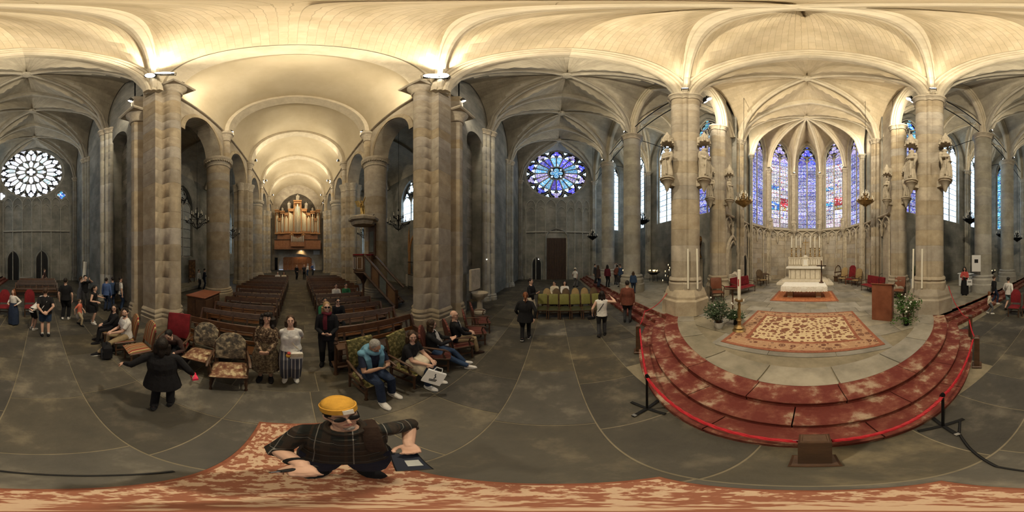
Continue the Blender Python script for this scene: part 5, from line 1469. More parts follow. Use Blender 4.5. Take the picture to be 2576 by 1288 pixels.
# sign and hanging dark curtain beside the organ
tag(MB().box((-30.97, 3.75, 3.35), (.05, 1.2, .75), b=.01).build('notice_board', M['white']), 'white notice board on the west wall right of the organ', 'sign')
m = MB(); m.grid([[(-30.8 + .05 * sin(k * 1.9), -4.2 + .55 * k / 8, z) for z in (0.03, 1.2, 2.4)] for k in range(9)]); o = m.build('dark_curtain', M['black']); o.modifiers.new('t', 'SOLIDIFY').thickness = .03
tag(o, 'narrow dark curtain on the west wall left of the wooden door', 'curtain')

# ---- pulpit
PX, PY = -9.15, 3.95
e = empty('pulpit', (PX, PY, 0), 0, 'wooden pulpit with a stair, a backboard and a stone coloured sounding board', 'pulpit')
oct_ = lambda r, z, a0=22.5: [(r * cos(R(a0 + 45 * k)), r * sin(R(a0 + 45 * k)), z) for k in range(8)]
m = MB(); m.rings([oct_(.08, 1.0), oct_(.18, 1.25), oct_(.5, 1.6), oct_(.62, 1.72), oct_(.58, 1.78), oct_(.58, 1.82)], sm=False); m.build('bowl', M['oak'], e)
for k in range(8):
    a = R(45 * k)
    if k in (0,): continue
    MB().box((.555 * cos(a), .555 * sin(a), 2.28), (.05, .45, .92), b=.015, rz=a).build('panel', M['panel_brown' if k % 2 else 'oak'], e)
    if k in (5, 6, 7): MB().tube([(.59 * cos(a) + sin(a) * u * .15, .59 * sin(a) - cos(a) * u * .15, v) for u, v in ((-1, 1.95), (1, 1.95), (1, 2.62), (-1, 2.62))], .018, 6, close=True, sm=False).build('panel_moulding', M['linen'], e)
m = MB()
for k in range(8):
    if k == 0: continue
    a, b = R(45 * k - 22.5), R(45 * k + 22.5)
    m.tube([(.6 * cos(a), .6 * sin(a), 2.77), (.6 * cos(b), .6 * sin(b), 2.77)], .055, 8)
m.build('handrail', M['red_velvet'], e)
MB().box((-.05, .62, 3.6), (.9, .08, 2.2), b=.02).build('backboard', M['oak'], e)
MB().box((-.05, .575, 3.6), (.55, .02, 1.3), b=.008).build('backboard_panel', M['panel_grey'], e)
m = MB(); m.rings([oct_(.5, 4.55), oct_(.7, 4.58), oct_(.78, 4.72), oct_(.74, 4.78), oct_(.92, 4.86), oct_(.95, 5.0), oct_(.9, 5.06), oct_(.6, 5.15), oct_(.2, 5.28)], sm=False); m.build('sounding_board', M['carved'], e)
m = MB(); figure(m, .95, 77, .8); m.tube([(-.12, 0, .75), (-.26, -.05, .98), (-.32, -.08, 1.15)], [.04, .035, .02], 8)
m.build('gilded_angel', M['gold'], e, T(-.1, -.05, 5.28) @ RZ(PI))
for s in (-1, 1):
    w_ = MB(); w_.add([(0, .08, .7), (s * .15, .16, 1.0), (s * .5, .3, 1.05), (s * .42, .26, .85), (s * .28, .2, .6), (0, .1, .5)], [(0, 1, 2, 3, 4, 5)])
    o = w_.build('wing', M['gold'], e, T(-.1, -.05, 5.28) @ RZ(PI)); o.modifiers.new('s', 'SOLIDIFY').thickness = .02
A_, B_ = V((.45, .2)), V((2.3, 1.05))
dr = (B_ - A_); SL = dr.length; ang = math.atan2(dr.y, dr.x)
st = lambda t: A_.lerp(B_, t)
for k in range(4):
    t0, t1 = k / 4 + .01, (k + 1) / 4 - .01
    q0, q1 = st(t0), st(t1); nx_, ny_ = sin(ang) * .42, -cos(ang) * .42
    zt0, zt1, zb0, zb1 = lerp(2.72, .95, t0), lerp(2.72, .95, t1), lerp(1.75, .12, t0), lerp(1.75, .12, t1)
    vs = []
    for off in (.0, .05):
        f = 1 + off / .42
        vs += [(q0.x + nx_ * f, q0.y + ny_ * f, zb0 + .08), (q1.x + nx_ * f, q1.y + ny_ * f, zb1 + .08), (q1.x + nx_ * f, q1.y + ny_ * f, zt1 - .06), (q0.x + nx_ * f, q0.y + ny_ * f, zt0 - .06)]
    MB().add(vs, [(0, 1, 2, 3), (7, 6, 5, 4), (0, 4, 5, 1), (1, 5, 6, 2), (2, 6, 7, 3), (3, 7, 4, 0)]).build('stair_panel', M['panel_grey' if k % 2 == 0 else 'panel_brown'], e)
    MB().tube([(q0.x + nx_ * 1.1, q0.y + ny_ * 1.1, zb0), (q0.x + nx_ * 1.1, q0.y + ny_ * 1.1, zt0)], .05, 6, sm=False).build('stair_post', M['oak'], e)
for z0_, z1_, nm_, r_ in ((2.76, .97, 'stair_handrail', .07), (1.74, .1, 'stair_string', .09)):
    for sg in (1, -1):
        q0, q1 = st(0), st(1); nx_, ny_ = sin(ang) * .45 * sg, -cos(ang) * .45 * sg
        MB().tube([(q0.x + nx_, q0.y + ny_, z0_), (q1.x + nx_, q1.y + ny_, z1_)], r_, 6, sm=False).build(nm_, M['oak'], e)
for k in range(9):
    q = st((k + .5) / 9); MB().box((q.x, q.y, lerp(1.68, .2, k / 8)), (SL / 8, .8, .05), b=.01, rz=ang).build('stair_tread', M['oak'], e)
q = st(1.02); MB().box((q.x + sin(ang) * .42, q.y - cos(ang) * .42, .5), (.13, .13, 1.0), b=.02).build('newel_post', M['oak'], e)
MB().lathe([(.14, 0), (.14, .1), (.07, .2), (.06, 1.0), (.1, 1.1)], 12).build('column', M['oak'], e)
m = MB(); m.tube([(-.2, .5, 5.1), (-.2, 1.0, 5.6)], .02, 6); m.build('stay', M['iron'], e)

# ---- chandeliers
def chandelier(x, y, z, r, label, n=8, tiers=2, ztop=13, mat='iron', dense=False):
    e = empty('chandelier', (x, y, z), 0, label, 'chandelier')
    MB().tube([(0, 0, 1.35 * r), (0, 0, ztop - z)], .012, 6).build('hanging_rod', M['iron'], e)
    MB().lathe([(.01, -r * .75), (.03, -r * .6), (.02, -r * .4), (.05, -r * .1), (.035, .2 * r), (.05, .6 * r), (.03, 1.1 * r), (.05, 1.25 * r), (.015, 1.4 * r)], 10).build('stem', M[mat], e)
    ti = [(r, 0.0, n), (r * .48, .55 * r, max(4, n - 3))] + ([(r * .3, .95 * r, 5)] if tiers > 2 else [])
    for (rr, zz, k) in ti:
        MB().tube([(rr * .98 * cos(2 * PI * j / 32), rr * .98 * sin(2 * PI * j / 32), zz) for j in range(32)], .014, 6, close=True).build('ring', M[mat], e)
        for j in range(k):
            a = 2 * PI * j / k + zz; ca, sa = cos(a), sin(a)
            m = MB()
            m.tube([(0, 0, zz - rr * .62), (rr * .25 * ca, rr * .25 * sa, zz - rr * .5), (rr * .55 * ca, rr * .55 * sa, zz - rr * .12), (rr * .8 * ca, rr * .8 * sa, zz - rr * .05), (rr * ca, rr * sa, zz + .05)], [.018, .018, .015, .014, .012], 6)
            m.tube([(rr * .55 * ca, rr * .55 * sa, zz - rr * .12), (rr * .68 * ca, rr * .68 * sa, zz - rr * .28), (rr * .52 * ca, rr * .52 * sa, zz - rr * .34)], .009, 5)
            m.build('arm', M[mat], e)
            MB().lathe([(.012, .02), (.05, .06), (.055, .075), (.02, .08)], 10, (rr * ca, rr * sa, zz)).build('cup', M[mat], e)
            MB().lathe([(.018, .07), (.018, .30), (.004, .31)], 8, (rr * ca, rr * sa, zz)).build('candle', M['wax'], e)
    if dense:
        m = MB(); m.lathe([(.05, -r * .5), (r * .5, -r * .34), (r * .85, -r * .08), (r * .9, .04), (r * .8, .05)], 18)
        for k in range(14):
            a = 2 * PI * k / 14; m.tube([(r * .88 * cos(a), r * .88 * sin(a), .02), (r * .95 * cos(a), r * .95 * sin(a), .12), (r * .84 * cos(a), r * .84 * sin(a), .2)], [.03, .025, .01], 6)
        m.build('crown', M[mat], e)
    return e
chandelier(-7.9, -5.55, 4.75, .68, 'large black iron chandelier between the south west pier and the first nave column', 9, 2, 12.1)
chandelier(-8.0, 5.75, 4.7, .68, 'large black iron chandelier to the right of the pulpit', 9, 2, 12.1)
chandelier(-13.0, -5.4, 4.6, .6, 'smaller looking iron chandelier beyond the first left nave column', 8, 2, 12.1)
chandelier(-12.8, 5.6, 4.6, .6, 'iron chandelier seen under the sounding board of the pulpit', 8, 2, 12.1)
chandelier(8.4, 3.55, 5.8, .46, 'brass crown chandelier hanging left of the altar', 10, 3, 16.4, 'brass', True)
chandelier(8.6, -3.1, 5.85, .46, 'brass crown chandelier hanging right of the altar', 10, 3, 16.4, 'brass', True)
chandelier(7.0, 11.4, 5.6, .55, 'chandelier with candles in front of the clear chapel window, north side', 8, 3, 16.6, 'iron', True)
chandelier(5.6, 16.2, 4.9, .5, 'chandelier in the last north chapel beside the round column', 8, 3, 16.95, 'iron', True)
chandelier(3.9, 15.7, 4.6, .5, 'chandelier in the north transept near the blue rose wall', 8, 3, 16.8, 'iron', True)
chandelier(7.1, -10.8, 5.6, .55, 'chandelier behind the nearer south round column', 8, 3, 16.6, 'iron', True)
chandelier(6.4, -15.6, 4.9, .55, 'chandelier with white candles between the two south round columns', 8, 3, 16.8, 'iron', True)
chandelier(4.6, -15.2, 4.4, .5, 'chandelier nearest the pale rose wall', 8, 3, 16.8, 'iron', True)

# ---- rope barrier
def stanchion(x, y, label, rz):
    e = empty('rope_stand', (x, y, 0), rz, label, 'barrier post')
    MB().lathe([(.016, .03), (.016, .86), (.024, .88), (.024, .92), (.008, .95)], 10).build('pole', M['iron'], e)
    for k in range(4):
        a = PI / 2 * k
        MB().box((.13 * cos(a), .13 * sin(a), .022), (.26, .05, .02), b=.006, rz=a).build('foot', M['iron'], e)
        if k == 2: MB().box((.23 * cos(a), .23 * sin(a), .034), (.04, .05, .006), rz=a).build('tape', M['steel'], e)
    MB().tube([(0, .0, .84), (.05, 0, .80), (.05, 0, .86), (0, 0, .88)], .007, 6).build('hook', M['iron'], e)
    return e
S1, S2 = (1.08, 1.66), (1.07, -1.15)
stanchion(S1[0], S1[1], 'black rope stand with a cross foot, left of the wooden barrier block', R(20))
stanchion(S2[0], S2[1], 'black rope stand with a cross foot, right of the wooden barrier block', R(-15))
def block(x, y, rz, label, h=.88, w=.15, d=.11):
    e = empty('barrier_block', (x, y, 0), rz, label, 'barrier post')
    MB().box((0, 0, .03), (w + .09, d + .09, .06), b=.015).build('foot', M['oak'], e)
    MB().box((0, 0, h / 2 + .03), (w, d, h - .06), b=.012).build('post', M['oak'], e)
    MB().box((0, 0, h - .02), (w * .9, d * .9, .05), b=.015).build('cap', M['oak'], e)
    MB().tube([(w / 2, 0, h - .1), (w / 2 + .03, 0, h - .12), (w / 2 + .03, 0, h - .08), (w / 2, 0, h - .07)], .006, 6).build('ring', M['steel'], e)
BL = [(.86, -.03), (2.02, 3.51), (1.74, -2.9), (2.62, -4.0)]
block(*BL[0], PI / 2, 'dark wooden barrier block in the middle of the rope, nearest the viewer', .93, .17, .12)
block(*BL[1], R(60), 'dark wooden barrier block at the left end of the rope')
block(*BL[2], R(-60), 'dark wooden barrier block at the right end of the rope, nearer the steps front')
block(*BL[3], R(-60), 'dark wooden barrier block farther right, behind the nearer one')
def rope(pts, label, sag=.06, r=.019, mat='rope'):
    P = []
    for a, b in zip(pts, pts[1:]):
        a, b = V(a), V(b)
        for k in range(10):
            t = k / 10; q = a.lerp(b, t); q.z -= sag * 4 * t * (1 - t); P.append(q)
    P.append(V(pts[-1]))
    m = MB()
    for ph in range(3):
        Q = []
        for i in range(len(P) * 3):
            f = i / 3; k = min(int(f), len(P) - 2); t = min(1, f - k)
            q = P[k].lerp(P[k + 1], t); dd = (P[k + 1] - P[k]).normalized(); n1 = dd.cross(V((0, 0, 1))).normalized(); n2 = dd.cross(n1)
            an = i * .9 + ph * 2.094
            Q.append(q + n1 * (r * .5 * cos(an)) + n2 * (r * .5 * sin(an)))
        m.tube(Q, r * .62, 6)
    o = m.build('red_rope', M[mat]); tag(o, label, 'rope', None)
rope([(BL[0][0], .06, .84), (S1[0], S1[1], .87)], 'thick red rope from the middle block to the left rope stand', .10)
rope([(BL[0][0], -.12, .84), (S2[0], S2[1], .87)], 'thick red rope from the middle block to the right rope stand', .10)
rope([(S1[0], S1[1], .87), (BL[1][0] + .05, BL[1][1], .80)], 'red rope from the left rope stand to the left block', .10)
rope([(S2[0], S2[1], .87), (BL[2][0] + .06, BL[2][1] + .05, .80)], 'red rope from the right rope stand to the nearer right block', .14)
rope([(BL[2][0] + .06, BL[2][1] - .05, .80), (BL[3][0] + .05, BL[3][1], .78)], 'short red rope between the two right blocks', .12)
rope([(BL[1][0], BL[1][1] + .03, .80), (3.0, 4.75, .72), (4.0, 4.75, 1.25)], 'red rope from the left block up to the left statue pier', .12, .014)
rope([(BL[3][0], BL[3][1] - .06, .78), (3.5, -4.6, .75), (4.2, -4.85, 1.5)], 'red rope from the far right block up to the right statue pier', .12, .014)
o = MB().tube([(1.02, -1.36, .016), (.85, -1.12, .016), (.62, -.93, .016), (.31, -.70, .016), (.0, -.63, .016), (-.25, -.56, .016), (-.5, -.47, .016)], .014, 6).build('black_strand', M['black']); tag(o, 'black cable running over the floor from the right rope stand', 'strand')  # thin black tube laid along the floor

# ---- candle stands, votive racks
def votive(x, y, z, label, n=24, tree=False, seed=1):
    r = random.Random(seed)
    e = empty('candle_rack', (x, y, z), 0, label, 'candle rack')
    if not tree:
        for a in range(4): MB().tube([(.35 * cos(a * PI / 2 + .8), .35 * sin(a * PI / 2 + .8), 0), (.3 * cos(a * PI / 2 + .8), .3 * sin(a * PI / 2 + .8), .8)], .02, 6).build('leg', M['iron'], e)
        MB().lathe([(.3, .62), (.5, .78), (.62, .84), (.6, .86), (.0, .87)], 18).build('tray', M['iron'], e)
        pos = [(r.uniform(-.5, .5), r.uniform(-.5, .5), .87) for _ in range(n)]
        pos = [p for p in pos if p[0] ** 2 + p[1] ** 2 < .27]
    else:
        MB().lathe([(.25, 0), (.25, .03), (.03, .08), (.02, 1.6), (.03, 1.62)], 10).build('pole', M['iron'], e)
        pos = []
        for k in range(n):
            a = k * 2.4; zz = .55 + 1.0 * k / n; q = .36 - .2 * k / n
            MB().tube([(0, 0, zz - .08), (q * .6 * cos(a), q * .6 * sin(a), zz - .05), (q * cos(a), q * sin(a), zz)], .008, 5).build('branch', M['iron'], e); pos.append((q * cos(a), q * sin(a), zz))
        pos.append((0, 0, 1.62))
    for p in pos:
        MB().lathe([(.022, 0), (.024, .06), (.02, .065)], 8, p).build('candle', M['wax'], e)
        MB().lathe([(.003, .065), (.016, .085), (.002, .13)], 6, p).build('flame', M['flame'], e)
votive(8.3, 11.7, PZ, 'round black votive candle rack with burning candles in a north chapel', 26, seed=2)
votive(6.1, 13.2, PZ, 'votive candle rack partly behind the nearer north round column', 18, seed=3)
votive(6.5, 7.6, PZ, 'branching candle stand with red and white lights left of the statue pier', 9, True, seed=4)
votive(7.6, 6.6, PZ, 'branching candle stand between the two left choir piers', 7, True, seed=5)
votive(6.6, -13.2, PZ, 'votive candle rack between the two south round columns', 20, seed=6)
# processional candles leaning on the statue piers
for k, (px, s, lab) in enumerate(((1731, 1, 'tall white pole candle leaning on the left statue pier, outer one'), (1755, 1, 'tall white pole candle leaning on the left statue pier, inner one'), (2296, -1, 'tall white pole candle leaning on the right statue pier, inner one'), (2319, -1, 'tall white pole candle leaning on the right statue pier, outer one'))):
    a = pol(px, 6.02 if s > 0 else 6.15, 1.47); d = (V((EP[s].x, EP[s].y, 0)) - V((a.x, a.y, 0))).normalized()
    m = MB(); m.tube([a, a + d * .04 + V((0, 0, 1.5))], .035, 10); tag(m.build('pole_candle', M['wax']), lab, 'candle')
o = MB().box((6.9, -9.9, PZ + .45), (.9, .5, .9), b=.03).box((6.9, -9.9, PZ + .93), (1.1, .6, .08), b=.02).build('white_table', M['white']); tag(o, 'small white draped table behind the woman in coral red', 'table')
# notice boards, paintings, font
def board(px, d, z0, z1, w, label, name='notice_board', lines=True):
    c = pol(px, d, (z0 + z1) / 2); e = empty(name, c, toward(c.x, c.y), label, 'sign')
    MB().box((0, 0, 0), (w, .03, z1 - z0), b=.006).build('board', M['white'], e)
    if lines:
        MB().box((0, .018, (z1 - z0) * .14), (w * .42, .006, (z1 - z0) * .22)).build('picture', M['black'], e)
    return e
board(2456, 9.55, 1.78, 2.75, .52, 'white notice board with a small dark picture on the nearer south column')
c = pol(1271, 15.5, 0); e = empty('rolled_banner', (c.x + .3, c.y, 0), 0, 'pale folded banner leaning by the north transept wall shafts', 'banner')
MB().box((0, 0, 1.15), (.32, .05, 2.2), b=.02, M=RY(R(3))).build('cloth', M['linen'], e); MB().tube([(-.16, 0, 0), (-.1, 0, 2.35)], .02, 8).build('pole', M['oak'], e)
c = pol(212, 13, 0); e = empty('rolled_banner', (c.x, c.y, 0), 0, 'pale folded banner leaning by the south transept wall shafts', 'banner')
MB().box((0, 0, 1.15), (.3, .05, 2.2), b=.02, M=RY(R(-4))).build('cloth', M['linen'], e); MB().tube([(.16, 0, 0), (.1, 0, 2.35)], .02, 8).build('pole', M['oak'], e)
MB_ = MB().box((-9.9, -8.6, .12), (7.6, 1.7, .24), b=.02).build('trim_chapel_step', M['flag_choir']); struct(MB_, 'low stone platform in the left aisle')
e = empty('painting', (-12.0, -9.0, .24), 0, 'dark framed painting on an easel in the left aisle', 'painting')
MB().box((0, 0, 1.25), (1.0, .05, 1.7), b=.02).build('frame', M['oak'], e); MB().box((0, .03, 1.25), (.82, .02, 1.5)).build('canvas', M['paint'], e)
for sx in (-.4, .4): MB().box((sx, -.05, .3), (.05, .05, .6)).build('leg', M['oak'], e)
MB().box((0, -.25, .25), (.05, .05, .8), M=RX(R(30))).build('leg', M['oak'], e)
p = pol(1190, 5.9, 0)
e = empty('holy_water_basin', (-3.25, 6.75, 0), 0, 'stone holy water basin against the north transept wall', 'basin')
MB().lathe([(.28, 0), (.28, .1), (.14, .2), (.12, .6), (.2, .72), (.36, .86), (.40, 1.0), (.36, 1.0), (.25, .9)], 16).build('bowl', M['carved'], e)
MB().box((-.25, 0, 1.6), (.12, .9, 1.0), b=.03).build('back_plate', M['carved'], e)
for k, (px, d, z, lab) in enumerate(((1356, 18.2, 2.35, 'small twin emergency light left of the tall north door'), (1196, 8.35, 2.5, 'small twin emergency light on the north transept west wall'))):
    c = pol(px, d, z); 
    if k == 1: c = V((-3.88, 8.85 + .0, 2.5))
    else: c.y = YN - .05
    e = empty('emergency_light', c, 0 if k == 0 else PI / 2, lab, 'lamp')
    for sx in (-.07, .07): MB().ball((sx, -.06 , 0), .05, 10, 6).build('bulb', M['glow'], e)
    MB().box((0, .0, 0), (.3, .08, .1), b=.01).build('housing', M['white'], e)
# grille of the north aisle chapel and its gilded niche
e = empty('iron_grille', (-8.6, 8.3, 0), 0, 'tall iron grille closing the right aisle chapel', 'grille')
for k in range(22): MB().tube([(-1.6 + 3.2 * k / 21, 0, 0), (-1.6 + 3.2 * k / 21, 0, 2.3)], .014, 5).build('bar', M['iron'], e)
for z_ in (.25, 1.2, 2.2): MB().box((0, 0, z_), (3.3, .03, .05)).build('rail', M['iron'], e)
e = empty('gothic_altarpiece', (-10.2, 9.2, 0), 0, 'gilded gothic altarpiece under the right aisle window', 'altarpiece')
MB().box((0, 0, .55), (2.2, .6, 1.1), b=.03).build('altar_block', M['carved'], e)
MB().tube([(-.8, -.1, 1.1), (-.8, -.1, 3.0)] + [(.8 * u, -.1, 3.0 + 1.6 * P_(u, .5)) for u in SS(12)] + [(.8, -.1, 3.0), (.8, -.1, 1.1)], .09, 6, sm=False).build('arch', M['gilt_wood'], e)
m = MB(); figure(m, 1.5, 60); m.build('figure', M['gilt_wood'], e, T(0, -.05, 1.3))
for sx in (-1, 1): MB().lathe([(.1, 1.1), (.08, 3.0), (.12, 3.1), (.08, 4.6), (.0, 5.4)], 8, (sx * .95, -.05, 0)).build('pinnacle', M['gilt_wood'], e)
e = empty('saint_statue', (8.7, 7.4, PZ), 0, 'painted standing figure on a high bracket behind the left choir piers', 'statue')
m = MB(); figure(m, 1.9, 71); m.build('figure', M['paint'], e, T(0, -.2, 2.1) @ RZ(-PI / 4)); MB().box((.2, 0, 1.0), (.7, .7, 2.1), b=.04).build('pedestal', M['carved'], e)
e = empty('side_table', (12.9, 3.6, PZ), R(30), 'dark small table left of the high altar', 'table')
MB().box((0, 0, .78), (1.1, .5, .05), b=.01).build('table_top', M['oak'], e)
for sx in (-.5, .5):
    for sy in (-.2, .2): MB().lathe([(.02, 0), (.03, .3), (.025, .76)], 8, (sx, sy, 0)).build('leg', M['oak'], e)
e = empty('credence_bench', (14.35, -2.75, PZ), R(-50), 'dark carved bench with an arched back right of the high altar', 'bench')
MB().box((0, 0, .45), (1.3, .45, .06), b=.01).build('seat', M['oak'], e)
MB().tube([(.4 * u, .2, .9 + .5 * P_(u, .3)) for u in SS(10)], .04, 6).build('arched_back', M['oak'], e); MB().box((0, .2, .8), (1.0, .05, .1)).build('back_rail', M['oak'], e)
for sx in (-.55, .55):
    MB().box((sx, 0, .22), (.07, .4, .44), b=.01).build('leg', M['oak'], e); MB().tube([(sx * .8, .2, .45), (sx * .75, .2, .95)], .03, 6).build('back_post', M['oak'], e)
# ================================================================ PEOPLE
def cloth(name, c, v=.13, sc_=14, rough=.9):
    if name not in M: M[name] = pmat(name, tuple(q * (1 - v) for q in c), tuple(min(1, q * (1 + v)) for q in c), scale=sc_, rough=rough, bump=.35, bscale=22, coord='Object')
    return name
def plaid():
    m, t, P = nt('dark_plaid_flannel'); N, L = t.nodes, t.links
    g = N.new('ShaderNodeTexCoord'); sx = N.new('ShaderNodeSeparateXYZ'); L.new(g.outputs['Object'], sx.inputs[0])
    outs = []
    for ax in (0, 2):
        a = N.new('ShaderNodeMath'); a.operation = 'MULTIPLY'; a.inputs[1].default_value = 1 / .15; L.new(sx.outputs[ax], a.inputs[0])
        f = N.new('ShaderNodeMath'); f.operation = 'FRACT'; L.new(a.outputs[0], f.inputs[0])
        r = N.new('ShaderNodeValToRGB'); cr = r.color_ramp; cr.interpolation = 'CONSTANT'
        cr.elements[0].position = 0; cr.elements[0].color = (.010, .012, .011, 1); cr.elements[1].position = .36; cr.elements[1].color = (.028, .020, .014, 1)
        for p_, c_ in ((.62, (.010, .012, .011)), (.76, (.20, .19, .17)), (.79, (.012, .014, .013)), (.92, (.035, .022, .014))):
            e_ = cr.elements.new(p_); e_.color = rgba(c_)
        L.new(f.outputs[0], r.inputs[0]); outs.append(r.outputs[0])
    mx = N.new('ShaderNodeMix'); mx.data_type = 'RGBA'; mx.blend_type = 'LIGHTEN'; mx.inputs[0].default_value = 1
    L.new(outs[0], mx.inputs[6]); L.new(outs[1], mx.inputs[7]); L.new(mx.outputs[2], P.inputs['Base Color']); P.inputs['Roughness'].default_value = .9
    return m
M['plaid'] = plaid()
M['stripe_trouser'] = stripes('striped_trousers', [(0, (.06, .065, .09)), (.34, (.45, .43, .40)), (.46, (.10, .09, .11)), (.60, (.05, .055, .08)), (.80, (.5, .48, .45)), (.92, (.07, .07, .09))], .13)
M['floral_dress'] = pmat('brown_floral_dress', (.045, .028, .018), (.36, .27, .17), (.14, .09, .055), scale=26, rough=.9, pos=(.42, .62), det=2, bump=.3)
M['snake_skirt'] = pmat('mottled_brown_skirt', (.05, .036, .022), (.22, .17, .10), (.13, .095, .055), scale=22, rough=.9, pos=(.4, .62), det=3, bump=.3)
M['skin'] = pmat('skin_fair', (.55, .34, .25), (.60, .38, .285), scale=6, rough=.55, spec=.35)
M['skin_tan'] = pmat('skin_tanned', (.40, .235, .16), (.45, .27, .185), scale=6, rough=.55, spec=.35)
M['eye'] = pmat('eye_white', (.34, .30, .27), rough=.3)
M['iris'] = pmat('iris', (.02, .014, .01), rough=.2)
M['lip'] = pmat('lip', (.34, .12, .10), rough=.5)
for nme, c in (('hair_dark', (.014, .010, .008)), ('hair_brown', (.05, .028, .015)), ('hair_red', (.16, .055, .02)), ('hair_blond', (.30, .19, .09)), ('hair_grey', (.30, .29, .27))): M[nme] = pmat(nme, tuple(q * .7 for q in c), tuple(q * 1.3 for q in c), scale=30, rough=.55, bump=.6, bscale=50)
for nme, c in (('black_cloth', (.010, .010, .012)), ('navy_cloth', (.014, .020, .042)), ('denim', (.035, .065, .13)), ('denim_dark', (.02, .032, .065)), ('white_cloth', (.68, .66, .62)), ('khaki', (.33, .25, .14)), ('blue_shirt', (.07, .12, .28)), ('sky_hoodie', (.12, .27, .38)), ('grey_cloth', (.13, .13, .135)), ('green_jacket', (.02, .13, .06)), ('orange_shirt', (.62, .16, .10)), ('burgundy', (.10, .012, .022)), ('brown_coat', (.05, .028, .025)), ('rust_jacket', (.13, .040, .025)), ('red_top', (.48, .08, .07)), ('cream', (.62, .55, .42)), ('charcoal', (.035, .035, .038)), ('mustard', (.58, .31, .045)), ('teal_shorts', (.22, .36, .38)), ('pink', (.80, .05, .12)), ('dark_brown', (.035, .02, .014)), ('sand', (.42, .34, .22))): cloth(nme, c)

def ik(a, c, l1, l2, hint):
    a, c = V(a), V(c); d = c - a; L = min(d.length, (l1 + l2) * .999)
    if d.length < 1e-6: d = V((0, 0, -1))
    d.normalize(); x = (l1 * l1 - l2 * l2 + L * L) / (2 * L); h = math.sqrt(max(0, l1 * l1 - x * x))
    n = V(hint) - d * V(hint).dot(d)
    if n.length < 1e-6: n = d.orthogonal()
    n.normalize(); return a + d * x + n * h, a + d * L
def etube(m, rows):
    """rows of (matrix, rx, ry): elliptical rings"""
    rs = []
    for Mx, rx, ry in rows: rs.append([Mx @ V((rx * cos(2 * PI * j / 16), ry * sin(2 * PI * j / 16), 0)) for j in range(16)])
    m.rings(rs)
def hand(m, w, d, nrm, side, curl=.5, k=1.0):
    d = V(d).normalized(); nrm = V(nrm); nrm = (nrm - d * nrm.dot(d)).normalized(); s = d.cross(nrm).normalized() * side
    rot = Matrix((s, d, nrm)).transposed()
    m.ball(w + d * .045 * k, (.038 * k, .052 * k, .017 * k), 10, 8, M=rot)
    m.tube([w - d * .03, w + d * .03 * k], [.026 * k, .024 * k], 8)
    for i, (off, L) in enumerate(((-.028, .072), (-.0095, .082), (.0095, .076), (.028, .060))):
        p = w + d * .075 * k + s * off * k; pts = [p - d * .03 * k, p]; a = .12
        for q in (.42, .32, .26):
            a += curl * (.9 if q < .42 else .6)
            p = p + (d * cos(a) + nrm * sin(a) + s * off * 1.2) * (L * q * k); pts.append(p)
        m.tube(pts, [.0105 * k, .0105 * k, .0098 * k, .009 * k, .007 * k], 7)
    p = w + d * .02 * k - s * .03 * k
    q1 = p + (-s * .8 + d * .7 + nrm * .35).normalized() * .035 * k; q2 = q1 + (-s * .2 + d * .8 + nrm * .5).normalized() * .032 * k; q3 = q2 + (s * .15 + d + nrm * .4).normalized() * .022 * k
    m.tube([p + s * .012, p, q1, q2, q3], [.014 * k, .014 * k, .012 * k, .011 * k, .008 * k], 7)
def remesh(o, vox, it=2):
    md = o.modifiers.new('skin_surface', 'REMESH'); md.mode = 'VOXEL'; md.voxel_size = vox; md.use_smooth_shade = True
    if it:
        sm = o.modifiers.new('soften', 'SMOOTH'); sm.factor = .5; sm.iterations = it
    return o
POSES = {
    'hang': (((.25, .03, .80), (0, .15, -1), (-1, 0, 0)), ((-.25, .03, .80), (0, .15, -1), (1, 0, 0))),
    'clasp': (((.05, .21, .92), (-.9, .3, -.2), (0, -1, .1)), ((-.05, .23, .93), (.9, .3, -.2), (0, -1, .1))),
    'back': (((.06, -.21, .94), (-.9, -.2, -.3), (0, 1, 0)), ((-.06, -.23, .92), (.9, -.2, -.3), (0, 1, 0))),
    'phone': (((.08, .30, 1.12), (-.4, .7, .4), (-.5, -.3, .8)), ((-.08, .30, 1.10), (.4, .7, .4), (.5, -.3, .8))),
    'photo': (((.10, .36, 1.52), (-.3, .3, 1), (-.6, -.6, 0)), ((-.10, .36, 1.50), (.3, .3, 1), (.6, -.6, 0))),
    'walk': (((.25, -.14, .82), (0, -.1, -1), (-1, 0, 0)), ((-.25, .2, .86), (0, .35, -1), (1, 0, 0))),
    'hips': (((.24, .10, 1.02), (-.8, .4, -.2), (0, 0, -1)), ((-.24, .10, 1.02), (.8, .4, -.2), (0, 0, -1))),
    'lap': (((.08, .26, .64), (-.6, .8, -.2), (0, 0, -1)), ((-.08, .28, .65), (.6, .8, -.2), (0, 0, -1))),
    'sitphone': (((.07, .30, .84), (-.4, .7, .3), (-.5, -.2, .8)), ((-.07, .28, .82), (.4, .7, .3), (.5, -.2, .8))),
    'knees': (((.15, .36, .60), (0, 1, -.2), (0, 0, -1)), ((-.15, .36, .60), (0, 1, -.2), (0, 0, -1))),
    'reach': (((.22, .35, 1.05), (0, 1, -.2), (-.7, 0, -.7)), ((-.45, .25, 1.05), (-.7, .7, -.1), (.3, 0, -.9))),
}
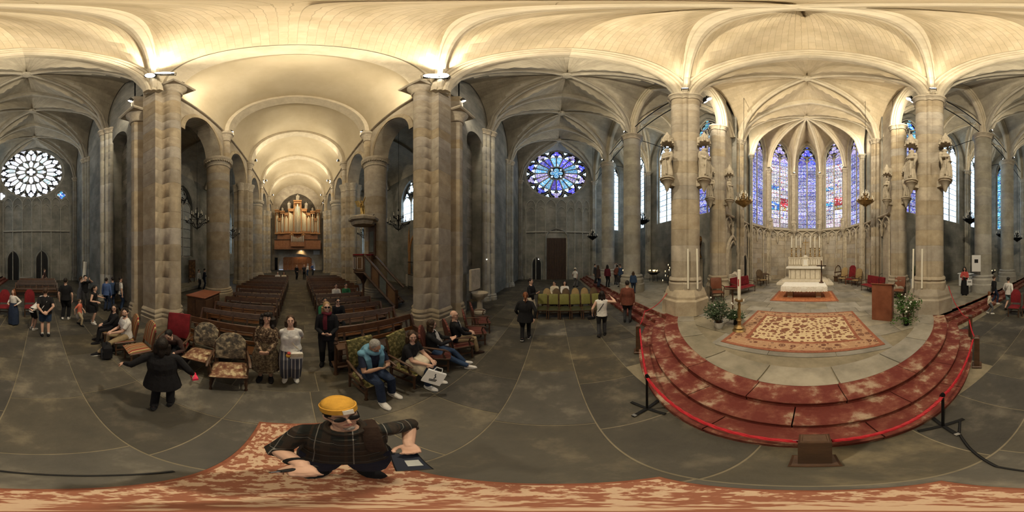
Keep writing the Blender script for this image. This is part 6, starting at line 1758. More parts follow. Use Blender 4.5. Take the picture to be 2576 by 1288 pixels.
def person(label, x, y, rz, h=1.7, arms='hang', sit=False, walk=0, z=0, lean=0, twist=0, side=0, look=(0, 0), top='black_cloth', sleeve='long', hem=-.1, flare=1.0, bottom='trousers', bmat='denim', bhem=.3, wide=1.0, hair=('short', 'hair_brown'), shoes='black_cloth', skin='skin', fat=1.0, bust=0, vox=None, hands=None, feet=None, py=None, pz=None, glasses=None, hat=None, group=None, extra=None, curl=.5, shoe_sole=None, socks=None):
    d = math.hypot(x, y)
    if vox is None: vox = .0085 if d < 4.2 else (.012 if d < 8 else .018)
    S = h / 1.695
    e = empty('person', (x, y, z), rz, label, 'person', group)
    Pz = pz if pz is not None else (.555 if sit else .93 - abs(walk) * .06)
    Py = py if py is not None else (-.10 if sit else 0)
    Pm = T(0, Py, Pz)
    Cm = Pm @ RZ(R(twist)) @ RX(R(-lean)) @ RY(R(side))
    HM = T(*(Cm @ V((0, -.002, .508)))) @ RZ(R(twist + look[0])) @ RX(R(look[1]))
    def new(): m = MB(); m.M = SC(S, S, S); return m
    # joints
    sw = (.152 if bust or bottom in ('skirt', 'dress') else .172) * (1 + (fat - 1) * .4)
    sh = [Cm @ V((q * sw, 0, .402)) for q in (1, -1)]
    ps = hands if hands else POSES[arms]
    el, wr = [], []
    for i, q in enumerate((1, -1)):
        b, w = ik(sh[i], ps[i][0], .285, .255, (q * .55, -.6, -.5)); el.append(b); wr.append(w)
    hip = [Pm @ V((q * .092, 0, -.03)) for q in (1, -1)]
    if feet: ank = [V(f) for f in feet]
    elif sit: ank = [V((.13, .38, .085)), V((-.12, .42, .085))]
    else: ank = [V((.095, .24 * walk, .085 + max(0, -walk) * .06)), V((-.095, -.24 * walk, .085 + max(0, walk) * .06))]
    kn = []
    for i in range(2):
        b, w = ik(hip[i], ank[i], .43, .415, (0, 1, .25) if sit else (0, 1, 0)); kn.append(b); ank[i] = w
    f = fat
    rings_t = [(-.10, .155 * f, .112 * f), (0, .16 * f, .115 * f), (.12, .142 * f, .102 * f), (.25, .155 * f, .112 * f), (.35, .96 * sw, .112 * (f * .5 + .5)), (.42, .90 * sw, .090), (.46, .58 * sw, .07), (.50, .34 * sw, .055)]
    # skin
    m = new()
    etube(m, [(Cm @ T(0, 0, a), b * .93, c * .93) for a, b, c in rings_t])
    m.tube([Cm @ V((0, -.012, .44)), Cm @ V((0, -.006, .505)), HM @ V((0, -.005, .07))], [.062, .056, .052], 10)
    Hs = lambda c, r, n=10, k=7: m.ball(HM @ V(c), r, n, k, M=HM.to_3x3())
    Hs((0, -.004, .135), (.076, .096, .108), 16, 12)
    Hs((0, .030, .066), (.054, .060, .056), 12, 8); Hs((0, .068, .036), (.024, .02, .02))
    Hs((0, .078, .158), (.05, .016, .013))
    for q in (1, -1):
        Hs((q * .04, .060, .100), (.026, .024, .022)); Hs((q * .077, -.008, .120), (.010, .022, .032), 8, 6)
    m.tube([HM @ V((0, .088, .150)), HM @ V((0, .106, .122)), HM @ V((0, .111, .106)), HM @ V((0, .092, .094))], [.0075, .009, .0115, .008], 8)
    for i, q in enumerate((1, -1)):
        m.tube([sh[i], sh[i].lerp(el[i], .5), el[i], el[i].lerp(wr[i], .35), wr[i]], [.050, .047, .040, .041, .027], 10)
        hand(m, wr[i], V(ps[i][1]), ps[i][2], q, curl)
    bare = bottom in ('shorts', 'skirt', 'dress')
    if bare:
        for i in range(2): m.tube([hip[i], hip[i].lerp(kn[i], .5), kn[i], kn[i].lerp(ank[i], .3), ank[i], ank[i] - V((0, 0, .03))], [.082, .072, .052, .055, .034, .036], 10)
    else:
        for i in range(2): m.tube([kn[i].lerp(ank[i], .6), ank[i], ank[i] - V((0, 0, .03))], [.044, .034, .036], 8); m.tube([hip[i], kn[i], kn[i].lerp(ank[i], .65)], [.075, .048, .042], 8)
    remesh(m.build('body', M[skin], e), vox * (.8 if d < 4.2 else 1))
    # face
    for q in (1, -1):
        m = new(); m.ball(HM @ V((q * .031, .0795, .136)), (.0125, .0115, .0068), 8, 6); m.build('eye', M['eye'], e)
        m = new(); m.ball(HM @ V((q * .031, .0872, .136)), (.0062, .0045, .0062), 8, 5); m.build('iris', M['iris'], e)
        m = new(); m.tube([HM @ V((q * .014, .093, .157)), HM @ V((q * .032, .092, .163)), HM @ V((q * .05, .078, .157))], [.002, .0028, .0016], 5); m.build('eyebrow', M[hair[1] if hair[0] != 'bald' else 'hair_grey'], e)
    m = new(); m.tube([HM @ V((-.024, .080, .070)), HM @ V((0, .0905, .071)), HM @ V((.024, .080, .070))], [.003, .0085, .003], 6, flat=.8); m.build('lips', M['lip'], e)
    # top
    o_ = .013
    m = new()
    rt = [r for r in rings_t if r[0] > min(hem, -.02) + .03]
    low = [(hem, rings_t[1][1] * 1.08 * flare, rings_t[1][2] * 1.14 * flare)]
    if hem < -.15: low.append((-.05, .165 * f * (1 + (flare - 1) * .3), .12 * f * (1 + (flare - 1) * .3)))
    tl = low + [r for r in rt if r[0] >= .0]
    rows = []
    for a, b, c in tl[:-1]:
        Mx = (Cm if a > -.02 else (T(0, Py, Pz) @ RZ(R(twist)))) @ T(0, 0, a)
        rows.append((Mx, b + o_, c + o_))
    if sit: rows = [(Cm @ T(0, 0, -.08), .165 * f + o_, .12 * f + o_)] + [r for r in rows[1 if hem >= -.15 else 2:]]
    etube(m, rows)
    if bust:
        for q in (1, -1): m.ball(Cm @ V((q * .075, .085, .285)), (.07 * bust, .055 * bust, .065 * bust), 10, 8)
    for i in range(2):
        m.ball(sh[i], (.052, .054, .05), 10, 7)
        m.tube([Cm @ V((0, -.012, .448)), sh[i].lerp(Cm @ V((0, -.012, .448)), .5), sh[i] + V((0, 0, .004))], [.062, .056, .050], 10)
        if sleeve == 'long': m.tube([sh[i], sh[i].lerp(el[i], .5), el[i], el[i].lerp(wr[i], .4), el[i].lerp(wr[i], .93)], [.056, .057, .051, .048, .037], 10)
        elif sleeve == 'short': m.tube([sh[i], sh[i].lerp(el[i], .3), sh[i].lerp(el[i], .68)], [.055, .059, .060], 10)
        elif sleeve == 'rolled': m.tube([sh[i], sh[i].lerp(el[i], .5), el[i], el[i].lerp(wr[i], .25)], [.062, .064, .062, .06], 10)
    remesh(m.build('shirt' if hem > -.3 else 'coat', M[top], e), vox)
    # bottom
    if bottom in ('trousers', 'shorts'):
        m = new()
        etube(m, [(Pm @ RZ(R(twist)) @ T(0, 0, a), b * f + .003, c * f + .003) for a, b, c in ((-.12, .12, .10), (-.06, .160, .115), (0, .156, .112), (.09, .135, .096))])
        for i in range(2):
            g = kn[i].lerp(ank[i], .97)
            if bottom == 'trousers': m.tube([hip[i] + V((0, 0, .02)), hip[i].lerp(kn[i], .5), kn[i], kn[i].lerp(ank[i], .5), g], [.098 * f, .088 * f * (.5 + .5 * wide), .068 * wide, .062 * wide, .056 * wide], 12)
            else: m.tube([hip[i] + V((0, 0, .02)), hip[i].lerp(kn[i], .5), hip[i].lerp(kn[i], .85)], [.10 * f, .095 * f, .09 * f], 12)
        remesh(m.build(bottom, M[bmat], e), vox)
    elif bottom in ('skirt', 'dress'):
        m = new(); rs = []
        for a in range(8):
            t = a / 7; zz = lerp(Pz + .14, bhem, t); rr = lerp(.155 * f, .19 * f + .10 * wide, min(1, t * 2.2))
            rs.append([(rr * (1 + .05 * t * sin(7 * 2 * PI * j / 42)) * cos(2 * PI * j / 42), Py + rr * .78 * (1 + .05 * t * sin(7 * 2 * PI * j / 42)) * sin(2 * PI * j / 42), zz) for j in range(42)])
        m.rings(rs); m.build('skirt', M[bmat], e)
    # shoes
    for i, q in enumerate((1, -1)):
        a = ank[i]; yaw = RZ(R(-q * 8)) ; tilt = RX(R(-25)) if (not sit and a.z > .1) else Matrix()
        m = new(); Mx = T(a.x, a.y, a.z - .085) @ yaw @ tilt
        rs = []
        for (yy, w_, hh) in ((-.075, .02, .03), (-.065, .036, .075), (-.02, .04, .10), (.05, .044, .082), (.11, .047, .06), (.16, .040, .045), (.185, .018, .025)):
            rs.append([Mx @ V((w_ * cos(2 * PI * j / 12), yy, max(.014, .014 + hh * .5 + hh * .5 * sin(2 * PI * j / 12)))) for j in range(12)])
        m.rings(rs); so = m.build('shoe', M[shoes], e)
        m = new(); rs = []
        for zz, o2 in ((0, .0), (.016, .004), (.022, 0)):
            rs.append([Mx @ V(((.046 + o2) * cos(2 * PI * j / 16), .055 + (.135 + o2) * sin(2 * PI * j / 16), zz)) for j in range(16)])
        m.rings(rs); m.build('sole', M[shoe_sole or shoes], so)
        if socks: m = new(); m.tube([a - V((0, 0, .02)), a + V((0, 0, .06))], [.042, .04], 10); m.build('sock', M[socks], e)
    # hair
    hs, hm = hair
    if hs != 'bald':
        m = new(); B = lambda c, r, n=12, k=9: m.ball(HM @ V(c), r, n, k, M=HM.to_3x3())
        B((0, -.016, .152), (.084, .098, .102), 16, 12)
        if hs in ('long', 'curly', 'bob', 'pony'):
            L_ = {'long': .26, 'curly': .24, 'bob': .07, 'pony': .0}[hs]
            if hs != 'pony':
                hb = HM @ V((0, -.05, .10)); dn = V((0, 0, -1))
                back = (RZ(R(twist)) @ V((0, -1, 0)))
                w_ = 1.35 if hs == 'curly' else 1.0
                for q in (-1, 0, 1):
                    p0 = HM @ V((q * .072 * w_, -.05 + .05 * abs(q), .13)); p1 = p0 + dn * .12 + back * .015; p2 = p0 + dn * (.12 + L_) + back * .02
                    m.tube([p0, p1, p2], [.045 * w_, .05 * w_, .030 * w_], 10)
                if hs == 'curly':
                    r_ = random.Random(5)
                    for _ in range(26):
                        a = r_.uniform(0, 2 * PI); zz = r_.uniform(-.12, .22)
                        if sin(a) > .45 and zz < .19: continue
                        B((.105 * cos(a), -.02 + .10 * sin(a), zz), (.042, .042, .042), 7, 5)
            else:
                m.tube([HM @ V((0, -.10, .16)), HM @ V((0, -.14, .10)), HM @ V((0, -.13, -.06))], [.03, .035, .015], 8)
        remesh(m.build('hair', M[hm], e), min(vox, .012), 4)
    else:
        m = new()
        for q in (1, -1): m.ball(HM @ V((q * .066, -.04, .12)), (.018, .045, .035), 8, 6)
        m.ball(HM @ V((0, -.085, .115)), (.05, .02, .035), 8, 6); m.build('hair', M['hair_grey'], e)
    if glasses:
        m = new()
        for q in (1, -1):
            if glasses == 'sun': m.ball(HM @ V((q * .033, .096, .136)), (.029, .008, .021), 10, 6, M=HM.to_3x3())
            else: m.tube([HM @ V((q * .033 + .024 * cos(2 * PI * j / 12), .099, .136 + .019 * sin(2 * PI * j / 12))) for j in range(12)], .0025, 5, close=True)
            m.tube([HM @ V((q * .06, .092, .142)), HM @ V((q * .08, .03, .14)), HM @ V((q * .08, -.02, .135))], .003, 5)
        m.tube([HM @ V((-.01, .103, .14)), HM @ V((.01, .103, .14))], .003, 5)
        m.build('sunglasses' if glasses == 'sun' else 'glasses', M['black'], e)
    if hat:
        kind, hmat = hat; m = new()
        rs = []
        prof = [(.099, .185), (.101, .222), (.09, .25), (.06, .276), (.01, .287)]
        for r_, zz in prof: rs.append([HM @ V((r_ * .92 * cos(2 * PI * j / 20), -.004 + r_ * 1.08 * sin(2 * PI * j / 20), zz)) for j in range(20)])
        m.rings(rs)
        hobj = m.build('cap', M[hmat], e)
        m = new()
        if kind == 'beanie':
            rs = [[HM @ V((r_ * .92 * cos(2 * PI * j / 24), -.004 + r_ * 1.08 * sin(2 * PI * j / 24), zz)) for j in range(24)] for r_, zz in ((.094, .180), (.102, .182), (.104, .225), (.098, .228))]
            m.rings(rs, caps=False); m.build('folded_brim', M[hmat], hobj)
            m = new(); m.box(HM @ V((-.012, .109, .203)), (.052, .006, .034), M=HM.to_3x3().to_4x4()); m.build('label_patch', M['linen'], hobj)
        elif kind == 'brim':
            rs = [[HM @ V((r_ * .95 * cos(2 * PI * j / 24), -.004 + r_ * 1.05 * sin(2 * PI * j / 24), zz)) for j in range(24)] for r_, zz in ((.09, .175), (.15, .160), (.152, .164), (.09, .185))]
            m.rings(rs, caps=False); m.build('brim', M[hmat], hobj)
        else:
            pk = [[HM @ V((.07 * cos(a), .07 + t * .10 * sin(a), .168 - .02 * t)) for a in [PI * j / 10 for j in range(11)]] for t in (0, .5, 1)]
            m.grid(pk); m.build('peak', M[hmat], hobj)
    if extra: extra(e, new, Cm, HM, sh, el, wr, Pm, kn, S)
    return e, dict(C=Cm, H=HM, wr=wr, el=el, kn=kn, P=Pm, S=S, mat=T(x, y, z) @ RZ(rz) @ SC(S, S, S))
def strap(e, new, Cm, mat, w=.02, q=1, name='shoulder_strap', low=(-.17, .04, -.02)):
    m = new(); m.tube([Cm @ V((q * .10, -.02, .49)), Cm @ V((q * .06, .12, .36)), Cm @ V((-q * .06, .145, .16)), Cm @ V((q * low[0], low[1] + .06, low[2]))], w, 6, flat=.35)
    m.tube([Cm @ V((q * .10, -.02, .49)), Cm @ V((q * .04, -.125, .34)), Cm @ V((-q * .08, -.13, .14)), Cm @ V((q * low[0], low[1] - .06, low[2]))], w, 6, flat=.35)
    m.build(name, M[mat], e)
def world(info, p): return info['mat'] @ V(p)
def phone(info, label, i=0, name='smartphone', size=(.075, .15, .009), off=(0, .07, .03), tilt=55, both=True):
    wl = info['mat']; w = (info['wr'][0] + info['wr'][1]) / 2 if both else info['wr'][i]
    p = wl @ (w + V(off)); rot = wl.to_3x3().normalized().to_4x4() @ RX(R(tilt))
    e = empty(name, p, 0, label, 'phone' if name == 'smartphone' else 'tablet')
    m = MB(); m.box((0, 0, 0), size, b=.003, M=rot); m.build('casing', M['black'], e)
    m = MB(); m.box(rot @ V((0, 0, size[2] * .55)), (size[0] * .9, size[1] * .9, .001), M=rot); m.build('screen', M['screen'], e)
    return e

# ---- three women standing in front of the nave aisle
g = gp(668, 952); person('woman with long curly hair in a brown patterned dress, hands clasped', g.x, g.y, toward(g.x, g.y, -6), 1.66, 'clasp', look=(-8, 18), side=-3, top='floral_dress', hem=-.06, bottom='dress', bmat='snake_skirt', bhem=.32, wide=.55, hair=('curly', 'hair_dark'), shoes='black_cloth', bust=.9, skin='skin_tan')
def ex(e, new, Cm, HM, sh, el, wr, Pm, kn, S): strap(e, new, Cm, 'cream', .012, 1)
g = gp(731, 952); pw, iw = person('woman in a white T-shirt and wide striped trousers, hands behind her back', g.x, g.y, toward(g.x, g.y), 1.6, 'back', look=(0, 12), top='white_cloth', sleeve='short', hem=-.02, bmat='stripe_trouser', wide=1.75, hair=('bob', 'hair_brown'), shoes='white_cloth', fat=1.2, bust=1.15, extra=ex)
e = empty('shoulder_bag', world(iw, (-.10, .23, .88)), pw.rotation_euler.z, 'small white shoulder bag on the hip of the woman in striped trousers', 'bag')
MB().box((0, 0, 0), (.21, .09, .17), b=.04).build('bag_body', M['linen'], e); MB().box((0, .05, .03), (.22, .012, .09), b=.006).build('flap', M['cream'], e)
e = empty('plush_charm', world(iw, (.04, .28, .91)), 0, 'red and yellow plush charm hanging on the white shoulder bag', 'toy')
MB().ball((0, 0, 0), .042, 10, 7).build('yellow_ball', M['mustard'], e); MB().ball((0, .01, .055), .034, 10, 7).build('red_ball', M['red_top'], e)
def ex(e, new, Cm, HM, sh, el, wr, Pm, kn, S):
    m = new(); m.tube([Cm @ V((.08 * cos(a), .012 + .07 * sin(a), .50 + .012 * sin(2 * a))) for a in [2 * PI * j / 14 for j in range(14)]], .035, 8, close=True)
    m.tube([Cm @ V((.03, .09, .48)), Cm @ V((.04, .135, .34)), Cm @ V((.03, .13, .14))], [.04, .05, .04], 8, flat=.5); m.build('scarf', M['burgundy'], e)
g = gp(822, 914); pw, iw = person('woman with sunglasses, a burgundy scarf and a dark coat, holding a phone', g.x, g.y, toward(g.x, g.y), 1.7, hands=(((.07, .26, 1.02), (-.5, .7, .2), (-.5, -.2, .8)), ((-.07, .26, 1.0), (.5, .7, .2), (.5, -.2, .8))), look=(8, 5), top='black_cloth', hem=-.16, flare=1.06, bmat='black_cloth', hair=('long', 'hair_blond'), glasses='sun', extra=ex)
phone(iw, 'phone held by the woman with the burgundy scarf', tilt=30, off=(0, .07, .02))

# ---- the man in the yellow cap under the camera
def ex(e, new, Cm, HM, sh, el, wr, Pm, kn, S):
    m = new()
    for q in (-1,):
        m.tube([Cm @ V((q * .11, -.13, .30)), Cm @ V((q * .115, -.07, .47)), Cm @ V((q * .11, .03, .515)), Cm @ V((q * .11, .11, .42)), Cm @ V((q * .12, .14, .24))], .038, 8, flat=.4)
    m.build('backpack_strap', M['dark_brown'], e)
    m = new(); w = wr[0]; d = (wr[0] - el[0]).normalized()
    m.tube([w - d * .06, w - d * .035], .038, 12); m.build('wristwatch', M['black'], e)
    m = new(); m.tube([Cm @ V((.088 * cos(a), -.006 + .078 * sin(a), .485 + .02 * (1 - sin(a)) * .5)) for a in [2 * PI * j / 16 for j in range(16)]], .02, 8, close=True, flat=1.4); m.build('collar', M['plaid'], e)
    m = new(); m.tube([Cm @ V((0, .10, .44)), Cm @ V((0, .135, .34)), Cm @ V((0, .14, .15))], [.05, .03, .02], 8, flat=.3); m.build('button_band', M['plaid'], e)
    m = new(); m.ball(HM @ V((0, .066, .026)), (.026, .022, .03), 10, 7); m.build('goatee', M['hair_grey'], e)
sx, sy = -.70, .21; rz_ = toward(sx, sy, 0)
inv = (T(sx, sy, 0) @ RZ(rz_) @ SC(.99, .99, .99)).inverted()
tp = gp(1014, 1164, 1.13)
hp2 = gp(1026, 1117, 1.17)
h1, h2 = inv @ V((-.45, .015, 1.20)), inv @ hp2
pm_, im = person('man in a yellow cap, sunglasses and dark plaid shirt on the worn rug', sx, sy, rz_, 1.70, hands=((h1, (-.3, 1, .1), (-.3, 0, -1)), (h2, (.25, 1, -.3), (.3, 0, 1))), look=(22, 24), top='plaid', sleeve='rolled', hem=-.12, bmat='navy_cloth', fat=1.2, hair=('short', 'hair_dark'), glasses='sun', hat=('beanie', 'mustard'), vox=.0065, extra=ex, skin='skin', curl=.8)
tb = empty('tablet', tp + V((.0, .02, .0)), 0, 'dark tablet showing a picture, held by the man in the yellow cap', 'tablet')
rt_ = RZ(R(62)) @ RX(R(4))
MB().box((0, 0, 0), (.10, .19, .010), b=.004, M=rt_).build('casing', M['black'], tb); MB().box((0, 0, .0055), (.092, .172, .001), M=rt_).build('screen', M['screen'], tb)
MB().box(rt_ @ V((.012, -.02, .0065)), (.045, .06, .001), M=rt_).build('picture', M['glass_dim'], tb)
st_ = empty('stick_handle', V((-.40, .0, 1.215)), 0, 'short black stick handle in the hand of the man in the yellow cap', 'handle')
MB().tube([(-.03, .05, -.02), (.0, 0, 0), (.03, -.04, .02)], [.014, .016, .012], 10).build('grip', M['black'], st_); MB().tube([(.03, -.04, .02), (.045, -.06, .03)], .006, 8).build('rod', M['steel'], st_)

# ---- seated on the right
def ex(e, new, Cm, HM, sh, el, wr, Pm, kn, S):
    m = new(); m.tube([Cm @ V((.10 * cos(a), -.01 + .10 * sin(a), .50 + .02 * cos(a))) for a in [2 * PI * j / 14 for j in range(14)]], .045, 8, close=True)
    m.ball(Cm @ V((0, -.12, .44)), (.13, .06, .10), 12, 8); m.ball(Cm @ V((0, -.11, .34)), (.18, .05, .16), 12, 8)
    for q in (1, -1): m.tube([Cm @ V((q * .13, -.04, .50)), Cm @ V((q * .12, .10, .40)), Cm @ V((q * .10, .155, .20)), Cm @ V((q * .09, .15, .02))], [.06, .055, .05, .04], 8, flat=.6); m.ball(Cm @ V((q * .17, -.03, .46)), (.07, .08, .06), 8, 6)
    remesh(m.build('hoodie', M['sky_hoodie'], e), .011, 9)
pw, iw = person('grey haired man with a light blue hoodie round his shoulders, looking at his phone', -2.26, 1.12, rz_to(1, .12), 1.74, 'sitphone', sit=True, lean=14, look=(0, -28), top='navy_cloth', sleeve='short', bmat='denim_dark', hair=('short', 'hair_grey'), shoes='white_cloth', fat=1.12, extra=ex, skin='skin_tan', feet=((.12, .42, .085), (-.14, .30, .085)))
phone(iw, 'phone in the hands of the man with the light blue hoodie', tilt=40)
pw, iw = person('seated woman with bobbed hair, cream jacket on her lap and a paper bag', -2.17, 1.88, rz_to(.97, .25), 1.66, hands=(((.10, .34, .66), (-.3, .9, -.4), (-.6, 0, -.6)), ((-.06, .34, .68), (.5, .8, -.3), (0, 0, -1))), sit=True, lean=8, look=(-38, -4), top='black_cloth', sleeve='short', bmat='denim_dark', hair=('bob', 'hair_brown'), shoes='white_cloth', bust=.9, fat=1.08)
m = MB(); c0 = world(iw, (.0, .16, .66))
P_l = []
for i in range(9):
    row = []
    for j in range(9):
        u, v = i / 8 - .5, j / 8 - .5
        q = world(iw, (u * .38, .14 + v * .36, .69 - 1.3 * max(0, abs(u) - .32) - .35 * max(0, v - .2) + .02 * sin(9 * u + 6 * v)))
        row.append(q)
    P_l.append(row)
m.grid(P_l); o = m.build('folded_jacket', M['cream']); o.modifiers.new('t', 'SOLIDIFY').thickness = .03; tag(o, 'cream jacket folded over the lap of the woman with the paper bag', 'jacket')
_pb = world(iw, (.20, .52, .46)); e = empty('paper_bag', _pb, toward(_pb.x, _pb.y), 'white paper carrier bag with dark lettering held by a seated woman', 'bag')
Mb = RX(R(18)) @ RY(R(-24))
MB().box((0, 0, 0), (.30, .07, .28), b=.006, M=Mb).build('bag_body', M['white'], e)
for k in (-1, 1): MB().tube([Mb @ V((-.07, k * .03, .14)), Mb @ V((-.05, k * .02, .22)), Mb @ V((.05, k * .02, .22)), Mb @ V((.07, k * .03, .14))], .004, 6).build('handle', M['white'], e)
m = MB(); m.box(Mb @ V((0, .037, -.035)), (.12, .003, .018), M=Mb @ RY(R(8))); m.box(Mb @ V((0, .037, -.062)), (.11, .003, .018), M=Mb @ RY(R(8))); m.tube([Mb @ V((.0, .037, -.01)), Mb @ V((-.012, .037, .03)), Mb @ V((.012, .037, .07))], .008, 6); m.ball(Mb @ V((.01, .037, .085)), .012, 8, 5)
m.build('printed_logo', M['charcoal'], e)
def ex(e, new, Cm, HM, sh, el, wr, Pm, kn, S):
    m = new(); m.tube([Cm @ V((0.0, .112, .43)), Cm @ V((.01, .135, .30)), Cm @ V((0, .132, .10))], [.05, .075, .07], 10, flat=.3); m.build('blouse', M['white_cloth'], e)
    m = new(); m.tube([Cm @ V((-.09, -.05, .49)), Cm @ V((-.10, .08, .43)), Cm @ V((-.11, .14, .22)), Cm @ V((-.16, .2, .02)), Cm @ V((-.22, .3, -.05))], [.03, .034, .04, .05, .05], 8, flat=.5); m.build('scarf', M['white_cloth'], e)
pw, iw = person('seated woman with glasses, black jacket and a long white scarf', -2.2, 2.58, rz_to(.82, .57), 1.68, 'sitphone', sit=True, lean=-6, look=(10, -8), top='black_cloth', bmat='denim', hair=('bob', 'hair_brown'), shoes='white_cloth', glasses='clear', feet=((.1, .62, .085), (-.08, .56, .085)), extra=ex)
phone(iw, 'phone in the lap of the woman with the long white scarf', tilt=40)
def ex(e, new, Cm, HM, sh, el, wr, Pm, kn, S):
    m = new(); m.tube([Cm @ V((0, .105, .45)), Cm @ V((0, .128, .30)), Cm @ V((0, .125, .06))], [.03, .06, .055], 8, flat=.35); m.build('white_shirt', M['white_cloth'], e)
person('bald man in a dark jacket and tan trousers on a red striped armchair', -2.13, 3.32, rz_to(.62, .78), 1.74, 'lap', sit=True, lean=-4, look=(-40, 5), top='black_cloth', bmat='khaki', hair=('bald', 'hair_grey'), shoes='dark_brown', glasses='clear', extra=ex)

# ---- seated on the left and the woman in black
person('woman with glasses and long black hair seated on a striped chair, all in black', -1.95, -4.25, rz_to(.9, -.25), 1.64, 'lap', sit=True, twist=12, look=(50, 0), top='black_cloth', bmat='black_cloth', hair=('long', 'hair_dark'), glasses='clear', fat=1.15, bust=1)
def ex(e, new, Cm, HM, sh, el, wr, Pm, kn, S):
    m = new()
    for q in (1, -1): m.ball(HM @ V((q * .03, .05, .245)), (.026, .02, .016), 8, 6)
    m.tube([HM @ V((-.05, .06, .24)), HM @ V((.05, .06, .24))], .004, 5); m.build('sunglasses_on_head', M['black'], e)
    m = new(); m.box(Cm @ V((.075, .128, .2)), (.06, .012, .03), M=Cm.to_3x3().to_4x4()); m.build('chest_print', M['charcoal'], e)
    m = new(); m.ball(HM @ V((0, .055, .05)), (.045, .045, .035), 10, 7); m.build('beard', M['hair_dark'], e)
pw, iw = person('bearded man in a white T-shirt and tan trousers seated on a striped chair', -1.97, -3.6, rz_to(.9, -.25), 1.74, 'lap', sit=True, lean=4, twist=12, look=(45, 0), top='white_cloth', sleeve='short', bmat='khaki', hair=('short', 'hair_dark'), shoes='black_cloth', shoe_sole='white_cloth', feet=((.10, .36, .085), (-.12, .60, .085)), fat=1.08, extra=ex)
e = empty('backpack', world(iw, (-.28, .42, 0)), rz_to(.9, -.25), 'black backpack standing beside the man in the white T-shirt', 'bag')
MB().box((0, 0, .24), (.30, .20, .46), b=.07).build('main_body', M['black_cloth'], e); MB().box((0, .11, .16), (.24, .06, .24), b=.025).build('front_pocket', M['charcoal'], e); MB().tube([(-.05, 0, .46), (-.04, 0, .52), (.04, 0, .52), (.05, 0, .46)], .01, 6).build('carry_loop', M['black_cloth'], e)
MB().tube([(.10, .105, .12), (.10, .105, .36)], .004, 5).build('zip', M['steel'], e)
g = gp(408, 1024); pw, iw = person('woman all in black seen from behind with one arm held out', g.x, g.y, toward(g.x, g.y, 172), 1.62, hands=(((.40, .12, .86), (.2, .3, -1), (-1, 0, 0)), ((-.56, .10, 1.0), (-.8, .3, -.4), (.3, 0, -.9))), walk=.35, top='black_cloth', hem=-.22, flare=1.12, bmat='black_cloth', hair=('bob', 'hair_dark'), fat=1.28)
e = empty('pink_purse', world(iw, (.42, .16, .76)), 0, 'bright pink purse in the hand of the woman in black seen from behind', 'bag')
MB().box((0, 0, 0), (.17, .08, .10), b=.03, M=RZ(R(50))).build('purse_body', M['pink'], e); MB().tube([(-.04, 0, .05), (0, 0, .085), (.04, 0, .05)], .008, 6).build('loop', M['pink'], e)
pw, iw = person('person in a brown coat bending forward on the red velvet armchair', -2.62, -2.45, rz_to(.85, .35), 1.66, hands=(((.13, .44, .60), (0, 1, -.4), (-.5, 0, -.8)), ((-.15, .45, .58), (0, 1, -.4), (.5, 0, -.8))), sit=True, lean=48, look=(0, -30), top='brown_coat', bmat='black_cloth', hair=('short', 'hair_dark'), hem=-.1)
e = empty('handbag', world(iw, (-.02, .48, .49)), 0, 'grey handbag with a white clasp on the knees of the bending person', 'bag')
MB().box((0, 0, 0), (.26, .12, .17), b=.045, M=RZ(R(20))).build('bag_body', M['charcoal'], e); MB().tube([(-.07, 0, .08), (-.04, 0, .17), (.04, 0, .17), (.07, 0, .08)], .009, 6).build('handle', M['linen'], e)

# ---- south transept group
def at(px, py, z=0): return gp(px, py, z)
def bag_strap(mat, q=1):
    return lambda e, new, Cm, HM, sh, el, wr, Pm, kn, S: strap(e, new, Cm, mat, .012, q)
g = at(114, 845); person('man in a black T-shirt and blue shorts, hands behind his back, seen from behind', g.x, g.y, toward(g.x, g.y, 180), 1.72, 'back', top='black_cloth', sleeve='short', bottom='shorts', bmat='denim', hair=('short', 'hair_brown'), shoes='black_cloth', socks='white_cloth', fat=1.15, extra=bag_strap('white_cloth'))
g = at(82, 828); person('bending child in black with a white cap, half hidden by the man in blue shorts', g.x, g.y, toward(g.x, g.y, 120), 1.45, 'knees', lean=60, top='white_cloth', sleeve='short', bottom='shorts', bmat='black_cloth', hair=('short', 'hair_brown'), hat=('peak', 'white_cloth'), shoes='white_cloth', hands=(((.12, .45, .75), (0, .6, -1), (-1, 0, 0)), ((-.12, .45, .75), (0, .6, -1), (1, 0, 0))))
g = at(165, 803); person('tall man all in black with white shoes, seen from behind', g.x, g.y, toward(g.x, g.y, 165), 1.84, 'hang', walk=.3, top='black_cloth', sleeve='short', bmat='black_cloth', hair=('short', 'hair_dark'), shoes='white_cloth', fat=1.1, wide=1.25)
g = at(200, 818); person('small child in an orange shirt running with a white jacket', g.x, g.y, toward(g.x, g.y, 60), 1.12, 'walk', walk=.7, top='orange_shirt', sleeve='short', bottom='trousers', bmat='sand', hair=('short', 'hair_brown'), shoes='black_cloth')
e = empty('white_jacket', (g.x - .05, g.y - .12, .44), 0, 'white jacket trailing from the hand of the child in orange', 'jacket')
m = MB(); m.ball((0, 0, 0), (.12, .08, .17), 12, 8); m.ball((.08, 0, -.1), (.08, .06, .12), 10, 7); m.ball((.02, .0, .14), (.05, .04, .08), 8, 6); remesh(m.build('cloth', M['white_cloth'], e), .015)
g = at(232, 812); person('woman in a short black dress leaning towards the child in orange', g.x, g.y, toward(g.x, g.y, 60), 1.62, 'reach', lean=14, walk=.3, top='black_cloth', sleeve='none', bottom='skirt', bmat='black_cloth', bhem=.55, hair=('pony', 'hair_dark'), shoes='white_cloth')
g = at(214, 775); pw, iw = person('dark haired man in black lifting a phone to take a photo', g.x, g.y, toward(g.x, g.y, 20), 1.75, 'photo', top='black_cloth', sleeve='short', bmat='charcoal', hair=('short', 'hair_dark'))
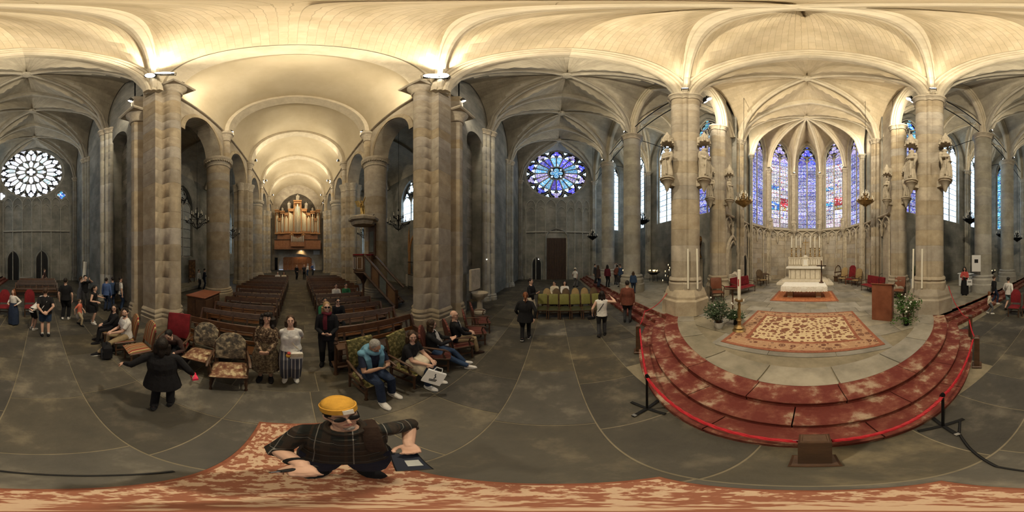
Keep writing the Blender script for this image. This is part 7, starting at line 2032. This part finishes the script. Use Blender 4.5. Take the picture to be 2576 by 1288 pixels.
phone(iw, 'white phone raised by the man in the south transept', tilt=0, off=(0, .03, .09))
g = at(201, 772); person('woman in a grey dress beside the man taking a photo', g.x - .15, g.y - .3, toward(g.x, g.y, 120), 1.62, 'hang', top='grey_cloth', sleeve='none', bottom='dress', bmat='grey_cloth', bhem=.4, hair=('pony', 'hair_brown'))
g = at(34, 815); person('girl in a white blouse and a long blue skirt, reddish hair', g.x, g.y, toward(g.x, g.y, -40), 1.45, 'hips', top='white_cloth', bottom='skirt', bmat='denim_dark', bhem=.06, wide=.7, hair=('long', 'hair_red'), shoes='black_cloth')
g = at(112, 727); person('man in a brown top and white shorts walking by the dark south doors', g.x, g.y, toward(g.x, g.y, 90), 1.72, 'walk', walk=.6, top='brown_coat', sleeve='short', bottom='shorts', bmat='white_cloth', hair=('short', 'hair_brown'), shoes='black_cloth')
for k, (px, py, lab, tp, hr, off) in enumerate(((268, 782, 'person in a blue shirt near the south west pier, leftmost of the pair', 'blue_shirt', 'hair_dark', 150), (283, 778, 'person in a denim shirt near the south west pier, right one of the pair', 'denim', 'hair_dark', -150))):
    g = at(px, py); person(lab, g.x, g.y, toward(g.x, g.y, off), 1.68, 'hang', top=tp, bmat='denim_dark', hair=('short', hr))
def ex(e, new, Cm, HM, sh, el, wr, Pm, kn, S):
    m = new(); m.box(Cm @ V((0, -.19, .27)), (.28, .16, .42), b=.05, M=Cm.to_3x3().to_4x4()); m.build('backpack', M['charcoal'], e)
    for q in (1, -1):
        m = new(); m.tube([Cm @ V((q * .11, -.12, .44)), Cm @ V((q * .11, -.01, .50)), Cm @ V((q * .11, .13, .36)), Cm @ V((q * .13, .10, .14)), Cm @ V((q * .13, -.1, .1))], .018, 6, flat=.5); m.build('backpack_strap', M['charcoal'], e)
g = at(304, 780); person('young man in a white T-shirt with a dark backpack by the south west pier', g.x, g.y, toward(g.x, g.y, 100), 1.72, 'hang', top='white_cloth', sleeve='short', bmat='denim', hair=('short', 'hair_dark'), extra=ex)

# ---- nave
for (px, py, lab, off, kw) in (
    (746, 703, 'man in a black jacket with a bag walking in the nave aisle', 20, dict(top='black_cloth', bmat='black_cloth', hair=('short', 'hair_blond'), walk=.5, arms='clasp')),
    (765, 703, 'man in a dark vest standing in the nave aisle near the west door', 160, dict(top='charcoal', sleeve='short', bmat='black_cloth', hair=('bald', 'hair_grey'))),
    (774, 696, 'woman in white standing by the west door', -60, dict(top='white_cloth', bmat='denim', hair=('bob', 'hair_grey'), arms='clasp')),
    (786, 694, 'woman in a blue white blouse at the right by the west door', 60, dict(top='blue_shirt', bmat='charcoal', hair=('short', 'hair_grey'), arms='hips'))):
    g = at(px, py); person(lab, g.x, g.y, toward(g.x, g.y, off), 1.72, **kw)
def pewseat(px, row, s):
    x = -3.35 - .9 * row; a = R((px - NORTH) / 7.15556); return x, x / math.tan(a)
for (px, row, lab, kw) in (
    (819, 2, 'man in a green and white track jacket seated in the right pews', dict(top='green_jacket', bmat='charcoal', hair=('short', 'hair_dark'), skin='skin_tan')),
    (850, 2, 'man in a dark jacket and sunglasses seated in the right pews', dict(top='black_cloth', bmat='charcoal', hair=('short', 'hair_dark'), glasses='sun', lean=12)),
    (872, 5, 'person in a dark green top far back in the right pews', dict(top='green_jacket', bmat='white_cloth', hair=('short', 'hair_dark'))),
    (847, 5, 'person in white beside the one in green, far back in the right pews', dict(top='white_cloth', bmat='charcoal', hair=('short', 'hair_dark'))),
    (698, 12, 'person in a white top at the very back of the left pews', dict(top='white_cloth', bmat='charcoal', hair=('short', 'hair_grey'))),
    (714, 12, 'person in a pale pink top at the very back of the left pews', dict(top='cream', bmat='charcoal', hair=('bob', 'hair_brown')))):
    x, y = pewseat(px, row, 1)
    person(lab, x - .02, y, rz_to(1, 0), 1.7, arms='lap', sit=True, **kw)
g = at(513, 727); person('person in dark blue with a belt half hidden behind the first left nave column', g.x, g.y, toward(g.x, g.y, 90), 1.7, 'phone', top='navy_cloth', bmat='navy_cloth', hair=('short', 'hair_dark'), lean=8)
person('person in a striped top partly behind the first left nave column', g.x + .05, g.y - .45, toward(g.x, g.y, 60), 1.6, 'hang', top='white_cloth', bmat='charcoal', hair=('short', 'hair_brown'))

# ---- north transept
g = at(1322, 855); pw, iw = person('heavy woman in black with reddish tied hair walking away in the north transept', g.x, g.y, toward(g.x, g.y, 178), 1.68, 'walk', walk=.6, top='black_cloth', hem=-.2, flare=1.1, bmat='black_cloth', hair=('pony', 'hair_red'), shoes='black_cloth', shoe_sole='white_cloth', fat=1.3)
g = at(1335, 800); person('bearded man in a black jacket beyond the heavy woman in black', g.x, g.y, toward(g.x, g.y, 60), 1.78, 'phone', top='black_cloth', bmat='cream', hair=('short', 'hair_dark'))
g = at(1514, 846); pw, iw = person('woman in a white vest and black cardigan walking away past the green chairs', g.x, g.y, toward(g.x, g.y, 182), 1.64, hands=(((.30, .1, 1.42), (-.5, .2, .8), (-1, 0, 0)), ((-.30, .06, .84), (-.1, .2, -1), (1, 0, 0))), walk=.4, top='white_cloth', sleeve='none', bmat='charcoal', hair=('bob', 'hair_dark'), extra=bag_strap('black_cloth'))
e = empty('black_handbag', world(iw, (-.34, .08, .70)), 0, 'black handbag carried by the woman in the white vest', 'bag')
MB().box((0, 0, 0), (.24, .10, .15), b=.04).build('bag_body', M['black_cloth'], e); MB().tube([(-.07, 0, .07), (-.05, 0, .15), (.05, 0, .15), (.07, 0, .07)], .008, 6).build('handle', M['black_cloth'], e)
g = at(1578, 810); person('heavy man in a rust brown jacket seen from behind at the foot of the steps', g.x, g.y, toward(g.x, g.y, 175), 1.76, 'hang', top='rust_jacket', hem=-.18, flare=1.05, bmat='charcoal', hair=('short', 'hair_dark'), fat=1.28)
g = at(1447, 722); person('man in a white T-shirt and a pale sun hat crossing towards the blue rose wall', g.x, g.y, toward(g.x, g.y, 150), 1.72, 'walk', walk=.5, top='white_cloth', sleeve='short', bmat='grey_cloth', hair=('short', 'hair_brown'), hat=('brim', 'cream'))
for k, (dx, lab, kw) in enumerate(((.02, 'man with dark hair seated behind the oval backed chairs', dict(top='cream', hair=('short', 'hair_dark'), look=(-40, 0))), (.48, 'woman with long dark hair seated behind the oval backed chairs', dict(top='white_cloth', hair=('long', 'hair_dark'))))):
    chair('oval_chair', 'brown chair of the third row holding the %s' % ('man with dark hair' if k == 0 else 'woman with long dark hair'), .06 + dx * 1.2, 8.75, PI, 'brown_back', back='oval', arms=False, w=.5)
    person(lab, .06 + dx * 1.2, 8.75, PI, 1.74, arms='clasp' if False else 'lap', sit=True, bmat='charcoal', **kw)
for (px, py, lab, off, hh, kw) in (
    (1505, 722, 'woman in a brown coat on the raised floor beside the dark red top', 120, 1.62, dict(top='brown_coat', hem=-.25, bmat='denim_dark', hair=('long', 'hair_brown'))),
    (1528, 722, 'woman in a dark red top standing on the raised floor', 150, 1.64, dict(top='burgundy', bmat='black_cloth', hair=('long', 'hair_dark'))),
    (1561, 722, 'person in a blue grey jacket looking down near the votive candles', -60, 1.70, dict(top='denim', bmat='charcoal', hair=('short', 'hair_brown'), look=(0, -25))),
    (1549, 716, 'person in a rust red jacket bending towards the votive candles', 150, 1.62, dict(top='rust_jacket', bmat='charcoal', hair=('short', 'hair_dark'), lean=30, arms='phone')),
    (1593, 738, 'child in a denim jacket on the raised floor, seen from behind', 170, 1.35, dict(top='denim', bmat='denim_dark', hair=('long', 'hair_brown'))),
    (1545, 702, 'woman in a white top and blue skirt photographing in a north chapel', 40, 1.62, dict(top='white_cloth', arms='photo', bottom='skirt', bmat='denim', bhem=.4, hair=('pony', 'hair_brown'))),
    (1497, 712, 'person in dark clothes far back by the blue rose wall', 60, 1.6, dict(top='charcoal', bmat='charcoal', hair=('short', 'hair_dark')))):
    g = at(px, py, PZ); person(lab, g.x, g.y, toward(g.x, g.y, off), hh, z=PZ, **kw)

# ---- south side by the choir
def ex(e, new, Cm, HM, sh, el, wr, Pm, kn, S):
    for q in (1, -1):
        m = new(); m.tube([Cm @ V((q * .09, -.06, .50)), Cm @ V((q * .10, .10, .42)), Cm @ V((q * .10, .14, .15)), Cm @ V((q * .11, .14, -.02))], .03, 6, flat=.5); m.build('cardigan_edge', M['red_top'], e)
g = at(2427, 742, PZ); pw, iw = person('woman in a coral red top and a long black skirt reading a leaflet', g.x, g.y, toward(g.x, g.y, -10), 1.66, 'phone', z=PZ, look=(0, -20), top='red_top', bottom='skirt', bmat='black_cloth', bhem=.08, wide=.35, hair=('bob', 'hair_dark'), extra=ex)
e = empty('white_tote_bag', world(iw, (-.30, .16, .78)), toward(g.x, g.y), 'white tote bag on the arm of the woman in coral red', 'bag')
MB().box((0, 0, 0), (.30, .05, .34), b=.015).build('bag_body', M['white'], e); MB().tube([(-.08, 0, .17), (-.05, 0, .34), (.05, 0, .34), (.08, 0, .17)], .008, 6).build('handle', M['white'], e); MB().box((0, .027, .04), (.18, .003, .04)).build('printed_word', M['charcoal'], e)
g = at(2501, 765); person('woman in black with a blond ponytail walking beside the girl in pink', g.x, g.y, toward(g.x, g.y, 120), 1.66, 'walk', walk=.5, top='black_cloth', bmat='denim_dark', hair=('short', 'hair_brown'), shoes='white_cloth')
g = at(2489, 789); person('small girl in a pale pink top and grey trousers walking past the steps', g.x, g.y, toward(g.x, g.y, 100), 1.12, 'walk', walk=.6, top='cream', bmat='grey_cloth', hair=('long', 'hair_red'), shoes='white_cloth')
g = at(2537, 779); person('man in a white shirt and pale teal shorts walking with a shoulder bag', g.x, g.y, toward(g.x, g.y, 150), 1.72, 'walk', walk=.6, top='white_cloth', bottom='shorts', bmat='teal_shorts', hair=('short', 'hair_dark'), shoes='dark_brown', extra=bag_strap('dark_brown'))
